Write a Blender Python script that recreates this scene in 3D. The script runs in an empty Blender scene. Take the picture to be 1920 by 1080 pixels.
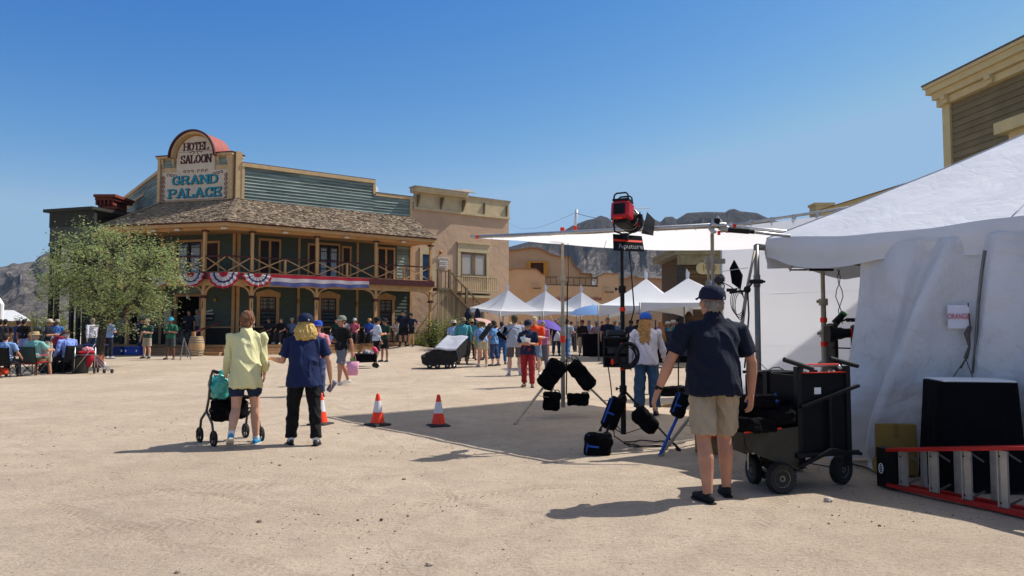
import bpy, math, random
from math import radians, sin, cos, pi, sqrt, atan2, hypot
from mathutils import Vector, Matrix, Euler, noise
sc = bpy.context.scene
# ------------------------------------------------------------------ camera, sky, sun, exposure
F = 1400.0; CZ = 1.45; TH = math.atan(78/F)
cam_d = bpy.data.cameras.new("camera"); cam = bpy.data.objects.new("camera", cam_d); sc.collection.objects.link(cam)
cam.location = (0, 0, CZ); cam.rotation_euler = (radians(90)+TH, 0, 0)
cam_d.sensor_width = 36; cam_d.lens = 36*F/1920; cam_d.clip_start = .05; cam_d.clip_end = 9000
sc.camera = cam
sc.render.resolution_x = 1024; sc.render.resolution_y = 576
SUN_EL = radians(50); SUN_AZ = radians(67)
w = bpy.data.worlds.new("World"); sc.world = w; w.use_nodes = True
wn = w.node_tree; bg = wn.nodes["Background"]
sky = wn.nodes.new("ShaderNodeTexSky"); sky.sky_type = 'NISHITA'; sky.sun_disc = False
sky.sun_elevation = SUN_EL; sky.sun_rotation = SUN_AZ; sky.altitude = 300
sky.air_density = 1.25; sky.dust_density = .25; sky.ozone_density = 3.2
sep = wn.nodes.new("ShaderNodeSeparateColor"); com = wn.nodes.new("ShaderNodeCombineColor"); wn.links.new(sky.outputs[0], sep.inputs[0])
for i, (g_, k_) in enumerate(((2.7, .128), (1.5, .44), (.65, 2.0))):   # deeper, cleaner desert blue
    pw = wn.nodes.new("ShaderNodeMath"); pw.operation = 'POWER'; wn.links.new(sep.outputs[i], pw.inputs[0]); pw.inputs[1].default_value = g_
    ml = wn.nodes.new("ShaderNodeMath"); ml.operation = 'MULTIPLY'; wn.links.new(pw.outputs[0], ml.inputs[0]); ml.inputs[1].default_value = k_
    mn = wn.nodes.new("ShaderNodeMath"); mn.operation = 'MINIMUM'; wn.links.new(ml.outputs[0], mn.inputs[0]); mn.inputs[1].default_value = (2.7, 4.5, 6.7)[i]; ml = mn
    wn.links.new(ml.outputs[0], com.inputs[i])
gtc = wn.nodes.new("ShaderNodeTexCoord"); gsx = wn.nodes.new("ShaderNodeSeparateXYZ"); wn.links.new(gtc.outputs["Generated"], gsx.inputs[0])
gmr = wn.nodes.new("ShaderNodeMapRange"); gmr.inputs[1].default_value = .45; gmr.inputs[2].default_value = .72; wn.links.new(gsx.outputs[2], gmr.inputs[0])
gsc = wn.nodes.new("ShaderNodeVectorMath"); gsc.operation = 'MULTIPLY'; wn.links.new(sky.outputs[0], gsc.inputs[0]); gsc.inputs[1].default_value = (2.9, 1.9, 1.35)  # unseen upper sky, brightened and warmed: fill light added to lift the shadows
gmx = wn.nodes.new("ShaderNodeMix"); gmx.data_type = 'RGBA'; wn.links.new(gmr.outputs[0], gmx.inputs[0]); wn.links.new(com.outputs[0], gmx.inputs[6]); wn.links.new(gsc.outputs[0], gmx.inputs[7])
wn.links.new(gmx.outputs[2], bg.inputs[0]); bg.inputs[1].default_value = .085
sd = bpy.data.lights.new("sun", 'SUN'); sd.energy = 4.4; sd.angle = radians(.53); sd.color = (1, .96, .9)
so = bpy.data.objects.new("sun", sd); sc.collection.objects.link(so)
SDIR = Vector((sin(SUN_AZ)*cos(SUN_EL), cos(SUN_AZ)*cos(SUN_EL), sin(SUN_EL)))
so.rotation_euler = SDIR.to_track_quat('Z', 'Y').to_euler()
so.location = (20, 10, 30)
sc.view_settings.view_transform = 'Standard'; sc.view_settings.look = 'None'
sc.view_settings.exposure = 0.35; sc.view_settings.gamma = 1
sc.render.engine = 'CYCLES'
sc.cycles.use_denoising = True; sc.cycles.max_bounces = 6; sc.cycles.diffuse_bounces = 3
sc.cycles.transparent_max_bounces = 8; sc.cycles.caustics_reflective = False; sc.cycles.caustics_refractive = False
# ------------------------------------------------------------------ geometry from the picture's measures
R_ = Vector((1, 0, 0)); FW = Vector((0, cos(TH), sin(TH))); UP = Vector((0, -sin(TH), cos(TH)))
CAM = Vector((0, 0, CZ))
def ray(px, py): return FW + R_*((px-960)/F) + UP*((540-py)/F)
def P(px, py, Y):
    d = ray(px, py); return CAM + d*(Y/d.y)
def sstep(a, b, x):
    t = min(1, max(0, (x-a)/(b-a))); return t*t*(3-2*t)
def gz(x, y):
    z = .2*sstep(20, 36, y)
    z += .42*math.exp(-(((x+5.4)/1.9)**2+((y-39.6)/1.7)**2))
    if y > 200: z += 0
    return z
def G(px, py):
    d = ray(px, py); z = 0
    for _ in range(6):
        q = CAM + d*((z-CZ)/d.z); z = gz(q.x, q.y)
    return q
def hx(s, k=1.0):
    c = [int(s[i:i+2], 16)/255 for i in (0, 2, 4)]
    return tuple(min(1, k*(v/12.92 if v <= .04045 else ((v+.055)/1.055)**2.4)) for v in c)
# ------------------------------------------------------------------ materials
_mats = {}
def mat(name, col, rough=.7, var=.12, scale=6, bump=.0, bscale=40, metal=0, spec=.3, rnd=0, stretch=(1, 1, 1),
        trans=0, two=None, bdist=.01, sheen=0, emit=None, alpha=1, crease=0):
    if name in _mats: return _mats[name]
    m = bpy.data.materials.new(name); m.use_nodes = True; nt = m.node_tree; N = nt.nodes; L = nt.links
    b = N["Principled BSDF"]; _mats[name] = m
    b.inputs["Roughness"].default_value = rough; b.inputs["Metallic"].default_value = metal
    b.inputs["Specular IOR Level"].default_value = spec
    if sheen: b.inputs["Sheen Weight"].default_value = sheen
    tc = N.new("ShaderNodeTexCoord"); mp = N.new("ShaderNodeMapping"); mp.inputs["Scale"].default_value = stretch
    L.new(tc.outputs["Object"], mp.inputs[0])
    n1 = N.new("ShaderNodeTexNoise"); n1.inputs["Scale"].default_value = scale; n1.inputs["Detail"].default_value = 6
    L.new(mp.outputs[0], n1.inputs[0])
    cr = N.new("ShaderNodeMapRange"); cr.inputs[1].default_value = .3; cr.inputs[2].default_value = .7
    L.new(n1.outputs["Fac"], cr.inputs[0])
    mx = N.new("ShaderNodeMix"); mx.data_type = 'RGBA'
    c2 = two if two else tuple(max(0, c*(1-var)) for c in col)
    c1 = col if two else tuple(min(1, c*(1+var)) for c in col)
    mx.inputs[6].default_value = (*c1, 1); mx.inputs[7].default_value = (*c2, 1)
    L.new(cr.outputs[0], mx.inputs[0]); out = mx.outputs[2]
    if rnd:
        at = N.new("ShaderNodeAttribute"); at.attribute_name = "rnd"
        mr = N.new("ShaderNodeMapRange"); mr.inputs[3].default_value = 1-rnd; mr.inputs[4].default_value = 1+rnd
        L.new(at.outputs["Fac"], mr.inputs[0])
        vm = N.new("ShaderNodeVectorMath"); vm.operation = 'SCALE'
        L.new(out, vm.inputs[0]); L.new(mr.outputs[0], vm.inputs["Scale"]); out = vm.outputs[0]
    L.new(out, b.inputs["Base Color"])
    if bump:
        n2 = N.new("ShaderNodeTexNoise"); n2.inputs["Scale"].default_value = bscale; n2.inputs["Detail"].default_value = 5
        L.new(mp.outputs[0], n2.inputs[0])
        bp = N.new("ShaderNodeBump"); bp.inputs["Strength"].default_value = bump; bp.inputs["Distance"].default_value = bdist
        L.new(n2.outputs["Fac"], bp.inputs["Height"]); L.new(bp.outputs[0], b.inputs["Normal"])
    if crease:   # sharp crease lines: a ridged noise on top of the soft bump
        ds = N.new("ShaderNodeTexNoise"); ds.inputs["Scale"].default_value = 1.3; ds.inputs["Detail"].default_value = 4; ds.inputs["Distortion"].default_value = 1.2; ds.inputs["Roughness"].default_value = .55
        L.new(tc.outputs["Object"], ds.inputs[0]); s1 = N.new("ShaderNodeMath"); s1.operation = 'SUBTRACT'; s1.inputs[1].default_value = .5; L.new(ds.outputs["Fac"], s1.inputs[0])
        s2 = N.new("ShaderNodeMath"); s2.operation = 'ABSOLUTE'; L.new(s1.outputs[0], s2.inputs[0]); s3 = N.new("ShaderNodeMath"); s3.operation = 'POWER'; s3.inputs[1].default_value = .6; L.new(s2.outputs[0], s3.inputs[0])
        b2 = N.new("ShaderNodeBump"); b2.inputs["Strength"].default_value = .9; b2.inputs["Distance"].default_value = crease; L.new(s3.outputs[0], b2.inputs["Height"])
        if bump: L.new(bp.outputs[0], b2.inputs["Normal"])
        L.new(b2.outputs[0], b.inputs["Normal"])
    if emit:
        b.inputs["Emission Color"].default_value = (*emit[0], 1); b.inputs["Emission Strength"].default_value = emit[1]
    if trans:
        tr = N.new("ShaderNodeBsdfTranslucent"); L.new(out, tr.inputs[0])
        ms = N.new("ShaderNodeMixShader"); ms.inputs[0].default_value = trans
        o = N["Material Output"]; L.new(b.outputs[0], ms.inputs[1]); L.new(tr.outputs[0], ms.inputs[2]); L.new(ms.outputs[0], o.inputs[0])
    return m
# ------------------------------------------------------------------ mesh builder
class MB:
    def __init__(s, M=None): s.v = []; s.f = []; s.r = []; s.M = M or Matrix(); s.cur = None; s.rg = random.Random(7)
    def rn(s): return s.cur if s.cur is not None else s.rg.random()
    def add(s, vs, fs, M=None):
        T = s.M @ M if M is not None else s.M; o = len(s.v); r = s.rn()
        s.v += [T @ Vector(p) for p in vs]
        for f in fs: s.f.append(tuple(i+o for i in f)); s.r.append(r)
    def box(s, c, d, M=None, ch=0):
        x, y, z = (k/2 for k in d); T = Matrix.Translation(c)
        if M is not None: T = T @ M
        if ch:
            a = ch; pr = [(-x+a, -y), (x-a, -y), (x, -y+a), (x, y-a), (x-a, y), (-x+a, y), (-x, y-a), (-x, -y+a)]
            vs = []
            for zz, k in ((-z, a), (-z+a, 0), (z-a, 0), (z, a)):
                for (p, q) in pr:
                    vs.append((p-(k if p > 0 else -k), q-(k if q > 0 else -k), zz))
            fs = [tuple(range(7, -1, -1)), tuple(range(24, 32))]
            for l in range(3):
                for i in range(8): j = (i+1) % 8; fs.append((l*8+i, l*8+j, l*8+8+j, l*8+8+i))
            s.add(vs, fs, T); return
        s.add([(-x, -y, -z), (x, -y, -z), (x, y, -z), (-x, y, -z), (-x, -y, z), (x, -y, z), (x, y, z), (-x, y, z)],
              [(3, 2, 1, 0), (4, 5, 6, 7), (0, 1, 5, 4), (1, 2, 6, 5), (2, 3, 7, 6), (3, 0, 4, 7)], T)
    def b2(s, x0, x1, y0, y1, z0, z1): s.box(((x0+x1)/2, (y0+y1)/2, (z0+z1)/2), (abs(x1-x0), abs(y1-y0), abs(z1-z0)))
    def bar(s, a, b, wx, wz=None, up=Vector((0, 0, 1))):
        a = Vector(a); b = Vector(b); d = b-a; wz = wz or wx
        if d.length < 1e-6: return
        z = d.normalized(); x = up.cross(z)
        if x.length < 1e-3: x = Vector((1, 0, 0))
        x.normalize(); y = z.cross(x)
        M = Matrix((x, y, z)).transposed().to_4x4(); s.box((a+b)/2, (wx, wz, d.length), M)
    def tube(s, pts, r, n=8, cap=True):
        pts = [Vector(p) for p in pts]; rs = r if isinstance(r, (list, tuple)) else [r]*len(pts)
        vs = []; fs = []; prev = None
        for i, p in enumerate(pts):
            t = (pts[min(i+1, len(pts)-1)]-pts[max(i-1, 0)]);
            t = t.normalized() if t.length > 1e-9 else Vector((0, 0, 1))
            if prev is None:
                a = Vector((0, 0, 1)) if abs(t.z) < .9 else Vector((1, 0, 0)); x = a.cross(t).normalized()
            else:
                x = prev - t*prev.dot(t); x = x.normalized() if x.length > 1e-6 else prev
            prev = x; y = t.cross(x)
            for k in range(n):
                a = 2*pi*k/n; vs.append(p + (x*cos(a)+y*sin(a))*rs[i])
        for i in range(len(pts)-1):
            for k in range(n):
                j = (k+1) % n; fs.append((i*n+k, i*n+j, (i+1)*n+j, (i+1)*n+k))
        if cap: fs += [tuple(range(n-1, -1, -1)), tuple((len(pts)-1)*n+k for k in range(n))]
        s.add(vs, fs)
    def lathe(s, prof, n=20, M=None, cap=True):
        vs = []; fs = []
        for (r, z) in prof:
            for k in range(n): a = 2*pi*k/n; vs.append((r*cos(a), r*sin(a), z))
        for i in range(len(prof)-1):
            for k in range(n): j = (k+1) % n; fs.append((i*n+k, i*n+j, (i+1)*n+j, (i+1)*n+k))
        if cap: fs += [tuple(range(n-1, -1, -1)), tuple((len(prof)-1)*n+k for k in range(n))]
        s.add(vs, fs, M)
    def ell(s, c, r, M=None, n=12, m=8):
        vs = []; fs = []
        T = Matrix.Translation(c)
        if M is not None: T = T @ M
        for i in range(1, m):
            p = pi*i/m
            for k in range(n): a = 2*pi*k/n; vs.append((r[0]*sin(p)*cos(a), r[1]*sin(p)*sin(a), -r[2]*cos(p)))
        vs += [(0, 0, -r[2]), (0, 0, r[2])]; b = len(vs)-2; t = b+1
        for i in range(m-2):
            for k in range(n): j = (k+1) % n; fs.append((i*n+k, i*n+j, (i+1)*n+j, (i+1)*n+k))
        for k in range(n):
            j = (k+1) % n; fs.append((b, j, k)); fs.append((t, (m-2)*n+k, (m-2)*n+j))
        s.add(vs, fs, T)
    def loft(s, secs, n=20):
        # secs: (center Vector, rx, ry[, Matrix3 orientation])
        vs = []; fs = []
        for q in secs:
            c, rx, ry = Vector(q[0]), q[1], q[2]; O = q[3] if len(q) > 3 else None
            for k in range(n):
                a = 2*pi*k/n; p = Vector((rx*cos(a), ry*sin(a), 0))
                vs.append(c + (O @ p if O is not None else p))
        for i in range(len(secs)-1):
            for k in range(n): j = (k+1) % n; fs.append((i*n+k, i*n+j, (i+1)*n+j, (i+1)*n+k))
        fs += [tuple(range(n-1, -1, -1)), tuple((len(secs)-1)*n+k for k in range(n))]
        s.add(vs, fs)
    def cap(s, a, ra, b, rb, n=10):   # tapered capsule
        a = Vector(a); b = Vector(b); d = b-a
        if d.length < 1e-5: s.ell(a, (ra, ra, ra)); return
        z = d.normalized(); x = z.orthogonal().normalized(); y = z.cross(x); L = d.length
        M = Matrix((x, y, z)).transposed().to_4x4(); M.translation = a
        pr = [(ra*sin(t), -ra*cos(t)) for t in (.25, .7, 1.15)] + [(ra, 0), (rb, L)] + [(rb*cos(t), L+rb*sin(t)) for t in (.45, .9, 1.35)]
        s.lathe(pr, n, M)
    def prism(s, poly, y0, y1, M=None):   # polygon in x,z extruded along y
        n = len(poly); vs = [(p[0], y0, p[1]) for p in poly]+[(p[0], y1, p[1]) for p in poly]
        fs = [tuple(range(n)), tuple(range(2*n-1, n-1, -1))]
        for i in range(n): j = (i+1) % n; fs.append((i, i+n, j+n, j))
        s.add(vs, fs, M)
    def grid(s, fn, nu, nv):
        vs = [fn(i/nu, j/nv) for j in range(nv+1) for i in range(nu+1)]
        fs = [(j*(nu+1)+i, j*(nu+1)+i+1, (j+1)*(nu+1)+i+1, (j+1)*(nu+1)+i) for j in range(nv) for i in range(nu)]
        s.add(vs, fs)
WM = {}
def put(o, parent, W):
    sc.collection.objects.link(o); o.parent = parent
    WM[o.name] = W
    o.matrix_local = (WM[parent.name].inverted() @ W) if parent else W
def thing(name, label, cat, loc=(0, 0, 0), rz=0, group=None):
    o = bpy.data.objects.new(name, None); o.empty_display_size = .3
    put(o, None, Matrix.Translation(loc) @ Matrix.Rotation(rz, 4, 'Z'))
    tag(o, label, cat, group); return o
def tag(o, label=None, cat=None, group=None, kind=None):
    if label: o['label'] = label
    if cat: o['category'] = cat
    if group: o['group'] = group
    if kind: o['kind'] = kind
    return o
SPLIT = {'corner_board', 'pilaster', 'frieze_panel'}
def part(name, mb, m, parent=None, smooth=False, local=False, label=None, ang=None):
    if name in SPLIT:
        o = None; SPLIT.discard(name); i = 0; F_ = mb.f; R0 = mb.r
        while i < len(F_):      # each add() made consecutive faces over consecutive vertices
            hi = max(F_[i]); j = i+1
            while j < len(F_) and min(F_[j]) <= hi: hi = max(hi, max(F_[j])); j += 1
            lo = min(min(f) for f in F_[i:j])
            c = MB(); c.v = mb.v[lo:hi+1]; c.f = [tuple(k-lo for k in f) for f in F_[i:j]]; c.r = R0[i:j]; o = part(name, c, m, parent, smooth, local, label, ang); i = j
        SPLIT.add(name); return o
    """world-space mesh builder -> ONE mesh object; origin at the parent's origin (or the mesh's base)"""
    if parent: W = WM[parent.name]
    else:
        if not mb.v: W = Matrix()
        else:
            xs = [p.x for p in mb.v]; ys = [p.y for p in mb.v]; zs = [p.z for p in mb.v]
            W = Matrix.Translation(((min(xs)+max(xs))/2, (min(ys)+max(ys))/2, min(zs))) if not local else Matrix()
    I = W.inverted(); me = bpy.data.meshes.new(name)
    vs = mb.v if local else [I @ p for p in mb.v]
    me.from_pydata([tuple(p) for p in vs], [], mb.f)
    a = me.attributes.new("rnd", 'FLOAT', 'FACE'); a.data.foreach_set("value", mb.r)
    if smooth: me.polygons.foreach_set("use_smooth", [True]*len(me.polygons))
    me.materials.append(m); me.update()
    o = bpy.data.objects.new(name, me); put(o, parent, W)
    if smooth and ang:
        try: me.set_sharp_from_angle(angle=radians(ang))
        except Exception: pass
    if label: o['label'] = label
    return o
def solo(name, mb, m, label, cat, group=None, smooth=False, kind=None, ang=None):
    o = part(name, mb, m, None, smooth, ang=ang); tag(o, label, cat, group, kind); return o
def struct(name, mb, m, smooth=False): return tag(part(name, mb, m, None, smooth), kind='structure')
_tsc = bpy.data.scenes.new("bake"); 
def bake(o):
    """apply the object's modifiers to its mesh (evaluated alone, in a scratch scene)"""
    t = bpy.data.objects.new("t", o.data); _tsc.collection.objects.link(t)
    for m in o.modifiers:
        n = t.modifiers.new(m.name, m.type)
        for k in ('mode', 'voxel_size', 'use_smooth_shade', 'factor', 'iterations', 'thickness'):
            if hasattr(m, k):
                try: setattr(n, k, getattr(m, k))
                except Exception: pass
    with bpy.context.temp_override(scene=_tsc, view_layer=_tsc.view_layers[0]): dg = bpy.context.evaluated_depsgraph_get(); dg.update()
    me = bpy.data.meshes.new_from_object(t.evaluated_get(dg)); old = o.data
    bpy.data.objects.remove(t); o.modifiers.clear(); me.name = old.name; o.data = me
    if old.users == 0: bpy.data.meshes.remove(old)
    return me
def remesh(o, vox, it=3, disp=0, dsize=.1, fac=.5):
    r = o.modifiers.new("r", 'REMESH'); r.mode = 'VOXEL'; r.voxel_size = vox; r.use_smooth_shade = True
    if it: s = o.modifiers.new("s", 'SMOOTH'); s.factor = fac; s.iterations = it
    me = bake(o)
    if disp:
        f = 1/dsize; nf = noise.noise; off = Vector((len(bpy.data.objects) % 97, 0, 0)); n = len(me.vertices)
        cs = [0.0]*(3*n); ns = [0.0]*(3*n); me.vertices.foreach_get("co", cs)
        me.vertex_normals.foreach_get("vector", ns); d = disp*.9
        for i in range(n):
            j = 3*i; p = Vector((cs[j]*f, cs[j+1]*f, cs[j+2]*f*.42))+off; p = Vector((p.x+.8*p.z, p.y, p.z)); k = d*max(-.08, .8-2.2*abs(nf(p))**.8+.45*nf(p*2.3))
            cs[j] += ns[j]*k; cs[j+1] += ns[j+1]*k; cs[j+2] += ns[j+2]*k
        me.vertices.foreach_set("co", cs); me.update()
    return o
def textobj(s, name, m, parent, W, size, ext=.002, align='CENTER', shear=0, offset=0):
    cu = bpy.data.curves.new(name, 'FONT'); cu.body = s; cu.size = size; cu.extrude = ext; cu.align_x = align; cu.align_y = 'CENTER'
    cu.shear = shear; cu.offset = offset; cu.materials.append(m)
    t = bpy.data.objects.new("t", cu); _tsc.collection.objects.link(t)
    with bpy.context.temp_override(scene=_tsc, view_layer=_tsc.view_layers[0]): dg = bpy.context.evaluated_depsgraph_get(); dg.update()
    me = bpy.data.meshes.new_from_object(t.evaluated_get(dg)); bpy.data.objects.remove(t)
    me.materials.clear(); me.materials.append(m); me.transform(Matrix.Identity(4)); me.name = name
    o = bpy.data.objects.new(name, me); put(o, parent, W); return o
def frame(o, u, n=None):
    """local (t, d, z) -> world; u along the face, n inward"""
    u = Vector((u[0], u[1], 0)).normalized(); n = Vector((-u.y, u.x, 0)) if n is None else Vector((n[0], n[1], 0)).normalized()
    M = Matrix((u, n, Vector((0, 0, 1)))).transposed().to_4x4(); M.translation = Vector(o); return M
def hit(Fm, px, py, d):
    """where the line of sight meets the plane at depth d of a facade frame -> (t, z)"""
    I = Fm.inverted(); o = I @ CAM; r = I.to_3x3() @ ray(px, py); k = (d-o.y)/r.y; q = o + r*k; return q.x, q.z
def copy_tree(o, parent=None):
    c = o.copy(); sc.collection.objects.link(c); c.parent = parent; WM[c.name] = WM[o.name].copy()
    for ch in [k for k in bpy.data.objects if k.parent == o]: copy_tree(ch, c)
    return c
def place_copy(src, loc, rz, label=None, kids=None):
    c = src.copy(); sc.collection.objects.link(c)
    c.matrix_local = Matrix.Translation(loc) @ Matrix.Rotation(rz, 4, 'Z'); WM[c.name] = c.matrix_local.copy()
    for ch in list(src.children):
        d = ch.copy(); sc.collection.objects.link(d); d.parent = c
        for g in list(ch.children):
            e = g.copy(); sc.collection.objects.link(e); e.parent = d
    if label: c['label'] = label
    return c
# ------------------------------------------------------------------ palette
TRIM = mat("trim_paint", hx('c49a68', .92), .75, .1, 3, .1, 60)
TRIM2 = mat("pale_trim", hx('c7a97e', .95), .75, .12, 3, .1, 60)
MAROON = mat("maroon_paint", hx('4a1d1c'), .6, .15, 4, .1, 60)
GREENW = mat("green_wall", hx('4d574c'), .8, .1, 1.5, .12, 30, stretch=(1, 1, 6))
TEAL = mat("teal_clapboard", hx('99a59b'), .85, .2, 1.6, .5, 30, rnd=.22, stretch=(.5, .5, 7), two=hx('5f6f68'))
GLASS = mat("dark_glass", (.015, .02, .025), .08, .2, 1, spec=.8)
CURT = mat("lace_curtain", hx('9a948c', .8), .9, .25, 6, .3, 30, stretch=(3, 3, .4))
DARKWIN = mat("dark_interior", (.01, .009, .008), .9)
BLACKM = mat("black_metal", (.006, .006, .007), .5, .2, 20, spec=.25)
BLACKC = mat("black_cloth", (.005, .005, .006), .95, .3, 9, .5, 20, bdist=.02, spec=.06)
STEEL = mat("steel_tube", (.52, .5, .47), .38, .12, 12, metal=.85)
BEIGEM = mat("weathered_steel", hx('a09583'), .55, .15, 9, metal=.1)
REDT = mat("red_orange_tape", hx('ff3a18', .9), .6, .05)
BLUES = mat("blue_strap", hx('1f4ea0'), .7, .2, 20)
WHITE = mat("white_paint", (.78, .78, .77), .6, .03)
RUBBER = mat("rubber", (.018, .018, .018), .75, .2, 30, .2, 60)
# ================================================================== GROUND
def ground():
    m = bpy.data.materials.new("packed_dirt"); m.use_nodes = True; nt = m.node_tree; N = nt.nodes; L = nt.links
    b = N["Principled BSDF"]; b.inputs["Roughness"].default_value = .95; b.inputs["Specular IOR Level"].default_value = .12
    tc = N.new("ShaderNodeTexCoord")
    def nz(sc_, det, st=(1, 1, 1), rough=.6):
        mp = N.new("ShaderNodeMapping"); mp.inputs["Scale"].default_value = st; L.new(tc.outputs["Object"], mp.inputs[0])
        n = N.new("ShaderNodeTexNoise"); n.inputs["Scale"].default_value = sc_; n.inputs["Detail"].default_value = det
        n.inputs["Roughness"].default_value = rough; L.new(mp.outputs[0], n.inputs[0]); return n.outputs["Fac"]
    def mr(s, a, b_, c=0, d=1):
        r = N.new("ShaderNodeMapRange"); r.inputs[1].default_value = a; r.inputs[2].default_value = b_
        r.inputs[3].default_value = c; r.inputs[4].default_value = d; L.new(s, r.inputs[0]); return r.outputs[0]
    def mix(f, a, b_):
        x = N.new("ShaderNodeMix"); x.data_type = 'RGBA'; L.new(f, x.inputs[0])
        for i, q in ((6, a), (7, b_)):
            if isinstance(q, tuple): x.inputs[i].default_value = (*q, 1)
            else: L.new(q, x.inputs[i])
        return x.outputs[2]
    c = mix(mr(nz(.45, 6), .35, .65), hx('c3b29b'), hx('b2a18b'))
    c = mix(mr(nz(2.6, 8), .42, .72, 0, .7), c, hx('a89684'))
    c = mix(mr(nz(11, 8, (1, 2.2, 1), .7), .5, .74, 0, .6), c, hx('95826f'))
    c = mix(mr(nz(34, 5, (1, 1.3, 1), .75), .54, .66, 0, .7), c, hx('7a6857')); c = mix(mr(nz(70, 4, rough=.8), .58, .7, 0, .75), c, hx('5f4f40')); c = mix(mr(nz(22, 3, (.5, 3.5, 1), .7), .62, .7, 0, .5), c, hx('7f6d5b'))
    c = mix(mr(nz(160, 3, rough=.8), .6, .75, 0, .45), c, hx('dccbb8'))
    L.new(c, b.inputs["Base Color"])
    def add(a, b_, k):
        mm = N.new("ShaderNodeMath"); mm.operation = 'MULTIPLY_ADD'; L.new(b_, mm.inputs[0]); mm.inputs[1].default_value = k
        if a is None: mm.inputs[2].default_value = 0
        else: L.new(a, mm.inputs[2])
        return mm.outputs[0]
    h = add(None, nz(3, 8, (1, 1.5, 1)), .9); h = add(h, nz(28, 6, rough=.75), .62); h = add(h, nz(90, 4, rough=.8), .22)
    wv = N.new("ShaderNodeTexWave"); wv.inputs["Scale"].default_value = 9; wv.inputs["Distortion"].default_value = 6; wv.inputs["Detail"].default_value = 2
    mp = N.new("ShaderNodeMapping"); mp.inputs["Rotation"].default_value = (0, 0, .5); L.new(tc.outputs["Object"], mp.inputs[0]); L.new(mp.outputs[0], wv.inputs[0])
    mk = N.new("ShaderNodeMath"); mk.operation = 'MULTIPLY'; L.new(wv.outputs["Fac"], mk.inputs[0]); L.new(mr(nz(.8, 3, (1, 1, 1)), .56, .68), mk.inputs[1])
    h = add(h, mk.outputs[0], .14)
    def math(op, a, b_=None, v=None):
        q = N.new("ShaderNodeMath"); q.operation = op; L.new(a, q.inputs[0])
        if b_ is not None: L.new(b_, q.inputs[1])
        elif v is not None: q.inputs[1].default_value = v
        return q.outputs[0]
    col = c
    wob = nz(.35, 3)
    for ang, off, wd in ((.62, -3.1, .09), (.62, -1.9, .09), (-.35, .9, .07), (-.35, 1.75, .07), (1.15, -6.2, .1), (1.15, -7.3, .1), (.1, -4.9, .05), (-.9, 2.6, .08), (-.9, 3.6, .08)):
        mp = N.new("ShaderNodeMapping"); mp.inputs["Rotation"].default_value = (0, 0, ang); L.new(tc.outputs["Object"], mp.inputs[0])
        sp_ = N.new("ShaderNodeSeparateXYZ"); L.new(mp.outputs[0], sp_.inputs[0])
        x = math('ADD', sp_.outputs[0], math('MULTIPLY', wob, v=1.6)); x = math('ABSOLUTE', math('ADD', x, v=-off-.8))
        m_ = mr(x, wd*1.15, wd*.75); m_ = math('MULTIPLY', m_, mr(nz(.55, 4, (1, 1, 1)), .44, .56))
        tr_ = math('SINE', math('ADD', math('MULTIPLY', sp_.outputs[1], v=75), math('MULTIPLY', x, v=60)))
        h = math('ADD', h, math('MULTIPLY', math('MULTIPLY', tr_, m_), v=.075)); h = math('ADD', h, math('MULTIPLY', m_, v=-.15))
        col = mix(math('MULTIPLY', m_, mr(tr_, -.5, .9, .08, .36)), col, hx('93806c'))
    L.new(col, b.inputs["Base Color"])
    for sc_, st in ((1.3, (1, .55, 1)), (1.1, (.5, 1.1, 1))):
        mp = N.new("ShaderNodeMapping"); mp.inputs["Scale"].default_value = st; mp.inputs["Rotation"].default_value = (0, 0, st[0]); L.new(tc.outputs["Object"], mp.inputs[0])
        vo = N.new("ShaderNodeTexVoronoi"); vo.inputs["Scale"].default_value = sc_; L.new(mp.outputs[0], vo.inputs[0])
        d_ = mr(vo.outputs["Distance"], .16, .09); h = math('ADD', h, math('MULTIPLY', math('MULTIPLY', d_, mr(nz(.9, 3), .45, .55)), v=-.3))
    bp = N.new("ShaderNodeBump"); bp.inputs["Strength"].default_value = .85; bp.inputs["Distance"].default_value = .035
    L.new(h, bp.inputs["Height"]); L.new(bp.outputs[0], b.inputs["Normal"])
    def axis(seg):
        out = []
        for a, e, n in seg: out += [a+(e-a)*i/n for i in range(n)]
        return out+[seg[-1][1]]
    xs = axis([(-2600, -400, 6), (-400, -60, 6), (-60, -16, 22), (-16, 8, 110), (8, 40, 16), (40, 400, 6), (400, 2600, 6)])
    ys = axis([(-300, -10, 6), (-10, 1.5, 12), (1.5, 14, 90), (14, 46, 80), (46, 80, 17), (80, 400, 8), (400, 2200, 8)])
    mb = MB(); vs = []
    for y in ys:
        for x in xs:
            z = gz(x, y)
            if abs(x) < 20 and 0 < y < 46:
                z += .022*noise.noise(Vector((x*.5, y*.5, 0))) + .012*noise.noise(Vector((x*1.7, y*1.7, 3))) + .006*noise.noise(Vector((x*4, y*4, 5)))
            vs.append((x, y, z))
    n = len(xs)
    mb.add(vs, [(j*n+i, j*n+i+1, (j+1)*n+i+1, (j+1)*n+i) for j in range(len(ys)-1) for i in range(n-1)])
    o = part("ground", mb, m, None, True, local=True); tag(o, kind='structure')
ground()
PEB = mat("pebble_stone", hx('7a6a5b'), .9, .35, 30, .3, 90, rnd=.5)
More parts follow.
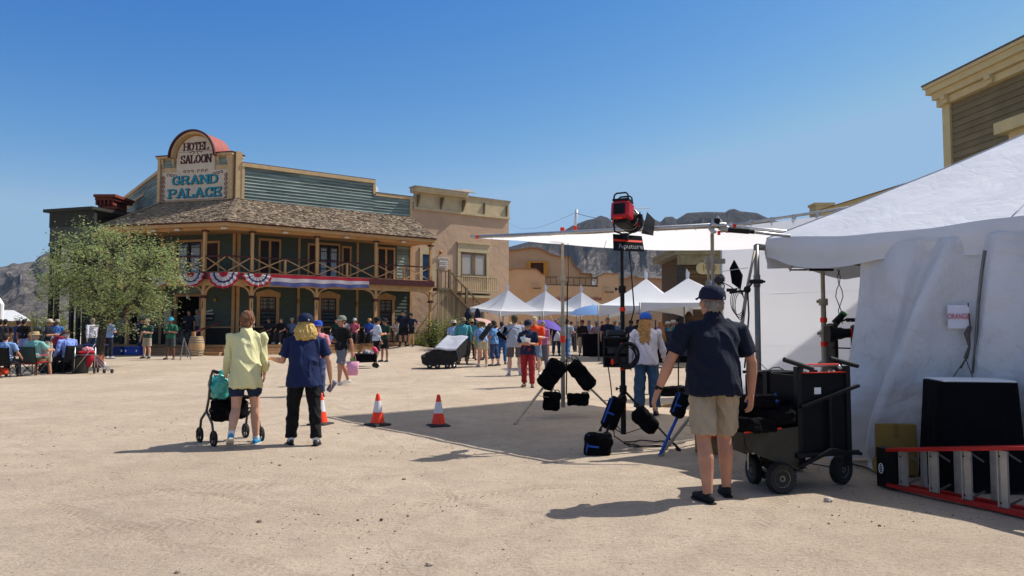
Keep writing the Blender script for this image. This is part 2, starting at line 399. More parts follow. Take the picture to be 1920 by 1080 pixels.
def pebbles():
    rg = random.Random(5); mb = MB()
    for i in range(6500):
        y = 2.6+10*rg.random()**1.5; x = (rg.random()*2-1)*(y*.72+.3)
        r = .0026+.0055*rg.random()**3 + (.010*rg.random() if rg.random() < .035 else 0)
        M = Matrix.Rotation(rg.random()*6, 4, 'Z')
        mb.ell((x, y, r*.3+gz(x, y)-.004), (r*(.8+.6*rg.random()), r, r*.65), M, 5, 4)
    for q in mb.v: q += Vector((noise.noise(q*150), noise.noise(q*150+Vector((9, 0, 0))), 0))*.003
    solo("gravel", mb, PEB, "small pebbles and gravel scattered over the packed dirt", "gravel", kind='stuff')
    for (px, py, r, c) in ((1553, 940, .03, 'bdb2a2'), (805, 1061, .02, 'b09c88'), (757, 900, .016, '6e5b4a'), (486, 979, .016, '8a7765')):
        g = G(px, py); mb = MB(); mb.ell(g+Vector((0, 0, r*.4)), (r*1.3, r, r*.75), None, 7, 5)
        for q in mb.v: q += Vector((noise.noise(q*60), noise.noise(q*60+Vector((5, 0, 0))), 0))*r*.4
        lab = {1553: "pale stone lying on the dirt in front of the black equipment cart", 805: "small pinkish stone at the bottom edge of the dirt yard",
               757: "dark brown pebble in front of the three traffic cones", 486: "tan pebble on the open dirt in front of the walking couple"}[px]
        solo("stone", mb, mat("stone_"+c, hx(c), .9, .2, 40, .3, 100), lab, "stone")
pebbles()
# ================================================================== MOUNTAINS
def lerp_pts(pts, x):
    if x <= pts[0][0]: return pts[0][1]
    for (a, b), (c, d) in zip(pts, pts[1:]):
        if x <= c: return b+(d-b)*(x-a)/(c-a)
    return pts[-1][1]
def mountain_mat():
    m = bpy.data.materials.new("desert_rock"); m.use_nodes = True; nt = m.node_tree; N = nt.nodes; L = nt.links
    b = N["Principled BSDF"]; b.inputs["Roughness"].default_value = 1; b.inputs["Specular IOR Level"].default_value = .05
    tc = N.new("ShaderNodeTexCoord")
    def nz(s, d, st=(1, 1, 1)):
        mp = N.new("ShaderNodeMapping"); mp.inputs["Scale"].default_value = st; L.new(tc.outputs["Object"], mp.inputs[0])
        n = N.new("ShaderNodeTexNoise"); n.inputs["Scale"].default_value = s; n.inputs["Detail"].default_value = d; n.inputs["Roughness"].default_value = .7
        L.new(mp.outputs[0], n.inputs[0]); return n.outputs["Fac"]
    def mix(f, lo, hi, a, b_, k=1):
        r = N.new("ShaderNodeMapRange"); r.inputs[1].default_value = lo; r.inputs[2].default_value = hi; r.inputs[4].default_value = k; L.new(f, r.inputs[0])
        x = N.new("ShaderNodeMix"); x.data_type = 'RGBA'; L.new(r.outputs[0], x.inputs[0])
        for i, q in ((6, a), (7, b_)):
            if isinstance(q, tuple): x.inputs[i].default_value = (*q, 1)
            else: L.new(q, x.inputs[i])
        return x.outputs[2]
    c = mix(nz(.02, 6), .35, .65, hx('9a8f85'), hx('857b73'))
    oz = N.new("ShaderNodeSeparateXYZ"); L.new(tc.outputs["Object"], oz.inputs[0]); zn = N.new("ShaderNodeMath"); zn.operation = 'MULTIPLY_ADD'; L.new(nz(.015, 7), zn.inputs[0]); zn.inputs[1].default_value = 120; L.new(oz.outputs[2], zn.inputs[2])
    c = mix(zn.outputs[0], 150, 178, c, hx('3d3835'))   # dark cliff rock above the pale talus
    g = N.new("ShaderNodeNewGeometry"); sx = N.new("ShaderNodeSeparateXYZ"); L.new(g.outputs["True Normal"], sx.inputs[0])
    c = mix(sx.outputs[2], .8, .5, c, hx('4c4340')); c = mix(nz(.045, 8), .5, .56, c, hx('4a4440'), .6)
    c = mix(nz(.35, 4), .53, .6, c, hx('33352c'), .8)
    c = mix(nz(.9, 3), .56, .64, c, hx('85796c'), .55)
    L.new(c, b.inputs["Base Color"])
    bp = N.new("ShaderNodeBump"); bp.inputs["Strength"].default_value = 1; bp.inputs["Distance"].default_value = 14
    L.new(nz(.09, 9), bp.inputs["Height"]); L.new(bp.outputs[0], b.inputs["Normal"])
    return m
ROCK = mountain_mat()
def ridge_fn(name, pts, px0, px1, R0, R1, nu, nv, seed, scree=.55):
    vs = []; off = Vector((seed*13.1, seed*7.7, 0))
    for j in range(nv+1):
        t = j/nv; v = t*.9 if t < .5 else .45+(t-.5)*1.1 if t < .5 else t+.09*sin(2*pi*t)*-1
        v = min(1, max(0, v)); r = R0+(R1-R0)*v
        for i in range(nu+1):
            px = px0+(px1-px0)*i/nu; k = (px-960)/F
            top = (618-lerp_pts(pts, px))/F*R1*.99
            wob = .16*noise.fractal(Vector((px*.009, 1.3, seed)), 1, 2, 5)
            vc = .55+wob; cw = .16+.08*noise.noise(Vector((px*.02, 7, seed)))
            st = scree+.1*noise.noise(Vector((px*.015, 3, seed)))
            if v < vc: e = st*(v/vc)**1.2
            elif v < vc+cw: e = st+(.93-st)*(v-vc)/cw
            else: e = .93+.07*(v-vc-cw)/(max(.01, 1-vc-cw))
            x, y = k*r, r
            n1 = noise.fractal(Vector((x*.010, y*.008, 0))+off, .9, 2.1, 8)
            n2 = noise.fractal(Vector((x*.05, y*.03, 9))+off, .8, 2.1, 5)
            rid = 1-abs(noise.fractal(Vector((x*.008, y*.0045, 4))+off, 1.0, 2.0, 5))*2
            fade = 1-sstep(.86, 1, v)
            a = top*min(1, v*2.2)
            rr = r/R1
            z = top*rr*(e*.955+.045*v**5) + ((n1*.06+(rid-.6)*.10)*a + n2*a*.03)*(.05+.95*fade)*min(1, rr*1.2)
            z = min(z, top*rr*(.955+.045*v)) if v < .999 else top
            vs.append((x+n2*4*fade, y+n1*16*fade, z))
    for i in range(nu+1):
        x, y, z = vs[nv*(nu+1)+i]; vs.append((x*1.25, y*1.25, -2))
    mb = MB(); n = nu+1
    mb.add(vs, [(j*n+i, j*n+i+1, (j+1)*n+i+1, (j+1)*n+i) for j in range(nv+1) for i in range(nu)])
    o = part(name, mb, ROCK, None, False, local=True); tag(o, kind='structure')
RP = [(700, 520), (860, 478), (945, 462), (1000, 447), (1044, 431), (1060, 427), (1075, 418), (1101, 408), (1116, 405), (1126, 399), (1141, 403), (1150, 412), (1180, 414), (1226, 405), (1240, 412),
      (1249, 402), (1263, 401), (1270, 407), (1291, 394), (1329, 392), (1363, 393), (1369, 388), (1380, 386), (1391, 391), (1422, 394), (1441, 403), (1500, 425), (1650, 440), (1900, 470), (2300, 520)]
ridge_fn("mountain", RP, 650, 2350, 420, 1250, 460, 130, 3)
LP_ = [(-700, 560), (-300, 520), (-100, 512), (0, 497), (12, 495), (21, 489), (31, 492), (47, 488), (62, 487), (68, 478), (84, 470), (130, 455), (220, 452), (330, 470), (500, 520)]
ridge_fn("mountain", LP_, -900, 520, 330, 1050, 300, 90, 9, .8)
# ================================================================== HOTEL
A0 = Vector((-13.9, 36.0, 0)); UR = Vector((.8, .6, 0)); NR = Vector((-.6, .8, 0))
L0 = Vector((-20.8, 37.8, 0)); UC = (A0-L0).normalized(); NC = Vector((-UC.y, UC.x, 0))
UL = Vector((.6, -.8, 0)); NL = Vector((.8, .6, 0))       # along the left face, towards the camera
def corner(P0, n1, n2, d): return P0 + (n1+n2)*(d/(1+n1.dot(n2)))
RT = 11.9; LT = 6.0
FR = frame(A0, UR, NR)
def ring(d): return [L0-UL*LT+NL*d, corner(L0, NL, NC, d), corner(A0, NC, NR, d), A0+UR*RT+NR*d]
GZ = .2; ZD = .68; Z2 = 4.22; ZE = 6.72; ZW = 8.36
hotel = thing("saloon_hotel", "two-storey green hotel saloon with shingled porch roof, balcony and corner sign tower", "building", (A0.x, A0.y, GZ))
HW = 3.0; HP = .5
w3 = ring(HW); FCm = frame(w3[1], UC, NC); FRm = frame(w3[2], UR, NR); FLm = frame(w3[0], UL, NL)
lenC = (w3[2]-w3[1]).length; lenR = (w3[3]-w3[2]).length; lenL = (w3[1]-w3[0]).length
def clap(mb, t0, t1, z0, z1, lap=.16, d=0, dp=.042):
    n = max(1, round((z1-z0)/lap)); h = (z1-z0)/n
    for i in range(n):
        a = z0+i*h; b = a+h
        cuts = [t0]+sorted(mb.rg.uniform(t0, t1) for _ in range(int((t1-t0)/3)))+[t1]
        for x, y in zip(cuts, cuts[1:]):
            mb.add([(x, d-dp, a), (y, d-dp, a), (y, d-.006, b), (x, d-.006, b), (x, d, a), (y, d, a)], [(0, 1, 2, 3), (4, 5, 1, 0)])
# door opening of the chamfer
dl, dz = hit(FCm, 332, 560, 0); dr, _ = hit(FCm, 376, 560, 0)
DT = hit(FCm, 350, 556, 0)[1]
mb = MB(FRm); clap(mb, 0, lenR, GZ, ZW+.02, .19); clap(mb, 0, 7.85, ZW+.02, 10.12, .175, 0, .085); clap(mb, 7.85, lenR, ZW+.02, 9.4, .175, 0, .085)
part("wall", mb, TEAL, hotel)
mb = MB(FCm); clap(mb, 0, dl, GZ, DT, .19); clap(mb, dr, lenC, GZ, DT, .19); clap(mb, 0, lenC, DT, ZW+1.2, .19)
part("wall", mb, TEAL, hotel)
mb = MB(FLm)
lt_, zl1 = hit(FLm, 236, 352, 0)
clap(mb, 0, lenL, GZ, ZW+.02, .19); clap(mb, lt_, lenL, ZW+.02, 10.15, .16); clap(mb, 0, lt_, ZW+.02, 9.45, .16)
part("wall", mb, TEAL, hotel)
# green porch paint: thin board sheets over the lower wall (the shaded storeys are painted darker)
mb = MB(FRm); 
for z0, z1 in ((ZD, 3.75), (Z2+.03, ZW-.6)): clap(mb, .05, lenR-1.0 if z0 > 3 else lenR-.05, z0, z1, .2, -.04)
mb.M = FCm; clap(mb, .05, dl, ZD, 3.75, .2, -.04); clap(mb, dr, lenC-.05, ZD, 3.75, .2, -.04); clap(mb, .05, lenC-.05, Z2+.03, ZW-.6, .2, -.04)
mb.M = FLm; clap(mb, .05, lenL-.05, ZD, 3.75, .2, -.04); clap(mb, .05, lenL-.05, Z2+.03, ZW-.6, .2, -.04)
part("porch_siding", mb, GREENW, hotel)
mb = MB()   # dado of dark boards
for fm, a, b in ((FRm, 0, lenR), (FCm, 0, dl-.1), (FCm, dr+.1, lenC), (FLm, 0, lenL)):
    mb.M = fm; mb.b2(a, b, -.085, -.05, ZD, ZD+.85)
part("dado", mb, mat("dado_paint", hx('2c2420'), .8, .2, 5), hotel)
mb = MB()
for fm, a, b in ((FRm, 0, lenR), (FCm, 0, dl-.1), (FCm, dr+.1, lenC), (FLm, 0, lenL)):
    mb.M = fm; mb.b2(a, b, -.1, -.05, ZD+.86, ZD+.93)
part("dado_rail", mb, TRIM, hotel)
# back of the building, floors, ceiling
mb = MB(); b1, b2, b3, b4 = w3[0], w3[1], w3[2], w3[3]
bk = [w3[3]+NR*9, w3[0]+NL*9]
def wallq(p, q, z0, z1): mb.add([(p.x, p.y, z0), (q.x, q.y, z0), (q.x, q.y, z1), (p.x, p.y, z1)], [(0, 1, 2, 3)])
wallq(b4, bk[0], 0, 9.3); wallq(bk[0], bk[1], 0, 9.3); wallq(bk[1], b1, 0, 9.3)
for z in (ZD-.02, 8.9): mb.add([(p.x, p.y, z) for p in (b1, b2, b3, b4, bk[0], bk[1])], [(0, 1, 2, 3, 4, 5)])
part("back_wall", mb, GREENW, hotel)
# coping on the parapets
mb = MB(FRm)
mb.b2(.15, 7.95, -.16, .3, 10.12, 10.32); mb.b2(7.83, 7.99, -.1, .28, 9.5, 10.12); mb.b2(7.99, lenR+.05, -.12, .3, 9.4, 9.58)
mb.b2(lenR-.16, lenR+.02, -.12, -.02, ZW-.1, 9.4); mb.b2(0.16, .3, -.13, -.02, ZW, 10.12)
mb.M = FLm; mb.b2(lt_-.1, lenL-.1, -.12, .3, 10.15, 10.33); mb.b2(lt_-.14, lt_+.02, -.1, .28, 9.55, 10.15); mb.b2(0, lt_-.14, -.12, .3, 9.45, 9.63)
mb.b2(lenL-.3, lenL-.16, -.07, -.02, ZW, 10.15)
part("parapet_coping", mb, TRIM2, hotel)
mb = MB(FRm)
mb.b2(.15, 7.95, -.14, .32, 10.325, 10.36); mb.b2(7.99, lenR+.05, -.14, .32, 9.585, 9.615); part("coping_cap", mb, MAROON, hotel)
# shingle roof
SH = mat("cedar_shingle", hx('93826e'), .95, .25, 4, .4, 50, rnd=.42)
def shingle_face(mb, e0, e1, w0, w1, seed):
    rg = random.Random(seed); e0, e1 = Vector((*e0[:2], ZE)), Vector((*e1[:2], ZE)); w0, w1 = Vector((*w0[:2], ZW)), Vector((*w1[:2], ZW))
    nrm = (e1-e0).cross(w0-e0).normalized()
    if nrm.z < 0: nrm = -nrm
    mb.cur = .2; mb.add([e0, e1, w1, w0], [(0, 1, 2, 3)]); mb.cur = None
    rows = 22
    for r in range(rows+1):
        v0 = r/rows-.01; v1 = v0+1.25/rows
        a0, a1 = e0.lerp(w0, v0), e1.lerp(w1, v0); c0, c1 = e0.lerp(w0, min(1.02, v1)), e1.lerp(w1, min(1.02, v1))
        Ln = (a1-a0).length; x = -rg.random()*.1
        while x < Ln:
            wd = rg.uniform(.1, .2); s0 = max(0, x)/Ln; s1 = min(Ln, x+wd-.012)/Ln; x += wd
            if s1 <= s0: continue
            up = nrm*rg.uniform(.03, .07); dr_ = (a0-c0).normalized()*rg.uniform(-.02, .03)
            p = [a0.lerp(a1, s0)+up+dr_, a0.lerp(a1, s1)+up+dr_, c0.lerp(c1, s1)+nrm*.008, c0.lerp(c1, s0)+nrm*.008]
            lo = [p[0]-up*.8, p[1]-up*.8]
            mb.add(p+lo, [(0, 1, 2, 3), (4, 5, 1, 0), (4, 0, 3), (5, 2, 1)])
e_ = ring(-.05)
mb = MB()
for k in range(3): shingle_face(mb, e_[k], e_[k+1], w3[k], w3[k+1], k)
part("porch_roof", mb, SH, hotel)
for a, b in ((e_[2], w3[2]), (e_[1], w3[1])):
    rg = random.Random(3); mb = MB()
    for i in range(26):
        v = i/26; p = Vector((*a[:2], ZE)).lerp(Vector((*b[:2], ZW)), v); q = Vector((*a[:2], ZE)).lerp(Vector((*b[:2], ZW)), v+1.3/26)
        mb.cur = rg.random(); mb.bar(p+Vector((0, 0, .1)), q+Vector((0, 0, .06)), .26, .03)
    part("ridge_cap", mb, SH, hotel)
# fascia, soffit
def run(mb, d0, d1, z0, z1):
    r0, r1 = ring(d0), ring(d1)
    for k in range(3):
        a, b, c, d = r0[k], r0[k+1], r1[k+1], r1[k]
        mb.add([(p.x, p.y, z) for z in (z0, z1) for p in (a, b, c, d)], [(3, 2, 1, 0), (4, 5, 6, 7), (0, 1, 5, 4), (1, 2, 6, 5), (2, 3, 7, 6), (3, 0, 4, 7)])
mb = MB(); run(mb, .02, .08, ZE-.22, ZE-.01); run(mb, HP-.06, HP+.1, ZE-.34, ZE-.19); part("eave_board", mb, TRIM, hotel)
mb = MB(); run(mb, -.03, .02, ZE-.06, ZE+.03); part("gutter", mb, MAROON, hotel)
mb = MB(); run(mb, .08, HW-.02, ZE-.2, ZE-.17); part("soffit", mb, TRIM, hotel)
mb = MB(); run(mb, HP-.25, HW-.02, Z2-.08, Z2); run(mb, HP-.1, HP+.1, 3.62, 3.95); part("balcony_floor", mb, TRIM, hotel)
mb = MB(); run(mb, HP-.3, HP-.22, Z2-.3, Z2+.03); part("balcony_edge", mb, MAROON, hotel)
mb = MB(); run(mb, HP-.2, HW-.02, 3.96, 4.0); part("porch_ceiling", mb, GREENW, hotel)
mb = MB(); run(mb, HP-.35, HW, ZD-.12, ZD); run(mb, HP-.3, HP-.2, GZ-.2, ZD-.12); part("porch_deck", mb, mat("deck_wood", hx('8a6a48'), .85, .3, 8, .3, 40, stretch=(.3, .3, 3)), hotel)
STW = mat("step_wood", hx('a07c56'), .85, .3, 6, .3, 40)
for k, (dd, zz) in enumerate(((-.75, .17), (-.4, .34))):
    mb = MB()
    for (i0, t0, t1) in ((1, 0, 7.13), (2, 0, 9.6)):
        fm = frame(ring(0)[i0], (UL, UC, UR)[i0], (NL, NC, NR)[i0]); mb.M = fm
        mb.b2(t0, t1, HP+dd, HP+dd+.42, GZ-.2, GZ+zz)
    part("step", mb, STW, hotel)
# posts
def solve_t(px, d): return hit(FR, px, 560, d)[0]
post_pts = [A0+UR*solve_t(px, HP)+NR*HP for px in (471, 593, 704, 807)]
FC0 = frame(L0, UC, NC)
post_pts += [L0+UC*hit(FC0, px, 560, HP)[0]+NC*HP for px in (240, 382)]
post_pts += [L0-UL*(s)+NL*HP for s in (1.6, 5.2)]
dirs = [UR]*4+[UC]*2+[UL]*2
for p, u in zip(post_pts, dirs):
    fm = frame(p, u)
    mb = MB(fm); mb.b2(-.075, .075, -.075, .075, ZD, 3.62); mb.b2(-.07, .07, -.07, .07, Z2, ZE-.34)
    o = part("post", mb, TRIM, hotel)
    mb = MB(fm)
    mb.b2(-.14, .14, -.14, .14, 3.0, 3.08); mb.b2(-.11, .11, -.11, .11, 3.08, 3.14); mb.b2(-.14, .14, -.14, .14, ZE-.42, ZE-.345); mb.b2(-.1, .1, -.1, .1, Z2, Z2+.09)
    part("capital", mb, MAROON, o)
    mb = MB(fm)
    for s in (-1, 1):
        pts = [(s*(.08+.5*(1-cos(a))), 0, 3.15+.46*sin(a)) for a in [i*pi/2/7 for i in range(8)]]
        for q, r in zip(pts, pts[1:]): mb.bar(fm.inverted() @ fm @ Vector(q), Vector(r), .07, .09, Vector((0, 1, 0)))
    part("bracket", mb, TRIM, o)
    mb = MB(fm); mb.b2(-.015, .015, -.09, -.07, 2.5, 2.85); part("iron_hook", mb, BLACKM, o)
# balustrade with crosses
def balus(pa, pb, kmid=2):
    n = max(1, round((pb-pa).length/1.65)); d = (pb-pa)/n; u = d.normalized(); fm = frame(pa, u)
    mb = MB(fm); Ls = d.length; z0, z1 = Z2+.12, Z2+.82
    for i in range(n):
        a = i*Ls; b = a+Ls
        if i: mb.b2(a-.05, a+.05, -.05, .05, Z2, z1)
        mb.bar((a+.06, -.012, z0), (b-.06, -.012, z1), .05, .03, Vector((0, 1, 0))); mb.bar((a+.06, .025, z1), (b-.06, .025, z0), .05, .03, Vector((0, 1, 0)))
    mb.b2(0, Ls*n, -.03, .03, z0-.1, z0-.04)
    o = part("railing", mb, TRIM, hotel)
    mb = MB(fm); mb.b2(0, Ls*n, -.05, .05, z1, z1+.07); part("handrail", mb, MAROON, o)
r5 = ring(HP); pr = post_pts
balus(r5[2]+UR*0, pr[0]); balus(pr[0], pr[1]); balus(pr[1], pr[2]); balus(pr[2], pr[3])
balus(pr[4], pr[5]); balus(pr[5], r5[2]); balus(r5[1], pr[4]); balus(r5[1]-UL*5, r5[1])
# window and door builders on a facade frame
def win_rect(fm, pxa, pxb, pya, pyb, d=-.05):
    t0, z0 = hit(fm, pxa, pya, d); t1, z1 = hit(fm, pxb, pya, d); _, zb = hit(fm, (pxa+pxb)/2, pyb, d); return t0, t1, zb, (z0+z1)/2
def lower_window(fm, t0, t1, z0, z1):
    """pediment frame, dark red sash, curtain above, blue mottled lower pane"""
    mb = MB(fm); fw = .17
    mb.b2(t0, t0+fw, -.13, -.04, z0-.1, z1); mb.b2(t1-fw, t1, -.13, -.04, z0-.1, z1)
    m_ = (t0+t1)/2; mb.prism([(t0-.06, z1), (t1+.06, z1), (t1+.06, z1+.22), (m_, z1+.42), (t0-.06, z1+.22)], -.14, -.04)
    mb.b2(t0-.05, t1+.05, -.17, -.04, z0-.2, z0-.1)
    o = part("window", mb, TRIM, hotel)
    mb = MB(fm)
    a, b = t0+fw, t1-fw; zm = (z0+z1)/2
    mb.b2(a, a+.06, -.11, -.045, z0-.1, z1); mb.b2(b-.06, b, -.11, -.045, z0-.1, z1); mb.b2(a, b, -.112, -.045, z1-.07, z1-.002); mb.b2(a, b, -.112, -.045, z0-.1, z0-.03)
    mb.b2(a, b, -.115, -.045, zm-.04, zm+.04); mb.b2(m_-.02, m_+.02, -.108, -.045, zm+.04, z1-.07)
    part("sash", mb, MAROON, o)
    mb = MB(fm); mb.b2(a+.06, b-.06, -.07, -.05, z0-.03, zm-.04); part("pane", mb, mat("mottled_pane", hx('1d2c40'), .25, .8, 9, two=hx('05070b')), o)
    mb = MB(fm)
    n = 26; w_ = (b-a-.14)
    mb.grid(lambda u, v: (a+.07+u*w_, -.062-.012*sin(u*26+v*1.2)*(1 if u < .5 else .8), zm+.04+v*(z1-zm-.11)), n, 3)
    part("curtain", mb, CURT, o, True)
    mb = MB(fm); mb.b2(t0+.02, t1-.02, -.1, -.09, ZD+.1, z0-.3); mb.b2(t0+.02, t1-.02, -.115, -.1, z0-.36, z0-.3)
    mb.b2(t0+.02, t0+.1, -.115, -.1, ZD+.1, z0-.36); mb.b2(t1-.1, t1-.02, -.115, -.1, ZD+.1, z0-.36); part("apron_panel", mb, mat("apron_paint", hx('5a4028'), .8, .2, 5), o)
for (a, b, yt, yb) in ((481, 523, 560, 614), (596, 635, 564, 617), (706, 739, 568, 612)):
    t0, t1, z0, z1 = win_rect(FRm, a, b, yt, yb); lower_window(FRm, t0, t1, 1.75, 3.22)
def french(fm, t0, t1, z0, z1, kind):
    mb = MB(fm); fw = .1
    mb.b2(t0, t0+fw, -.13, -.04, z0, z1); mb.b2(t1-fw, t1, -.13, -.04, z0, z1); mb.b2(t0, t1, -.135, -.04, z1, z1+.12)
    m_ = (t0+t1)/2
    if kind == 'door': mb.b2(m_-.06, m_+.06, -.13, -.04, z0, z1)
    o = part("door" if kind != 'window' else "window", mb, TRIM, hotel)
    if kind == 'door':
        for a, b in ((t0+fw, m_-.06), (m_+.06, t1-fw)):
            mb = MB(fm); mb.b2(a, b, -.08, -.045, z0, z1)
            mb.b2(a+.08, b-.08, -.1, -.08, z0+.1, z0+.8); part("door_leaf", mb, mat("brown_door", hx('32201a'), .7, .2, 4, .1, 30), o)
            mb = MB(fm); mb.b2(a+.08, b-.08, -.09, -.08, z0+1.0, z1-.1); part("pane", mb, mat("screen_pane", hx('241a15'), .5), o)
    elif kind == 'shutter':
        mb = MB(fm); mb.b2(t0+fw, t1-fw, -.1, -.045, z0, z1)
        for i in range(14): z = z0+.08+(z1-z0-.16)*i/14; mb.b2(t0+fw+.05, t1-fw-.05, -.115, -.1, z, z+.05)
        part("shutter", mb, mat("brown_shutter", hx('3c231c'), .7, .2, 4), o)
    else:
        mb = MB(fm); a, b = t0+fw, t1-fw
        mb.b2(a, a+.07, -.115, -.045, z0, z1); mb.b2(b-.07, b, -.115, -.045, z0, z1); mb.b2(m_-.07, m_+.07, -.117, -.045, z0, z1)
        for z in (z0, z0+.62, z0+1.12, z0+1.6, z1-.06):
            if z < z1: mb.b2(a+.07, m_-.07, -.11, -.045, z, z+.045); mb.b2(m_+.07, b-.07, -.11, -.045, z, z+.045)
        part("sash", mb, mat("near_black_sash", hx('1a1512'), .5), o)
        mb = MB(fm); mb.b2(a+.07, b-.07, -.06, -.05, z0, z1); part("pane", mb, GLASS, o)
        mb = MB(fm)
        for (c, d) in ((a+.1, m_-.14), (m_+.14, b-.1)):
            mb.grid(lambda u, v: (c+u*(d-c), -.085-.01*sin(u*19), z0+.1+v*(z1-z0-.3)), 18, 2)
        part("curtain", mb, mat("white_curtain", hx('b5bcc4'), .9, .1, 5), o, True)
def px2(fm, a, b): return hit(fm, a, 480, -.05)[0], hit(fm, b, 480, -.05)[0]
ZU0, ZU1 = Z2+.02, Z2+2.02
t = px2(FRm, 484, 526); french(FRm, t[0], t[1], ZU0, ZU1, 'door')
t = px2(FRm, 576, 594); french(FRm, t[0], t[1], ZU0, ZU1-.08, 'shutter')
t = px2(FRm, 595, 637); french(FRm, t[0], t[1], ZU0, ZU1, 'window')
t = px2(FRm, 640, 658); french(FRm, t[0], t[1], ZU0, ZU1-.1, 'shutter')
t = px2(FRm, 706, 740); french(FRm, t[0], t[1], ZU0, ZU1, 'door')
t = px2(FCm, 302, 328); french(FCm, t[0], t[1], ZU0, ZU1-.25, 'shutter')
t = px2(FCm, 330, 381); french(FCm, t[0], t[1], ZU0, ZU1-.1, 'window')
t = px2(FCm, 386, 413); french(FCm, t[0], t[1], ZU0, ZU1-.2, 'shutter')
# vertical trim boards on the walls, both storeys
mb = MB(FRm)
for px in (559, 669):
    t = hit(FRm, px, 560, -.05)[0]; mb.b2(t-.07, t+.07, -.12, -.04, ZD, 3.95); mb.b2(t-.065, t+.065, -.12, -.04, Z2, ZE-.2)
t = hit(FRm, 767, 560, -.05)[0]; mb.b2(lenR-.12, lenR+.04, -.125, -.04, ZD, ZW-.6)
mb.b2(0, .16, -.125, -.03, ZD, ZE-.17)
mb.M = FCm; mb.b2(lenC-.16, lenC, -.125, -.03, ZD, ZE-.17); mb.b2(0, .15, -.125, -.03, ZD, ZE-.17)
part("corner_board", mb, TRIM, hotel)
# entrance
mb = MB(FCm); mb.b2(dl-.1, dl, -.1, .06, ZD, DT+.12); mb.b2(dr, dr+.1, -.1, .06, ZD, DT+.12); mb.b2(dl, dr, -.1, .06, DT, DT+.12)
o = part("doorway", mb, TRIM, hotel)
mb = MB(FCm); mb.b2(dl-.4, dl-.36, .1, 3, ZD, 4); mb.b2(dr+.4, dr+.44, .1, 3, ZD, 4); mb.b2(dl-.4, dr+.44, 3, 3.05, ZD, 4); mb.b2(dl-.4, dr+.44, .1, 3, 3.7, 3.75)
part("vestibule", mb, mat("dark_room", hx('2a211b'), .9), o)
mb = MB(FCm @ Matrix.Translation(((dl+dr)/2+.25, -.4, 3.2))); mb.lathe([(.01, .4), (.015, .12), (.06, .1), (.09, 0), (.07, -.1), (.02, -.13)], 10)
part("pendant_lamp", mb, mat("lamp_glass", hx('d8d8d0'), .3), o, True)
# wall lamps
LAMPM = mat("lamp_brass", hx('b07a30'), .4, .1, 10, metal=.4)
for fm, px, py in ((FCm, 403, 562), (FRm, 560, 566), (FRm, 669, 570)):
    t, z = hit(fm, px, py, -.2); mb = MB(fm @ Matrix.Translation((t, -.2, z)))
    mb.lathe([(.02, -.13), (.06, -.1), (.09, 0), (.07, .09), (.02, .13)], 10); mb.box((0, .04, .02), (.04, .12, .04)); part("wall_lamp", mb, LAMPM, hotel, True)
FLD = mat("floodlight_white", hx('d8d4cc'), .5)
for px, py in ((288, 430), (333, 428), (420, 426)):
    t, z = hit(FC0, px, py, .35); mb = MB(FC0 @ Matrix.Translation((t, .35, ZE-.3))); mb.box((0, 0, 0), (.26, .14, .09)); mb.box((0, .02, .07), (.05, .05, .06)); part("floodlight", mb, FLD, hotel)
for px in (535, 650, 757):
    t = hit(FR, px, 440, .35)[0]; mb = MB(FR @ Matrix.Translation((t, .35, ZE-.3))); mb.box((0, 0, 0), (.26, .14, .09)); mb.box((0, .02, .07), (.05, .05, .06)); part("floodlight", mb, FLD, hotel)
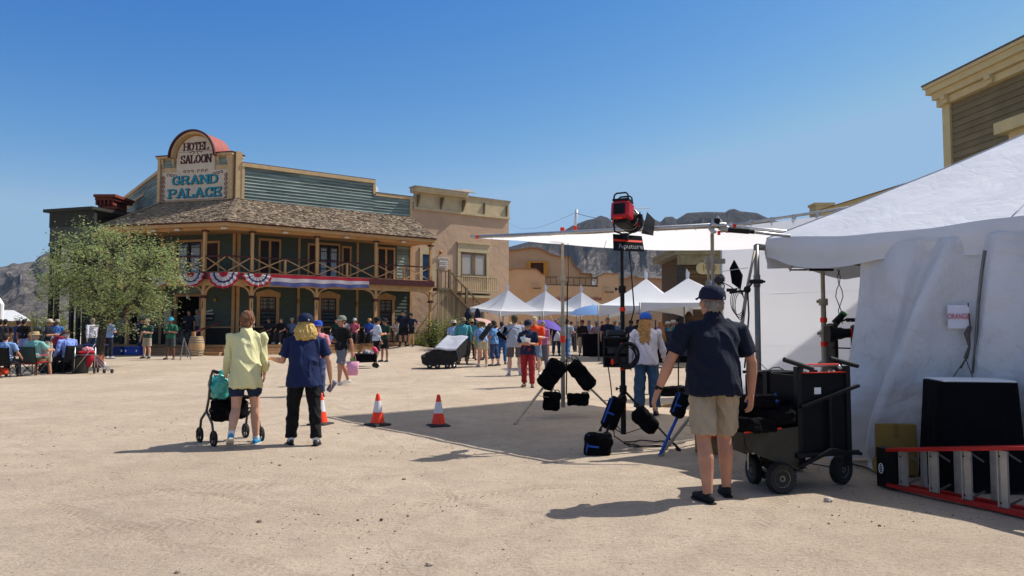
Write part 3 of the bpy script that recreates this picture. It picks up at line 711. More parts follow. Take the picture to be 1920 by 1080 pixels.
# slab-serif strokes for painted lettering
GL = {
 'H': ([[(0, 0), (0, 1)], [(.7, 0), (.7, 1)], [(0, .5), (.7, .5)]], [(0, 0), (0, 1), (.7, 0), (.7, 1)], .7),
 'O': ([[(.36+.36*cos(a), .5+.5*sin(a)) for a in [i*pi/10 for i in range(21)]]], [], .72),
 'T': ([[(.35, 0), (.35, 1)], [(0, 1), (.7, 1)], [(0, 1), (0, .8)], [(.7, 1), (.7, .8)]], [(.35, 0)], .7),
 'E': ([[(0, 0), (0, 1)], [(0, 1), (.6, 1)], [(0, .5), (.45, .5)], [(0, 0), (.6, 0)], [(.6, 1), (.6, .8)], [(.6, 0), (.6, .2)], [(.45, .6), (.45, .4)]], [(0, 0), (0, 1)], .6),
 'L': ([[(0, 0), (0, 1)], [(0, 0), (.6, 0)], [(.6, 0), (.6, .25)]], [(0, 1), (0, 0)], .6),
 'S': ([[(.62, .82), (.5, .97), (.3, 1), (.1, .92), (.04, .75), (.12, .6), (.35, .5), (.56, .4), (.63, .22), (.53, .06), (.32, 0), (.12, .05), (.02, .2)], [(.62, .98), (.62, .75)], [(.02, .02), (.02, .28)]], [], .64),
 'A': ([[(0, 0), (.36, 1), (.72, 0)], [(.13, .33), (.59, .33)]], [(0, 0), (.72, 0)], .72),
 'N': ([[(0, 0), (0, 1)], [(0, 1), (.7, 0)], [(.7, 0), (.7, 1)]], [(0, 0), (0, 1), (.7, 1)], .7),
 'G': ([[(.62, .8), (.5, .95), (.34, 1), (.12, .88), (.02, .6), (.02, .4), (.12, .12), (.34, 0), (.52, .04), (.64, .15), (.64, .42)], [(.42, .42), (.74, .42)], [(.62, 1), (.62, .72)]], [], .7),
 'R': ([[(0, 0), (0, 1)], [(0, 1), (.42, 1), (.58, .92), (.62, .76), (.56, .6), (.42, .52), (0, .52)], [(.36, .52), (.66, 0)]], [(0, 0), (.66, 0)], .68),
 'D': ([[(0, 0), (0, 1)], [(0, 1), (.35, 1), (.58, .86), (.68, .5), (.58, .14), (.35, 0), (0, 0)]], [(0, 0), (0, 1)], .68),
 'P': ([[(0, 0), (0, 1)], [(0, 1), (.42, 1), (.6, .9), (.62, .73), (.56, .55), (.42, .48), (0, .48)]], [(0, 0), (0, 1)], .62),
 'C': ([[(.62, .78), (.5, .95), (.34, 1), (.12, .88), (.02, .6), (.02, .4), (.12, .12), (.34, 0), (.52, .05), (.64, .22)], [(.62, 1), (.62, .7)]], [], .66),
}
def slab(mb, text, cx, z0, wd, h, th, fat=1.0, d=-.01):
    gap = .27; tot = sum(GL[c][2] for c in text)+gap*(len(text)-1); sx = wd/tot; x = cx-wd/2; k = 0
    for c in text:
        st, sf, gw = GL[c]
        for pl in st:
            for (a, b), (e, f) in zip(pl, pl[1:]):
                vert = abs(a-e) < abs(b-f)*.9; t_ = th*(fat if vert else .62); k += 1; dd = d-.0007*(k % 9)
                p = Vector((x+a*sx, dd, z0+b*h)); q = Vector((x+e*sx, dd, z0+f*h)); u = (q-p).normalized()*t_*.3
                mb.bar(p-u, q+u, t_, .012, Vector((0, 1, 0)))
        for (a, b) in sf:
            mb.box((x+a*sx, d-.008, z0+b*h+(-1 if b > .5 else 1)*th*.2), (th*fat+.3*sx, .013, th*.45))
        x += (gw+gap)*sx
# sign tower on the chamfer
SG = hotel
t0 = hit(FCm, 297, 330, -.25)[0]; t1 = hit(FCm, 434, 330, -.25)[0]; tm = (t0+t1)/2+.02
zs0 = ZW-.02; zsh = hit(FCm, 415, 287, -.25)[1]; ztop = hit(FCm, 363, 243, -.6)[1]
ra = 1.36; zc = ztop-ra-.06
mb = MB(FCm)   # tower body
mb.b2(t0, t1, -.16, .7, zs0, zsh-.12)
o_sign = part("sign_tower", mb, TRIM2, hotel)
mb = MB(FCm)
tl, tr = t0+.16, t1-.22
mb.b2(tl, tr, -.2, -.165, zs0+.03, zs0+1.62)
arc = [(tm+(ra-.18)*cos(a), zc+(ra-.18)*sin(a)) for a in [i*pi/24 for i in range(25)]]
mb.prism([(tm+ra-.18, zs0+1.62), *arc, (tm-ra+.18, zs0+1.62)], -.2, -.17)
part("sign_board", mb, mat("sign_cream", hx('cdbda6'), .75, .08, 3, .05, 40), o_sign)
MAR2 = mat("sign_maroon", hx('6e3b33'), .7, .05)
mb = MB(FCm); slab(mb, "HOTEL", tm+.02, zc+.42, 1.5, .4, .062, 1.25, -.215); slab(mb, "SALOON", tm+.02, zc-.28, 1.85, .42, .068, 1.25, -.215); part("lettering", mb, mat("letter_maroon", hx('4a201c'), .7, .05), o_sign)
mb = MB(FCm); wt = tr-tl
slab(mb, "GRAND", tm, zs0+.92, wt*.66, .42, .125, 1.05, -.215); slab(mb, "PALACE", tm+.02, zs0+.2, wt*.76, .45, .125, 1.05, -.215)
part("lettering", mb, mat("letter_maroon2", hx('38302c'), .7, .05), o_sign)
mb = MB(FCm)
slab(mb, "GRAND", tm-.02, zs0+.935, wt*.66, .42, .1, 1.1, -.232); slab(mb, "PALACE", tm, zs0+.215, wt*.76, .45, .1, 1.1, -.232)
part("lettering", mb, mat("letter_teal", hx('1f8a9c'), .7, .05), o_sign)
mb = MB(FCm)   # scroll work
def curl(cx, cz, r, a0, a1, s=1, th=.036, n=14):
    pts = []
    for i in range(n+1): f = i/n; a = a0+(a1-a0)*f; rr = r*(1-.75*f); pts.append(Vector((cx+s*rr*cos(a), -.208, cz+rr*sin(a))))
    for p, q in zip(pts, pts[1:]): mb.bar(p, q, th, .01, Vector((0, 1, 0)))
mb.b2(tm-1.05, tm+1.05, -.21, -.202, zc+.33, zc+.345)
for s in (-1, 1):
    xe = tl+.12 if s < 0 else tr-.12
    for i, zz in enumerate((.35, .6, .85, 1.1, 1.32)): curl(xe-s*.05, zs0+zz, .12, pi*.5, pi*3.3, -s)
    for i, dx in enumerate((.3, .52, .74)): curl(xe-s*dx, zs0+1.47-.04*i, .11, -.2, 6, -s)
    for dx in (.18, .42, .66): curl(tm+s*dx, zs0+1.6, .1, 0, 5.5, s)
    curl(tm+s*.16, zc+.27, .12, .3, 5, s); curl(tm+s*.36, zc+.28, .07, .3, 5, s)
    mb.prism([(xe+s*.04, zs0+.08), (xe-s*.16, zs0+.08), (xe-s*.06, zs0+.14), (xe+s*.04, zs0+.27)], -.21, -.2)
mb.b2(tl+.1, tr-.1, -.21, -.2, zs0+.055, zs0+.075); mb.b2(tl+.02, tl+.04, -.21, -.2, zs0+.05, zs0+1.58); mb.b2(tr-.04, tr-.02, -.21, -.2, zs0+.05, zs0+1.58)
part("scroll_work", mb, MAR2, o_sign)
mb = MB(FCm)  # pilasters, shoulders with brackets
mb.b2(t0-.03, t0+.13, -.3, -.16, zs0, zsh-.12); mb.b2(t1-.2, t1+.05, -.3, -.16, zs0, zsh-.12)
for a, b in ((t0-.08, tm-ra+.02), (tm+ra-.02, t1+.1)): mb.b2(a, b, -.36, .72, zsh-.12, zsh)
for a in (t0+.2, tm-ra-.06, tm+ra+.02, t1-.3): 
    mb.b2(a, a+.1, -.3, -.165, zsh-.42, zsh-.13); mb.b2(a+.015, a+.085, -.24, -.165, zsh-.58, zsh-.42)
part("pilaster", mb, TRIM2, o_sign)
mb = MB(FCm); mb.b2(t0+.14, tm-ra+.1, -.18, -.163, zsh-.6, zsh-.2); mb.b2(tm+ra-.1, t1-.2, -.18, -.163, zsh-.6, zsh-.2); part("frieze_panel", mb, TEAL, o_sign)
mb = MB(FCm)
for a, b in ((t0-.12, tm-ra), (tm+ra, t1+.14)): mb.b2(a, b, -.4, .74, zsh+.002, zsh+.05)
def hood(r0, r1, d0, d1, n=24, a0=0, a1=pi):
    for i in range(n):
        a = a0+(a1-a0)*i/n; b = a0+(a1-a0)*(i+1)/n; q = []
        for y in (d0, d1):
            for (r, t_) in ((r0, a), (r1, a), (r1, b), (r0, b)): q.append((tm+r*cos(t_), y, zc+r*sin(t_)))
        mb.add(q, [(0, 1, 2, 3), (7, 6, 5, 4), (0, 3, 7, 4), (1, 5, 6, 2), (0, 4, 5, 1), (3, 2, 6, 7)])
hood(ra, ra+.09, -.62, -.5); mb.b2(tm-ra-.09, tm-ra, -.62, -.5, zsh, zc+.02); mb.b2(tm+ra, tm+ra+.09, -.62, -.5, zsh, zc+.02)
part("arch_moulding", mb, MAROON, o_sign)
mb = MB(FCm); hood(ra-.1, ra-.003, -.5, -.17); mb.b2(tm-ra, tm-ra+.1, -.5, -.17, zsh, zc); mb.b2(tm+ra-.1, tm+ra, -.5, -.17, zsh, zc); part("arch_reveal", mb, TRIM2, o_sign)
mb = MB(FCm); hood(ra, ra+.04, -.5, 1.0); mb.prism([(tm+ra*cos(i*pi/20), zc+ra*sin(i*pi/20)) for i in range(21)], .9, .98); part("arch_roof", mb, mat("salmon_roof", hx('9a5249'), .7, .1, 4), o_sign)
mb = MB(FCm); mb.prism([(tm+(ra-.1)*cos(i*pi/20), zc+(ra-.1)*sin(i*pi/20)) for i in range(21)], -.155, -.15); mb.b2(tm-ra+.1, tm+ra-.1, -.157, -.15, zsh-.13, zc); part("arch_back", mb, mat("ochre_paint", hx('c08a35'), .8, .08, 3), o_sign)
mb = MB(FRm); mb.b2(-.15, .16, -.11, .6, ZW, 10.9); part("sign_tower_side", mb, TRIM2, hotel)
# swamp cooler on the roof
q = P(690, 352, 44.5); q.z = 10.1
mb = MB(); mb.box((q.x, q.y, 9.3), (1.1, .9, 1.5), None, .04)
for i in range(6): mb.box((q.x, q.y-.46, 9.1+i*.15), (.9, .02, .05))
solo("rooftop_cooler", mb, mat("cooler_grey", hx('b9b6b6'), .6, .1, 4), "light grey box cooler standing behind the stepped green parapet", "air cooler")
# clapper sign, posters
def flat(fm, px0, py0, px1, py1, d, m, nm, parent, th=.02):
    a, za = hit(fm, px0, py0, d); b, zb = hit(fm, px1, py1, d); mb = MB(fm); mb.b2(a, b, d, d+th, zb, za); return part(nm, mb, m, parent), (a+b)/2, (za+zb)/2, b-a, za-zb
cs = thing("clapperboard_sign", "black and white clapperboard-shaped sign on the green wall right of the saloon door", "sign", FCm @ Vector((hit(FCm, 392, 592, -.1)[0], -.1, 2)))
flat(FCm, 384, 589, 400, 601, -.13, mat("sign_black", hx('151515'), .6), "board", cs)
a, z = hit(FCm, 384, 586, -.13); b, _ = hit(FCm, 400, 586, -.13)
mb = MB(FCm @ Matrix.Translation((a, 0, z)) @ Matrix.Rotation(-.2, 4, 'Y'))
for i in range(5): mb.b2((b-a)*i/5, (b-a)*(i+.55)/5, -.14, -.12, -.02, .07)
mb2 = MB(FCm @ Matrix.Translation((a, 0, z))); 
for i in range(5): mb2.b2((b-a)*(i+.4)/5, (b-a)*(i+.95)/5, -.14, -.12, -.1, -.03)
part("clap_stick", mb, WHITE, cs); part("clap_stripe", mb2, WHITE, cs)
t, z = hit(FCm, 392, 596, -.14)
textobj("ACTION", "lettering", WHITE, cs, FCm @ Matrix.Translation((t, -.135, z-.03)) @ Matrix.Rotation(pi/2, 4, 'X'), .11)
ps = thing("menu_board", "tall cream board with dark script lines hanging left of the saloon doorway", "sign", FCm @ Vector((hit(FCm, 314, 590, -.3)[0], -.3, 2)))
_, pc, pz, pw, ph_ = flat(FCm, 308, 580, 320, 612, -.3, mat("cream_board", hx('c9b896'), .8, .1, 9), "board", ps)
mb = MB(FCm); rg = random.Random(2)
for i in range(6):
    zz = pz+ph_*.4-i*ph_*.155
    for k in range(4): x = pc-pw*.3+k*pw*.2; mb.bar((x, -.304, zz+rg.uniform(-.03, .03)), (x+pw*.16, -.304, zz+rg.uniform(-.03, .03)), .025, .006, Vector((0, 1, 0)))
part("script", mb, mat("ink_dark", hx('2a201c'), .8), ps)
# bunting
BR = mat("bunting_red", hx('b32a3c'), .85, .12, 12, trans=.25); BW = mat("bunting_white", hx('c9c2c6'), .85, .08, 9, trans=.25); BB = mat("bunting_blue", hx('22305e'), .85, .15, 12, trans=.2)
labs = ["pleated red white and blue fan bunting over the porch corner, rightmost of the fans", "pleated red white and blue fan bunting beside the corner, second fan from the right",
        "red white and blue fan bunting above the saloon doorway", "red white and blue fan bunting half hidden by the tree crown"]
for lb, (fm, cpx, wpx) in zip(labs, ((FR, 483, 58), (FC0, 420, 60), (FC0, 358, 52), (FC0, 298, 50))):
    dd = HP-.34
    if cpx == 483: ta, _ = hit(fm, 454, 512, dd); tb, _ = hit(fm, 511, 512, dd)
    else: ta, _ = hit(fm, cpx-wpx/2, 512, dd); tb, _ = hit(fm, cpx+wpx/2, 512, dd)
    tc_ = (ta+tb)/2; r = (tb-ta)/2; zt = Z2+.0
    bt = thing("bunting", lb, "bunting", fm @ Vector((tc_, dd, zt-.8)), 0, "fan buntings along the balcony edge")
    def fan(r0, r1, m, nm, skip=0):
        mb = MB(fm); n = 48
        def fn(u, v):
            a = pi+u*pi; rr = r*(r0+(r1-r0)*v)*(1+.02*sin(u*40)); k = .028*sin(u*pi*15)*(.3+rr/r)
            return (tc_+rr*cos(a), dd-.03+k, zt+rr*sin(a)*.86)
        if skip:
            for i in range(8):
                mb.grid(lambda u, v, i=i: fn((i+.14+u*.72)/8, v), 5, 1)
        else: mb.grid(fn, n*2, 2)
        part(nm, mb, m, bt, True)
    fan(.0, .28, BR, "red_centre"); fan(.28, .5, BW, "white_band"); fan(.5, .54, BW, "white_band"); fan(.54, .66, BB, "blue_band"); fan(.66, .86, BW, "white_band"); fan(.86, 1.0, BR, "red_border")
bl = thing("long_bunting", "long red white and blue striped cloth banner hung along the balcony right of the fans", "bunting", FR @ Vector((3.5, HP-.34, 3.5)))
ta, _ = hit(FR, 508, 520, HP-.36); tb, _ = hit(FR, 692, 530, HP-.36)
for nm, m, a0, a1 in (("red_stripe", BR, 0, .3), ("white_stripe", BW, .3, .62), ("blue_stripe", mat("bunting_faded_blue", hx('5a5f92'), .85, .15, 6, trans=.25), .62, .98)):
    mb = MB(FR)
    def fn(u, v):
        vv = a0+(a1-a0)*v; sag = .06*sin(u*pi*7)*vv+.012*sin(u*47)*vv
        return (ta+u*(tb-ta), HP-.36+.035*sin(u*34+vv)*vv, Z2+.02-.62*vv*(1-.1*u)+sag*.6-.0*u)
    mb.grid(fn, 140, 4); part(nm, mb, m, bl, True)
# ================================================================== TAN BUILDING right of the hotel
STUC = mat("tan_stucco", hx('bc9e82'), .9, .08, .9, .55, 3.2, bdist=.05)
PALE = mat("pale_yellow_trim", hx('bdab86'), .75, .12, 2, .12, 30)
OLIVE = mat("olive_brown_wood", hx('75644a'), .85, .25, 4, .3, 30, stretch=(1, 1, .3))
tan = thing("stucco_building", "tan stucco building with pale cornice, balcony window and outdoor staircase right of the green hotel", "building", tuple(FRm @ Vector((lenR, 0, .2))))
TE, _ = hit(FRm, 954, 450, 0); _, zt = hit(FRm, 954, 382, 0)
# 3D reveal: front wall with real depth
mb = MB(FRm); mb.b2(lenR, TE, .0, 9, 0, 9.35); part("wall", mb, STUC, tan)
ZB = hit(FRm, 900, 402, 0)[1]
mb = MB(FRm); mb.b2(lenR+.12, TE, -.06, .0, ZB, 9.95); mb.b2(lenR+.1, TE+.02, -.14, .0, ZB-.14, ZB); part("frieze", mb, PALE, tan)
mb = MB(FRm); tc1, _ = hit(FRm, 876, 370, -.3); mb.b2(lenR+.05, tc1, -.42, .3, 9.9, 10.02); mb.b2(lenR+.05, tc1, -.46, .3, 10.02, 10.2); mb.b2(tc1, TE+.05, -.1, .3, 9.95, 10.05); part("cornice", mb, PALE, tan)
mb = MB(FRm); mb.b2(lenR, tc1+.05, -.5, .35, 10.2, 10.25); mb.b2(tc1, TE+.1, -.14, .35, 10.05, 10.1)
mb.add([(lenR+3, -.3, 10.3), (lenR+4.6, -.3, 10.3), (lenR+4.4, .3, 10.62), (lenR+2.6, .3, 10.4), (lenR+3, -.25, 10.28), (lenR+4.6, -.25, 10.28)], [(0, 1, 2, 3), (4, 5, 1, 0)])
part("roof_edge", mb, mat("rusty_flashing", hx('8e8478'), .7, .3, 6), tan)
for px in (783, 827, 868, 908, 950):
    t = hit(FRm, px, 380, -.1)[0]; mb = MB(FRm); dd = .4 if px < 880 else .12
    mb.prism([(0, 0), (0, .75), (-dd, .75), (-dd, .62), (-.08, .1)], t-.04, t+.04, Matrix(((0, 1, 0, 0), (1, 0, 0, -.06), (0, 0, 1, ZB+.02), (0, 0, 0, 1))))
    part("cornice_bracket", mb, OLIVE, tan)
# right window with frame, hood and balconet
def at(px, py, d=-.05): return hit(FRm, px, py, d)
(a, zt_), (b, _) = at(858, 470), at(917, 470); zb_ = at(880, 520)[1]; zs = at(880, 547)[1]
mb = MB(FRm); mb.b2(a, a+.22, -.08, 0, zs, zt_+.35); mb.b2(b-.22, b, -.08, 0, zs, zt_+.35); mb.b2(a, b, -.09, 0, zt_-.05, zt_+.5); mb.b2(a-.1, b+.1, -.16, 0, zt_+.5, zt_+.58)
o = part("window", mb, PALE, tan)
mb = MB(FRm); c, d = a+.22, b-.22; m_ = (c+d)/2
mb.b2(c, c+.14, -.05, 0, zb_, zt_-.05); mb.b2(d-.14, d, -.05, 0, zb_, zt_-.05); mb.b2(m_-.15, m_+.15, -.05, 0, zb_, zt_-.05); mb.b2(c, d, -.052, 0, zt_-.2, zt_-.05); mb.b2(c, d, -.052, 0, zb_, zb_+.2); part("sash", mb, OLIVE, o)
mb = MB(FRm); mb.b2(c+.1, d-.1, -.02, -.005, zb_+.1, zt_-.1); part("blind", mb, mat("window_blind", hx('aaa49c'), .6, .05, 2), o)
zr = at(880, 519)[1]; zf = at(880, 547)[1]
mb = MB(FRm); mb.b2(a-.1, b+.15, -.75, 0, zf-.12, zf); mb.b2(a-.05, b+.1, -.72, 0, zf-.4, zf-.25)
mb.b2(a-.1, b+.15, -.78, -.7, zr-.06, zr); mb.b2(a-.1, b+.15, -.76, -.72, zf+.06, zf+.12)
n = 17
for i in range(n+1):
    t = a-.1+(b-a+.25)*i/n; w_ = .05 if i not in (0, n) else .1; mb.b2(t-w_/2, t+w_/2, -.765, -.715, zf, zr-.06)
for s in (a-.1, b+.1): mb.b2(s, s+.05, -.7, 0, zr-.06, zr)
part("balconet", mb, PALE, tan)
# left window with dark blue pane, partly behind the hotel porch
(a, zt_), (b, _) = at(787, 476), at(812, 476); zb_ = at(800, 500)[1]
mb = MB(FRm); mb.b2(a, a+.2, -.07, 0, zb_-.9, zt_+.4); mb.b2(b-.1, b+.12, -.07, 0, zb_-.9, zt_+.4); mb.b2(a+.2, b-.1, -.072, 0, zt_, zt_+.4); o = part("window", mb, PALE, tan)
mb = MB(FRm); mb.b2(a+.2, b-.1, -.03, -.01, zb_-.9, zt_); part("pane", mb, mat("blue_pane", hx('1d3552'), .15, .2, 2), o)
# small signs on the wall
for (x0, y0, x1, y1), lb in (((822, 482, 843, 487), "narrow white board sign on the tan wall, topmost of three"), ((824, 488, 839, 495), "small white notice on the tan wall, middle of three"), ((824, 496, 839, 502), "small white notice on the tan wall, lowest of three")):
    t = thing("wall_sign", lb, "sign", tuple(FRm @ Vector((at(x0, y0)[0], -.05, at(x0, y1)[1]))), 0, "white notices on the tan wall")
    flat(FRm, x0, y0, x1, y1, -.05, mat("notice_white", hx('c8c5bd'), .7, .06, 6), "board", t)
    mb = MB(FRm); a, z = at(x0, (y0+y1)/2); b = at(x1, y0)[0]
    for i in range(6): mb.box((a+(b-a)*(.15+.14*i), -.056, z), ((b-a)*.08, .004, .05))
    part("script", mb, mat("ink_grey", hx('5c5650'), .8), t)
t, z = at(824, 473); mb = MB(FRm); mb.ell((t, -.2, z), (.1, .1, .12)); mb.box((t+.05, -.1, z-.1), (.05, .2, .05)); part("wall_lamp", mb, LAMPM, tan, True)
# timber staircase: landing, flight, vertical board screen
TIM = mat("weathered_timber", hx('8d7a5c'), .9, .3, 3, .35, 40, stretch=(1, 1, .2), rnd=.3)
stair = thing("staircase", "weathered timber staircase with board screen descending behind the bushes to the tents", "staircase", tuple(FRm @ Vector((lenR+2, -2, .2))))
DS = -2.6
FS = frame(FRm @ Vector((0, DS, 0)), UR, NR)
def sa(px, py, d=0): return hit(FS, px, py, d)
tA = sa(820, 560)[0]; tB, zL = sa(843, 540); tC, zC = sa(905, 606); tA = max(tA, lenR-1.3)
slope = (zC-zL)/(tC-tB)
def zst(t): return zL if t < tB else zL+slope*(t-tB)
mb = MB(FS); t = tA; rg = random.Random(1)
while t < tC+2:
    z1 = zst(t)-.12
    if z1 > .5: mb.b2(t, t+.14, -.02+rg.uniform(-.008, .008), .02, .2, z1)
    t += .155
part("board_screen", mb, TIM, stair)
mb = MB(FS); mb.b2(tA, tB, -.06, 1.4, zL-.14, zL); mb.bar((tB, -.05, zL-.1), (tC+2, -.05, zst(tC+2)-.1), .06, .26, Vector((0, 1, 0)))
mb.bar((tB, 1.2, zL-.1), (tC+2, 1.2, zst(tC+2)-.1), .06, .26, Vector((0, 1, 0)))
part("stringer", mb, OLIVE, stair)
mb = MB(FS); n = 22
for i in range(n): t = tB+(tC+2-tB)*i/n; mb.b2(t, t+.3, 0, 1.2, zst(t)-.09, zst(t)-.05)
part("tread", mb, OLIVE, stair)
mb = MB(FS)
mb.b2(tA, tB, -.04, .04, zL+.95, zL+1.03)
mb.bar((tB, 0, zL+1), (tC+.4, 0, zst(tC+.4)+1), .07, .09, Vector((0, 1, 0)))
for t in (tA+.05, tB, (tB+tC)/2, tC): mb.b2(t-.07, t+.07, -.07, .07, zst(t)-.1, zst(t)+1.1)
k = 0
t = tA+.25
while t < tC:
    mb.b2(t-.03, t+.03, -.02, .02, zst(t), zst(t)+.97); t += .3 if t < tB else .42
part("railing", mb, OLIVE, stair)
# ================================================================== SPANISH STYLE BUILDING
STU2 = mat("ochre_stucco", hx('c0a27e'), .92, .08, .8, .5, 2.2, bdist=.05)
TILE = mat("terracotta_coping", hx('9c7350'), .85, .2, 5)
YS = 60.0
sp = thing("mission_building", "long ochre mission-style building with curved parapet and flat towers beyond the white tents", "building", P(1080, 640, YS) - Vector((0, 0, 0)))
def outline(mb, pts, Y, dep, zbase=.2, cop=None):
    w_ = [P(x, y, Y) for x, y in pts]
    mb.prism([(p.x, p.z) for p in w_]+[(w_[-1].x, zbase), (w_[0].x, zbase)], Y, Y+dep)
    if cop:
        for p, q in zip(w_, w_[1:]): cop.bar((p.x, Y+dep/2-.06, p.z+.05), (q.x, Y+dep/2-.06, q.z+.05), .12 if abs(p.x-q.x) > .05 else .1, dep+.3, Vector((0, 1, 0)))
def sm(pts, n=4): return pts
cop = MB(); cop2 = MB(); cop3 = MB()
back = [(930, 473), (955, 471), (972, 470), (985, 467), (998, 466), (1012, 468), (1024, 473), (1034, 479), (1048, 482), (1068, 483), (1071, 490), (1076, 499), (1081, 504), (1087, 507), (1089, 514), (1089, 514.1), (1109, 515), (1110, 525)]
mb = MB(); outline(mb, back, 63, 1.2, .2, cop); part("parapet_wall", mb, STU2, sp)
front = [(930, 507), (954, 507), (966, 505), (982, 505), (1005, 506), (1010, 510), (1015, 515), (1022, 517), (1022, 534), (1121, 538), (1122, 519), (1128, 516), (1134, 514), (1160, 515)]
mb = MB(); outline(mb, front, YS, 1.0, .2); part("front_wall", mb, STU2, sp)
for a, b in ((0, 7), (10, 13)):
    for p, q in zip(front[a:b], front[a+1:b+1]):
        p, q = P(*p, YS), P(*q, YS); cop2.bar((p.x, YS+.5, p.z+.05), (q.x, YS+.5, q.z+.05), .1, 1.2, Vector((0, 1, 0)))
right = [(1150, 524), (1175, 524), (1180, 520), (1190, 520), (1195, 523), (1290, 527)]
mb = MB(); outline(mb, right, 62, 1.0, .2, cop3); part("side_wall", mb, mat("rosy_stucco", hx('a88c70'), .92, .08, .8, .3, 3), sp)
part("coping", cop, TILE, sp); part("coping", cop2, TILE, sp); part("coping", cop3, TILE, sp)
mb = MB(); a, b = P(955, 640, 63), P(1275, 640, 63); mb.b2(a.x-4, b.x+6, 63.5, 72, .2, 5.2); part("rear_block", mb, STU2, sp)
def wbox(mb, x0, y0, x1, y1, Y, d0=0, d1=.1):
    a, b = P(x0, y0, Y), P(x1, y1, Y); mb.b2(a.x, b.x, Y-d1, Y-d0, b.z, a.z)
mb = MB(); wbox(mb, 988, 490, 1027, 493, 63, 0, .2); wbox(mb, 988, 493, 995, 520, 63, 0, .2); wbox(mb, 1019, 493, 1027, 520, 63, 0, .2); o = part("window", mb, mat("orange_ochre", hx('c58c35'), .85, .1, 3), sp)
mb = MB(); wbox(mb, 995, 493, 1019, 520, 63, 0, .05); part("shutter", mb, mat("dark_brown_wood", hx('4a2c1c'), .8, .3, 5, stretch=(8, 1, 1)), o)
mb = MB()
x0, x1 = 1022, 1121
for i in range(10):
    px = x0+(x1-x0)*i/9; wbox(mb, px-.8, 520+1.5*i/9, px+.8, 532+3*i/9, YS, -.6, -.5)
for ya, yb in ((517, 520), (532, 536)):
    a, b = P(x0, ya, YS), P(x1, ya+2, YS); c, d = P(x0, yb, YS), P(x1, yb+2, YS)
    mb.add([(a.x, YS+.45, c.z), (b.x, YS+.45, d.z), (b.x, YS+.45, b.z), (a.x, YS+.45, a.z), (a.x, YS+.6, c.z), (b.x, YS+.6, d.z), (b.x, YS+.6, b.z), (a.x, YS+.6, a.z)], [(0, 1, 2, 3), (7, 6, 5, 4), (0, 4, 5, 1), (3, 2, 6, 7)])
part("timber_balustrade", mb, OLIVE, sp)
for px, py in ((1003, 541), (1137, 548)):
    mb = MB(); wbox(mb, px-6, py-8, px+6, py+8, YS, 0, .12); wbox(mb, px-3, py-4, px+3, py+4, YS, .13, .2); part("wall_niche", mb, STU2, sp)
    q = P(px, py, YS); mb = MB(); mb.tube([(q.x-.1, YS-.2, q.z), (q.x+.35, YS-.9, q.z-.02)], .06, 8); mb.tube([(q.x+.35, YS-.9, q.z-.02), (q.x+.42, YS-1.02, q.z-.02)], .1, 8); part("spout", mb, OLIVE, sp)
textobj("Rosa's Spanish Cantina", "lettering", mat("red_letters", hx('9c3a2e'), .8), sp, Matrix.Translation(P(1074, 560, YS-.05)) @ Matrix.Rotation(pi/2, 4, 'X'), .5, .02, 'CENTER', .3)
# ================================================================== DARK TIMBER STORE behind the stands
ds_ = thing("timber_storefront", "dark weathered plank storefront with round cream sign beyond the overhead cloth", "building", P(1330, 640, 34))
DW = mat("dark_planks", hx('6a5138'), .9, .35, 3, .4, 25, rnd=.35, stretch=(.3, 1, 4))
mb = MB(); x0, x1 = P(1283, 600, 34).x, P(1283, 600, 34).x+9.5
for i in range(26):
    z = .2+i*.19
    mb.cur = random.Random(i).random(); mb.b2(x0, x1, 34+random.Random(i).uniform(0, .03), 34.1, z, z+.18)
mb.cur = .3; mb.b2(x0, x1, 34.1, 39, .2, 5.1)
mb.b2(x0+5, x1, 36, 39, 5.1, 6.7)
part("wall", mb, DW, ds_)
mb = MB(); mb.b2(x0-.25, x0+.05, 33.85, 34.2, .2, 4.9); part("corner_board", mb, mat("dark_corner", hx('3d3830'), .8), ds_)
mb = MB(); mb.b2(x0-.45, x1, 33.6, 39, 4.85, 5.05); mb.b2(x0-.3, x1, 33.75, 33.98, 4.4, 4.85); mb.b2(x0-.5, x1, 33.5, 39, 5.05, 5.2)
for i in range(5): mb.b2(x0+i*1.2-.2, x0+i*1.2, 33.65, 34, 4.45, 4.83)
part("cornice", mb, mat("olive_cornice", hx('8c8160'), .85, .2, 3), ds_)
os_ = thing("hanging_sign", "rounded cream sign board with gold letters on the dark plank storefront", "sign", P(1332, 503, 33.7))
a = P(1332, 503, 33.7); rr = .27; x2 = .75
mb = MB(); mb.prism([(a.x-x2/2+rr*cos(t), a.z+rr*sin(t)) for t in [pi/2+pi*i/14 for i in range(15)]]+[(a.x+x2/2+rr*cos(t), a.z+rr*sin(t)) for t in [-pi/2+pi*i/14 for i in range(15)]], 33.68, 33.74)
part("board", mb, mat("cream_sign", hx('c2b083'), .8, .1, 4), os_)
textobj("HO", "lettering", mat("gold_letters", hx('b5801f'), .6), os_, Matrix.Translation((a.x-.05, 33.67, a.z)) @ Matrix.Rotation(pi/2, 4, 'X'), .42, .01)
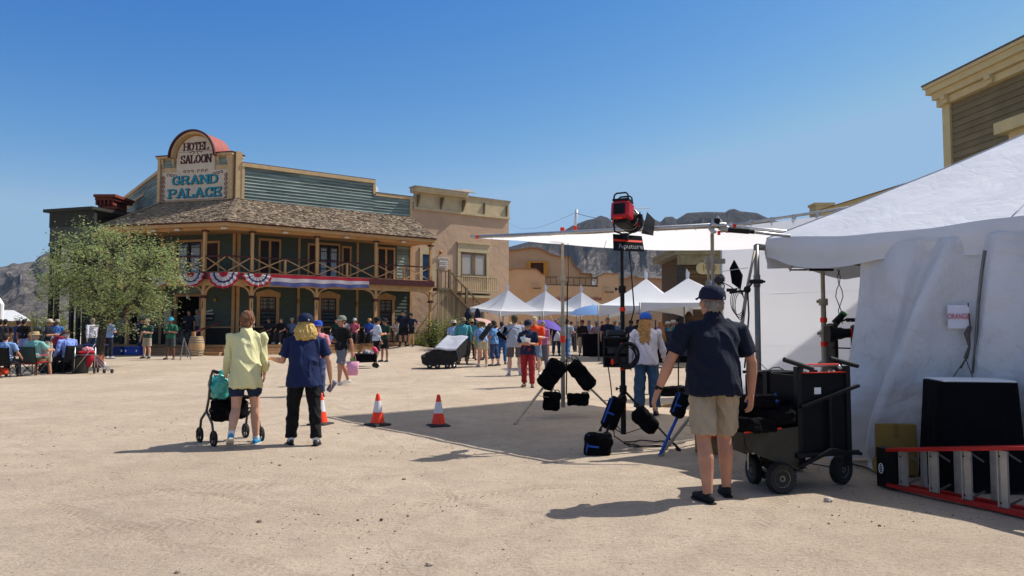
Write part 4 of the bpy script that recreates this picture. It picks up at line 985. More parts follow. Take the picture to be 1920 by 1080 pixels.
# ================================================================== RIGHT BUILDINGS
KH = mat("khaki_siding", hx('7d7154'), .9, .12, 2, .2, 20, rnd=.12)
CRM = mat("cream_cornice", hx('cbb887'), .8, .08, 3, .1, 30)
FB = frame((0, 0, 0), (-.104, .995), (.995, .104))   # t runs away from the camera, d to the right
def fb_at(px, py, X0): 
    n_ = Vector((.995, .104, 0)); d = ray(px, py); k = (n_.dot(Vector((X0, 19.5, 0)))-n_.dot(CAM))/n_.dot(d); q = CAM+d*k; return FB.inverted() @ q
rb = thing("clapboard_building", "tall khaki clapboard building with cream bracketed cornice above the white tent roof", "building", (11.5, 19, 0))
c0 = fb_at(1776, 250, 11.3); D0 = c0.y; TE0 = c0.x
ztop = fb_at(1771, 168, 11.3).z; zfr = fb_at(1774, 192, 11.3).z
mb = MB(FB)
n = 44
for i in range(n):
    z = .2+(zfr-.3)*i/n; h = (zfr-.3)/n; mb.cur = random.Random(i*3).random()
    mb.add([(TE0-14, D0-.035, z), (TE0, D0-.035, z), (TE0, D0-.005, z+h), (TE0-14, D0-.005, z+h), (TE0-14, D0, z), (TE0, D0, z)], [(3, 2, 1, 0), (0, 1, 5, 4)])
mb.cur = .5; mb.b2(TE0-14, TE0, D0, D0+7, 0, ztop-.2)
part("wall", mb, KH, rb)
mb = MB(FB); mb.b2(TE0-.22, TE0+.06, D0-.08, D0+.2, 0, zfr)
mb.b2(TE0-14, TE0+.1, D0-.09, D0+.0, zfr-.02, ztop-.3); mb.b2(TE0-14, TE0+.16, D0-.16, D0, zfr-.1, zfr+.08); mb.b2(TE0-14, TE0+.14, D0-.14, D0, zfr+.1, zfr+.2)
mb.b2(TE0-14, TE0+.3, D0-.36, D0+.3, ztop-.1, ztop+.06); mb.b2(TE0-14, TE0+.34, D0-.42, D0+.3, ztop+.06, ztop+.14); mb.b2(TE0-14, TE0+.2, D0-.26, D0, ztop-.26, ztop-.1)
part("cornice", mb, CRM, rb)
for i in range(9):
    mb = MB(FB); t = TE0-.25-i*1.55; mb.b2(t-.09, t+.09, D0-.3, D0, ztop-.36, ztop-.26); mb.b2(t-.09, t+.09, D0-.24, D0-.09, ztop-.46, ztop-.36); part("cornice_block", mb, CRM, rb)
q = fb_at(1900, 244, 11.0); 
mb = MB(FB); mb.b2(TE0-14, q.x+.1, D0-.7, D0-.04, q.z-.1, q.z+.16); mb.b2(TE0-14, q.x-.1, D0-.5, D0-.04, q.z-.3, q.z-.1); mb.b2(TE0-14, q.x-.2, D0-.35, D0-.04, q.z-.6, q.z-.3); part("window_hood", mb, CRM, rb)
mb = MB(FB); mb.b2(TE0-14, TE0+.36, D0-.44, D0+7, ztop+.14, ztop+.18); part("roof", mb, mat("roof_felt", hx('5d554c'), .9), rb)
b2_ = thing("porch_roof_building", "low brown building whose sloping eave shows above the tent roof", "building", (13, 25, 0))
c1 = fb_at(1572, 392, 12.4); c2 = fb_at(1700, 349, 12.4)
mb = MB(FB); mb.b2(c2.x-3, c1.x, c1.y, c1.y+6, 0, c1.z-.4); part("wall", mb, KH, b2_)
mb = MB(FB); mb.b2(c2.x-3, c1.x+.3, c1.y-.5, c1.y+6.5, c1.z-.3, c1.z); part("eave", mb, CRM, b2_)
mb = MB(FB); mb.prism([(c1.y-.6, c1.z+.005), (c1.y+3, c1.z+.5), (c1.y+6.6, c1.z+.005)], c2.x-3, c1.x+.35, Matrix(((0, 1, 0, 0), (1, 0, 0, 0), (0, 0, 1, 0), (0, 0, 0, 1)))); part("roof", mb, mat("brown_roof", hx('8a7552'), .9, .2, 4), b2_)
q = P(1540, 393, 37); mb = MB(); mb.box((q.x, 37, (q.z+6.7)/2), (.9, .8, (q.z-6.7)+.4), None, .04); mb.box((q.x, 37, q.z+.22), (1.0, .9, .12))
solo("roof_vent_box", mb, CRM, "cream box-shaped vent rising above the white cloth screen", "roof vent")
# ================================================================== LEFT BUILDINGS
BRN = mat("red_brown_planks", hx('6b4336'), .9, .3, 3, .4, 25, stretch=(4, 4, .3), rnd=.25)
bb = thing("plank_building", "brown plank false-front building with red bracketed cornice left of the hotel", "building", (-25, 44, .2))
Lb = ring(HW)[0]; FBn = frame(Lb-UL*.02, -UL, NL)
YB = 44.5
def pb(x0, y0, x1, y1, Ya, Yb, mb, gg=0):
    p, q = P(x0, y0, Ya), P(x1, y1, Ya); mb.b2(p.x, q.x, Ya, Yb, q.z, p.z)
mb = MB(); rg = random.Random(4); x = P(183, 500, YB).x; xe = P(214, 500, YB).x; zt_ = P(190, 396, YB).z
while x < xe+1.5: mb.cur = rg.random(); mb.b2(x, x+.2, YB+rg.uniform(-.03, 0), YB+.08, .2, zt_ if x < xe else zt_-1.2); x += .21
mb.cur = .5; mb.b2(P(183, 500, YB).x, xe+6, YB+.08, YB+7, .2, zt_-.05)
part("wall", mb, BRN, bb)
REDC = mat("red_cornice", hx('7d3a2c'), .8, .2, 4)
mb = MB(); pb(175, 364, 216, 369, YB-.75, YB+1.5, mb); pb(178, 369, 215, 375, YB-.6, YB+1.5, mb); pb(184, 375, 213, 397, YB-.12, YB+1.4, mb); pb(196, 387, 219, 391, YB-.9, YB-.13, mb); pb(199, 391, 217, 397, YB-.7, YB-.13, mb)
for i in range(5): pb(179+i*7.5, 375, 182+i*7.5, 384, YB-.55, YB-.13, mb)
pb(165, 430, 186, 440, YB-.6, YB+3, mb)
part("cornice", mb, REDC, bb)
db = thing("balcony_building", "near-black timber building with open balcony and tall posts behind the tree", "building", (-24, 44, .2))
DKW = mat("black_green_timber", hx('3b3c33'), .9, .25, 3, .2, 20, rnd=.2, stretch=(4, 4, .3))
Yd = 36.5
xa, xb = P(88, 600, Yd).x, P(176, 600, Yd+5).x
FD = frame(P(88, 600, Yd-0), (UC.x, UC.y), (NC.x, NC.y))
FD = frame((P(90, 600, 42).x, 42, 0), (.95, -.31), (.31, .95))
def fd(px, py, d=0): return hit(FD, px, py, d)
z_r = fd(117, 393)[1]; z_b0, z_b1 = fd(117, 455)[1], fd(117, 425)[1]
tw = fd(185, 450)[0]
mb = MB(FD); mb.b2(.0, tw-.3, 2.2, 8, .2, z_r-.3); part("wall", mb, DKW, db)
mb = MB(FD); mb.b2(-.3, tw-.2, -.3, 8.2, z_r-.15, z_r+.02); mb.b2(-.1, tw-.3, -.05, .12, z_r-1.0, z_r-.15); part("roof", mb, DKW, db)
mb = MB(FD); mb.b2(-.05, tw+3, -.1, 2.2, z_b0-.2, z_b0); mb.b2(-.05, tw+3, -.04, .02, z_b0, z_b0+.95); part("balcony", mb, mat("dark_olive_boards", hx('4e5146'), .9, .2, 4, .2, 20), db)
z2_ = fd(117, 555)[1]
for t in (.05, .5, 1.6, 2.1, 3.2, tw+.4, tw+2.4):
    mb = MB(FD); mb.b2(t-.09, t+.09, 0, .18, .2, z_r-1.0); part("post", mb, mat("charred_post", hx('201f1c'), .8), db)
mb = MB(FD)
for t in (1.0, 2.6, 4.2): mb.b2(t, t+.9, 2.12, 2.2, 1.1, 2.6); mb.b2(t, t+.9, 2.12, 2.2, 4.8, 6.4)
part("window", mb, GLASS, db)
# ---- far left: tents, fence, car, small trees
WF = mat("pine_fence_boards", hx('b58f55'), .85, .2, 4, .2, 30, rnd=.18, stretch=(3, 3, .3))
fe = thing("board_fence", "honey-coloured vertical board fence at the far left edge", "fence", P(30, 655, 40))
FF = frame(P(-120, 640, 44), (1, -.12)); ta, tb = hit(FF, -140, 620, 0)[0], hit(FF, 60, 620, 0)[0]; zt_ = hit(FF, 30, 602, 0)[1]
mb = MB(FF); t = ta; rg = random.Random(6)
while t < tb: mb.cur = rg.random(); mb.b2(t, t+.15, -.02+rg.uniform(0, .01), .02, .1, zt_+rg.uniform(-.02, .02)); t += .158
part("boards", mb, WF, fe)
mb = MB(FF); mb.cur = .5; mb.b2(ta, tb, -.07, -.025, zt_-1.0, zt_-.88); mb.b2(ta, tb, -.07, -.025, .5, .62); part("fence_rail", mb, WF, fe)
for i in range(4): mb = MB(FF); mb.cur = .4; t = tb-.1-i*2.4; mb.b2(t-.05, t+.05, .03, .13, .1, zt_); part("post", mb, WF, fe)
TENT = mat("white_vinyl", hx('e6e6e6'), .55, .04, 1.5, .15, 6, trans=.22, bdist=.02)
tw_ = thing("marquee_tent", "grey-white ridge marquee roof behind the board fence", "tent", P(10, 640, 62))
mb = MB(); zb = P(0, 602, 60).z; zr_ = P(0, 581, 62).z
def tg(px, Y, z): return ((px-960)/F*Y, Y, z)
mb.add([tg(-400, 63, zr_), tg(26, 63, zr_), tg(64, 60, zb), tg(-400, 60, zb), tg(64, 66, zb), tg(-400, 66, zb)], [(3, 2, 1, 0), (1, 2, 4), (0, 1, 4, 5)])
mb.add([tg(-400, 60, zb), tg(64, 60, zb), tg(64, 60, .2), tg(-400, 60, .2), tg(64, 66, zb), tg(64, 66, .2)], [(3, 2, 1, 0), (1, 4, 5, 2)])
part("canopy", mb, TENT, tw_)
mb = MB(); p = P(2, 566, 58); mb.tube([(p.x, 58, zb), (p.x, 58, p.z-.2), (p.x-.2, 58, p.z+.1), (p.x-.7, 58, p.z+.3)], .22, 10); part("vent_pipe", mb, WHITE, tw_)
# blue-grey parked car
car = thing("parked_car", "light blue-grey parked car half hidden beyond the board fence", "car", P(50, 640, 50))
g = P(50, 640, 50); cx, cy = g.x, 50
def P2(x, y, z): return Vector((cx+x, cy+y, .2+z))
mb = MB(Matrix.Translation((cx, cy, .2)) @ Matrix.Rotation(.35, 4, 'Z'))
prof = [(-2.2, .35), (-2.25, .75), (-1.9, .95), (-1.2, 1.0), (-.6, 1.42), (.7, 1.45), (1.45, 1.02), (2.1, .9), (2.25, .6), (2.2, .35)]
mb.prism(prof, -.85, .85); part("body", mb, mat("car_paint", hx('8fa3b5'), .3, .05, 3, spec=.6), car)
mb = MB(Matrix.Translation((cx, cy, .2)) @ Matrix.Rotation(.35, 4, 'Z')); mb.prism([(-1.05, 1.02), (-.58, 1.36), (.66, 1.39), (1.3, 1.04)], -.865, -.853)
mb.add([(1.42, -.75, 1.06), (1.42, .75, 1.06), (.76, .68, 1.43), (.76, -.68, 1.43)], [(0, 1, 2, 3)]); mb.add([(-1.16, -.75, 1.04), (-1.16, .75, 1.04), (-.63, .68, 1.42), (-.63, -.68, 1.42)], [(3, 2, 1, 0)]); part("window", mb, GLASS, car)
for x in (-1.4, 1.4):
    for y in (-.8, .8):
        mb = MB(Matrix.Translation((cx, cy, .2)) @ Matrix.Rotation(.35, 4, 'Z') @ Matrix.Translation((x, y, .33)) @ Matrix.Rotation(pi/2, 4, 'X')); mb.lathe([(.2, -.1), (.33, -.09), (.33, .09), (.2, .1)], 18); part("wheel", mb, RUBBER, car, True, ang=30)
# ================================================================== VEGETATION
def leafmat(nm, c1, c2, tr=.3): return mat(nm, hx(c1), .55, .1, 2, two=hx(c2), rnd=.45, trans=tr, spec=.25)
BARK = mat("mesquite_bark", hx('4b4036'), .95, .3, 8, .8, 20, stretch=(2, 2, .4), bdist=.03)
def leaf(mb, p, s, rg):
    a = rg.uniform(0, 2*pi); u = Vector((cos(a), sin(a), rg.uniform(-.6, .6))).normalized(); n = Vector((rg.gauss(0, 1), rg.gauss(0, 1), rg.gauss(0, 1)+.6)).normalized()
    v = n.cross(u).normalized()*s*rg.uniform(.3, .5); u = u*s
    mb.add([p-u*.5, p+v*.6, p+u*.5, p-v*.6], [(0, 1, 2, 3)])
def grow(tb, a, b, r0, r1, rg, bend=.2, n=5):
    d = b-a; off = Vector((rg.gauss(0, 1), rg.gauss(0, 1), rg.gauss(0, .6)))*d.length*bend; pts = []
    for i in range(n+1):
        f = i/n; pts.append(a+d*f+off*sin(pi*f)*.5+Vector((rg.gauss(0, 1), rg.gauss(0, 1), rg.gauss(0, 1)))*d.length*.02*(0 < i < n))
    tb.tube(pts, [r0+(r1-r0)*i/n for i in range(n+1)], 6); return pts
def tree(nm, lab, cat, base, cc, cr, ntip, nleaf, lsz, lm, seed, trunkr=.14, fork=.9, leafr=.3, lean=(0, 0), group=None, flat_=1):
    rg = random.Random(seed); base = Vector(base); cc = Vector(cc)
    t = thing(nm, lab, cat, base, 0, group); tb = MB(); lb = MB()
    fk = base+Vector((lean[0], lean[1], fork)); tb.tube([base-Vector((0, 0, .1)), base+Vector((lean[0]*.2, lean[1]*.2, fork*.3)), fk], [trunkr*1.25, trunkr, trunkr*.85], 9)
    nl = 6; limbs = []
    for i in range(nl):
        a = 2*pi*i/nl+rg.uniform(-.3, .3); e = cc+Vector((cr[0]*.5*cos(a), cr[1]*.5*sin(a), cr[2]*rg.uniform(-.3, .45)))
        limbs += grow(tb, fk, e, trunkr*.55, trunkr*.2, rg, .25, 7)[2:]
    limbs += grow(tb, fk, cc+Vector((0, 0, cr[2]*.4)), trunkr*.6, trunkr*.2, rg, .2, 7)[2:]
    for i in range(ntip):
        while True:
            p = Vector((rg.uniform(-1, 1), rg.uniform(-1, 1), rg.uniform(-1, 1)))
            if p.length < 1 and p.length > .25: break
        lump = noise.noise(p*2.1+Vector((seed, 0, 0)))
        if lump < -.12 and rg.random() < .85: continue
        p = p*(1+.42*lump); q = cc+Vector((p.x*cr[0], p.y*cr[1], p.z*cr[2]))
        l = min(limbs, key=lambda k: (k-q).length+.25*k.z*0); pts = grow(tb, l, q, .022, .006, rg, .2, 3)
        out = (q-cc).normalized(); nn = int(nleaf*rg.uniform(.45, 1.4)); base_r = rg.random()
        for k in range(nn):
            f = rg.random(); c = pts[-2].lerp(q, f)+out*rg.gauss(0, .22)*leafr
            lb.cur = min(1, max(0, base_r*.6+rg.random()*.4)); leaf(lb, c+Vector((rg.gauss(0, 1), rg.gauss(0, 1), rg.gauss(0, .7)))*leafr*.55, lsz*rg.uniform(.6, 1.4), rg)
    part("trunk", tb, BARK, t, True); part("crown", lb, lm, t); return t
LM1 = leafmat("mesquite_leaf", 'b0ba78', '748556', .42)
gb = G(183, 690)
tree("mesquite_tree", "broad airy mesquite tree with light green leaves standing before the saloon corner", "tree", gb, (gb.x+.4, gb.y, 3.35), (2.6, 2.0, 2.0), 430, 82, .08, LM1, 11, .16, 1.5, .34, (.15, 0))
LM2 = leafmat("desert_shrub_leaf", '7e9038', '4d6128', .3)
def bush(lab, px, py, Y, w_, h, n, seed, lm=LM2, sz=.12, cat="bush"):
    rg = random.Random(seed); b = P(px, py, Y); b.z = gz(b.x, Y); t = thing("shrub", lab, cat, b); tb = MB(); lb = MB()
    for i in range(n):
        a = rg.uniform(0, 2*pi); r = rg.random()**.6; e = b+Vector((cos(a)*r*w_, sin(a)*r*w_*.8, h*rg.uniform(.45, 1)*(1-.45*r*r)))
        pts = grow(tb, b+Vector((cos(a)*.12, sin(a)*.12, 0)), e, .02, .005, rg, .15, 5)
        rr = rg.random()
        for k in range(34):
            c = pts[rg.randint(1, 5)]; lb.cur = min(1, rr*.6+rg.random()*.4); leaf(lb, c+Vector((rg.gauss(0, .14), rg.gauss(0, .14), rg.gauss(0, .14))), sz, rg)
    part("stem", tb, BARK, t, True); part("foliage", lb, lm, t); return t
bush("tall narrow yellow-green shrub against the porch post at the hotel's right end", 810, 640, 40.0, .5, 2.0, 34, 1)
bush("rounded green desert shrub in front of the timber staircase", 845, 640, 39.0, .85, 1.9, 70, 2)
bush("low sparse feathery shrub left of the end porch post", 788, 640, 40.6, .6, 1.0, 18, 3)
bush("small pale shrub between the board fence and the parked car", 66, 640, 48, 1.2, 2.9, 30, 4, leafmat("pale_leaf", '8f9460', '666a42'))
bush("broad yellow-green bush beyond the dark posts behind the parked car", 95, 640, 56, 3.0, 3.0, 90, 5, leafmat("far_leaf", '8a8f45', '5f6a30'), .22)
# ================================================================== PEOPLE
SK = {}
def skin(k='m'):
    c = {'m': 'b98468', 'l': 'cf9c80', 'd': '6b4533', 't': 'a26f54'}[k]
    return mat("skin_"+k, hx(c), .55, .16, 6, .15, 50, spec=.35)
def cloth(hexc, pat=None):
    nm = "fabric_"+hexc+(pat or ''); c = hx(hexc)
    if pat: return mat(nm, c, .9, .1, 16, .25, 14, two=hx(pat), bdist=.02)
    return mat(nm, c, .88, .1, 3, .5, 9, bdist=.03, stretch=(1.6, 1.6, .7))
def rx(a): return Matrix.Rotation(radians(a), 3, 'X')
def rz_(a): return Matrix.Rotation(radians(a), 3, 'Z')
ARMS = {  # upper-arm direction, forearm direction for the RIGHT side (+x outward)
 'down': ((.2, -.02, -1), (.08, .22, -1)), 'front': ((.16, .12, -1), (-.55, .85, .12)), 'akimbo': ((.75, -.25, -.75), (-.75, .35, -.5)),
 'push': ((.12, .45, -1), (.05, .9, -.45)), 'face': ((.25, .45, -.9), (-.35, .25, 1)), 'out': ((.35, .1, -1), (.75, .6, -.1)), 'hang': ((.14, .1, -1), (.05, .15, -1)),
 'lap': ((.2, .35, -.95), (-.25, .9, -.3)), 'reach': ((.15, .75, -.6), (0, .95, -.2)), 'table': ((.25, .5, -.7), (-.2, .95, .0)), 'back': ((.25, -.25, -1), (-.1, -.05, -1)),
 'fwdswing': ((.15, .3, -1), (.0, .55, -.9)), 'backswing': ((.18, -.35, -1), (.08, -.1, -1)), 'cross': ((.2, .15, -1), (-.9, .45, .1)), 'up': ((.6, .5, .4), (-.2, .3, 1)), 'knee': ((.22, .42, -.9), (.0, .75, -.55))}
def person(label, x, y, H=1.7, yaw=0, z=None, legs=((3, 0, 3), (-3, 0, 3)), lean=0, arms=('down', 'down'), head=(0, 0), b=1.0, fem=False, sk='m',
           top=('tee', '333333'), bot=('trousers', '222222'), shoe='2a2a2a', sock=None, hat=None, hair=('short', '3a2a1c'), det=1, sit=False, seatz=.45, belly=0, twist=0, name="person", group=None, collar=None, holdr=None):
    """legs: (thigh pitch deg forward+, shin pitch deg, spread deg) left, right.  local +y is where the person faces; yaw 0 looks away from the camera"""
    if z is None: z = gz(x, y)
    t = thing(name, label, "person", (x, y, z), radians(yaw), group); W = WM[t.name]
    S = skin(sk); h = H
    # --- legs
    ends = []
    for i, s in enumerate((-1, 1)):
        tp, sp, sd = legs[i]
        hip = Vector((s*.052*h*b, 0, 0)); sdv = radians(sd)*s
        td = Vector((sin(sdv), sin(radians(tp)), -cos(radians(tp)))).normalized(); sv = Vector((sin(sdv)*.6, sin(radians(sp)), -cos(radians(sp)))).normalized()
        kn = hip+td*.245*h; an = kn+sv*.235*h; ends.append([hip, kn, an, sv, td])
    low = min(e[2].z for e in ends)
    pz = seatz+.045*h if sit else -low+.045*h
    O = Vector((0, 0, pz))
    for e in ends:
        for k in range(3): e[k] = e[k]+O
    pel = O+Vector((0, 0, .03*h)); T = rz_(twist) @ rx(-lean)
    def tp_(v): return pel + T @ Vector(v)
    HH = h
    sw = (.108 if fem else .122)*h*b
    sh = [tp_((s*sw, 0, .264*HH)) for s in (-1, 1)]
    neck0 = tp_((0, -.005*h, .29*HH)); headR = T @ rz_(head[0]) @ rx(head[1]) if True else T
    hc = tp_((0, .012*h, .386*HH)) + (T @ rz_(head[0])) @ Vector((0, -sin(radians(head[1]))*.02*h*-1, 0))
    HM = headR.to_4x4(); hs = h/1.72*1.07
    body = MB(W)
    def hp(v): return hc + headR @ (Vector(v)*hs)
    hx_ = HM
    body.ell(hc+headR @ Vector((0, -.008, .022))*hs, (.074*hs, .094*hs, .095*hs), hx_, 14, 10)
    body.ell(hp((0, .022, -.045)), (.058*hs, .068*hs, .062*hs), hx_, 12, 8)
    body.ell(hp((0, .07, -.078)), (.028*hs, .024*hs, .024*hs), hx_, 10, 6)
    body.cap(hp((0, .086, .012)), .009*hs, hp((0, .105, -.022)), .015*hs, 8)
    for s in (-1, 1):
        body.ell(hp((s*.076, -.005, -.008)), (.010*hs, .02*hs, .032*hs), hx_, 8, 6); body.ell(hp((s*.04, .062, -.012)), (.026*hs, .024*hs, .024*hs), hx_, 8, 6)
    body.ell(hp((0, .086, .026)), (.05*hs, .014*hs, .012*hs), hx_, 8, 6); body.ell(hp((0, .088, -.052)), (.024*hs, .012*hs, .012*hs), hx_, 8, 6)
    body.cap(neck0, .036*h*b**.3, hp((0, -.012, -.04)), .033*h, 10)
    # torso under the clothes
    def sec(zf, w_, d_, yo=0): return (tp_((0, yo*h, zf*HH)), w_*h*b, d_*h*b, T)
    body.loft([sec(-.03, .078, .055), sec(.04, .075, .055), sec(.1, .066, .05), sec(.2, .076, .052), sec(.255, .075, .04), sec(.30, .036, .032)], 16)
    # arms & hands
    hands = []
    A = []
    for i, s in enumerate((-1, 1)):
        ar = arms[i]; ar = ARMS[ar] if isinstance(ar, str) else ar
        u = T @ Vector((ar[0][0]*s, ar[0][1], ar[0][2])).normalized(); f = T @ Vector((ar[1][0]*s, ar[1][1], ar[1][2])).normalized()
        el = sh[i]+u*.172*h; wr = el+f*.148*h; A.append((sh[i], el, wr, u, f))
        k = b**.6*(.9 if fem else 1)
        body.cap(sh[i]+Vector((0, 0, -.014*h)), .025*h*k, el, .0225*h*k, 10); body.cap(el, .0235*h*k, el.lerp(wr, .35), .0245*h*k, 10); body.cap(el.lerp(wr, .35), .0245*h*k, wr, .0155*h*k, 10)
        # hand: palm + five fingers; p = direction, n = palm side (towards the body), w = across
        p = (f+Vector((0, 0, -.12 if f.z > -.5 else 0))).normalized(); inn = (T @ Vector((-s, 0, 0))); n_ = (inn-p*inn.dot(p)).normalized()
        if abs(p.y) > .6 and det > 1 and ar[1][0] > .3: n_ = Vector((0, 0, -1))-p*(-p.z); n_.normalize()
        w_ = p.cross(n_)*s
        if w_.y < 0 and abs(w_.y) > .3: w_ = -w_
        hl = .105*h/1.7*1.7*.98
        pc = wr+p*hl*.30
        M3 = Matrix((w_, n_, p)).transposed(); 
        if M3.determinant() < 0: M3 = Matrix((w_, -n_, p)).transposed()
        body.ell(pc, (.040*hs, .017*hs, .052*hs), M3.to_4x4(), 10, 8)
        body.cap(wr-p*.01, .0165*h*k*.95, wr+p*.02, .015*h*k, 8)
        curl = .55
        for q in range(4):
            off = (q-1.5)*.0195*hs; L_ = (.070, .080, .074, .058)[3-q]*hs if True else 0
            r0 = (.0086 if det > 1 else .0095)*hs
            a0 = wr+p*.085*hs+w_*off; d1 = (p+n_*curl*.35+w_*(q-1.5)*.05).normalized(); a1 = a0+d1*L_*.5; d2 = (p+n_*curl*(1.0+.12*q)).normalized(); a2 = a1+d2*L_*.32; d3 = (p*.5+n_*curl*1.3).normalized(); a3 = a2+d3*L_*.22
            body.cap(wr+p*.05*hs+w_*off*.8, r0, a0, r0, 6); body.cap(a0, r0, a1, r0*.95, 6); body.cap(a1, r0*.95, a2, r0*.88, 6); body.cap(a2, r0*.88, a3, r0*.8, 6)
        th0 = wr+p*.03*hs+w_*.03*hs; th1 = th0+(w_*.75+p*.75+n_*.3).normalized()*.036*hs; th2 = th1+(p+w_*.18+n_*.35).normalized()*.03*hs
        body.cap(th0, .0125*hs, th1, .0105*hs, 6); body.cap(th1, .0105*hs, th2, .009*hs, 6)
        hands.append(pc+p*.03)
    shoes = []
    kk = b**.5*(1.03 if fem else 1)
    for i, e in enumerate(ends):
        hip, kn, an, sv, td = e; s = (-1, 1)[i]
        body.cap(hip+Vector((0, 0, .01)), .05*h*kk, kn, .031*h*kk, 12); body.cap(kn, .0315*h*kk, kn.lerp(an, .3)+Vector((0, -.012*h, 0)), .034*h*kk, 12); body.cap(kn.lerp(an, .3)+Vector((0, -.012*h, 0)), .034*h*kk, an, .0205*h*kk, 12)
        # foot follows the shin; toes pitch down if the heel is lifted
        tip = max(-.2, min(.9, (an.z-.045*h)/(.16*h))) if not sit else 0
        fd = Vector((s*.2, cos(tip), -sin(tip))).normalized(); fdown = Vector((0, -sin(tip), -cos(tip)))
        heel = an+fdown*.02*h-fd*.025*h; toe = an+fd*.105*h+fdown*.026*h
        body.cap(an, .021*h, an+fdown*.018*h, .02*h, 8)
        sm_ = MB(W); sm_.cap(heel, .0195*h, an+fd*.05*h+fdown*.018*h, .023*h, 10); sm_.cap(an+fd*.05*h+fdown*.02*h, .0225*h, toe, .0165*h, 10); sm_.cap(an+fdown*.005*h, .0235*h, an+fdown*.02*h+fd*.02*h, .024*h, 8)
        so_ = MB(W)
        up = -fdown; xx = fd.cross(up).normalized(); pts = []
        for k, (f_, w2) in enumerate(((-.048, .012), (-.04, .02), (0, .0215), (.05, .026), (.09, .025), (.12, .015), (.126, .006))):
            pts.append((f_, w2))
        ring_ = [(f_, w2) for f_, w2 in pts]+[(f_, -w2) for f_, w2 in reversed(pts)]
        base0 = an+fdown*.036*h; vs = [base0+fd*f_*h+xx*w2*h for f_, w2 in ring_]+[base0+fdown*.0105*h+fd*f_*h*1.01+xx*w2*h*1.03 for f_, w2 in ring_]
        n = len(ring_); so_.add(vs, [tuple(range(n)), tuple(range(2*n-1, n-1, -1))]+[(j, j+n, (j+1) % n+n, (j+1) % n) for j in range(n)])
        shoes.append((sm_, so_))
    vx = {0: .017, 1: .0115, 2: .0062}[det]
    ob = part("body", body, S, t, True); remesh(ob, vx, 3 if det > 1 else 2)
    if det: # eyes, mouth and brows
        fm = MB(W)
        for s in (-1, 1): fm.ell(hp((s*.031, .083, .006)), (.0125*hs, .006*hs, .0065*hs), hx_, 8, 6)
        fm.ell(hp((0, .1, -.052)), (.02*hs, .004*hs, .0035*hs), hx_, 8, 5)
        for s in (-1, 1): fm.box(hp((s*.031, .099, .027)), (.026*hs, .006*hs, .005*hs), hx_)
        part("face_features", fm, mat("face_dark", hx('3a1f18'), .5), t, True)
    for sm_, so_ in shoes:
        o = part("shoe", sm_, cloth(shoe), t, True); remesh(o, max(.009, vx*.9), 2); part("sole", so_, mat("sole_pale" if shoe in ('d8d4cc', 'e0ddd6', 'b8b0a0', '2f86b0') else "sole_dark", hx('cfcabc') if shoe in ('d8d4cc', 'e0ddd6', 'b8b0a0', '2f86b0') else hx('1a1a1a'), .8), o)
    if sock:
        col, hi = sock
        for hip, kn, an, sv, td in ends:
            m_ = MB(W); m_.cap(an+Vector((0, 0, -.005)), .0235*h*kk, kn.lerp(an, 1-hi), (.0235+.016*min(1, hi*1.4))*h*kk, 12)
            o = part("sock", m_, cloth(col), t, True); remesh(o, max(.009, vx*.8), 1)
    # --- lower garment
    kind, col = bot[0], bot[1]
    g = MB(W); by = belly
    g.loft([sec(-.045, .088+.004, .078), sec(0, .094, .080+by*.3), sec(.05, .088, .078+by*.5), sec(.10, .082, .074+by*.6)], 20)
    if kind == 'skirt':
        kz = .33
        g.loft([sec(.08, .08, .07), sec(0, .098, .085), sec(-.1, .105, .09), sec(-kz*.75, .12, .1)], 24)
    else:
        fr = {'shorts': .86, 'short_shorts': .6, 'capri': 1.5, 'trousers': 1.93, 'wide': 1.85}[kind]
        flare = {'shorts': 1.5, 'short_shorts': 1.18, 'capri': 1.15, 'trousers': 1.25, 'wide': 1.65}[kind]
        for hip, kn, an, sv, td in ends:
            g.cap(hip+Vector((0, 0, .012*h)), .056*h*kk, hip.lerp(kn, .35), .053*h*kk, 14)
            if fr <= 1:
                e1 = hip.lerp(kn, fr); d_ = (kn-hip).normalized(); O3 = d_.to_track_quat('Z', 'Y').to_matrix()
                g.loft([(hip+Vector((0, 0, -.01)), .054*h*kk, .056*h*kk, O3), (hip.lerp(kn, .4), .054*h*kk, .055*h*kk, O3), (e1, .036*h*kk*flare, .038*h*kk*flare, O3)], 18)
            else:
                d_ = (kn-hip).normalized(); O3 = d_.to_track_quat('Z', 'Y').to_matrix(); O4 = (an-kn).normalized().to_track_quat('Z', 'Y').to_matrix(); e1 = kn.lerp(an, fr-1)
                g.loft([(hip, .055*h*kk, .057*h*kk, O3), (hip.lerp(kn, .5), .05*h*kk, .052*h*kk, O3), (kn+d_*.03, .0405*h*kk*(1 if flare < 1.5 else 1.2), .042*h*kk*(1 if flare < 1.5 else 1.2), O3)], 16)
                g.ell(kn, (.043*h*kk, .045*h*kk, .06*h*kk), None, 12, 8)
                g.cap(kn, .0405*h*kk, kn.lerp(an, .36)+Vector((0, -.012*h, 0)), .0425*h*kk, 14); g.loft([(kn-(an-kn).normalized()*.04, .04*h*kk*(1 if flare < 1.5 else 1.2), .041*h*kk*(1 if flare < 1.5 else 1.2), O4), (kn.lerp(an, .4), .0375*h*kk*(1 if flare < 1.5 else 1.25), .040*h*kk*(1 if flare < 1.5 else 1.25), O4), (e1, .028*h*kk*flare, .03*h*kk*flare, O4)], 16)
    o = part({'shorts': 'shorts', 'short_shorts': 'shorts', 'skirt': 'skirt'}.get(kind, 'trousers'), g, cloth(col, bot[2] if len(bot) > 2 else None), t, True)
    remesh(o, max(.0085, vx), 2, .018 if det else .012, .09)
    # --- upper garment
    kind, col = top[0], top[1]; c = MB(W); ez = .012
    hem = top[3] if len(top) > 3 else -.03
    wf = .006 if fem else 0
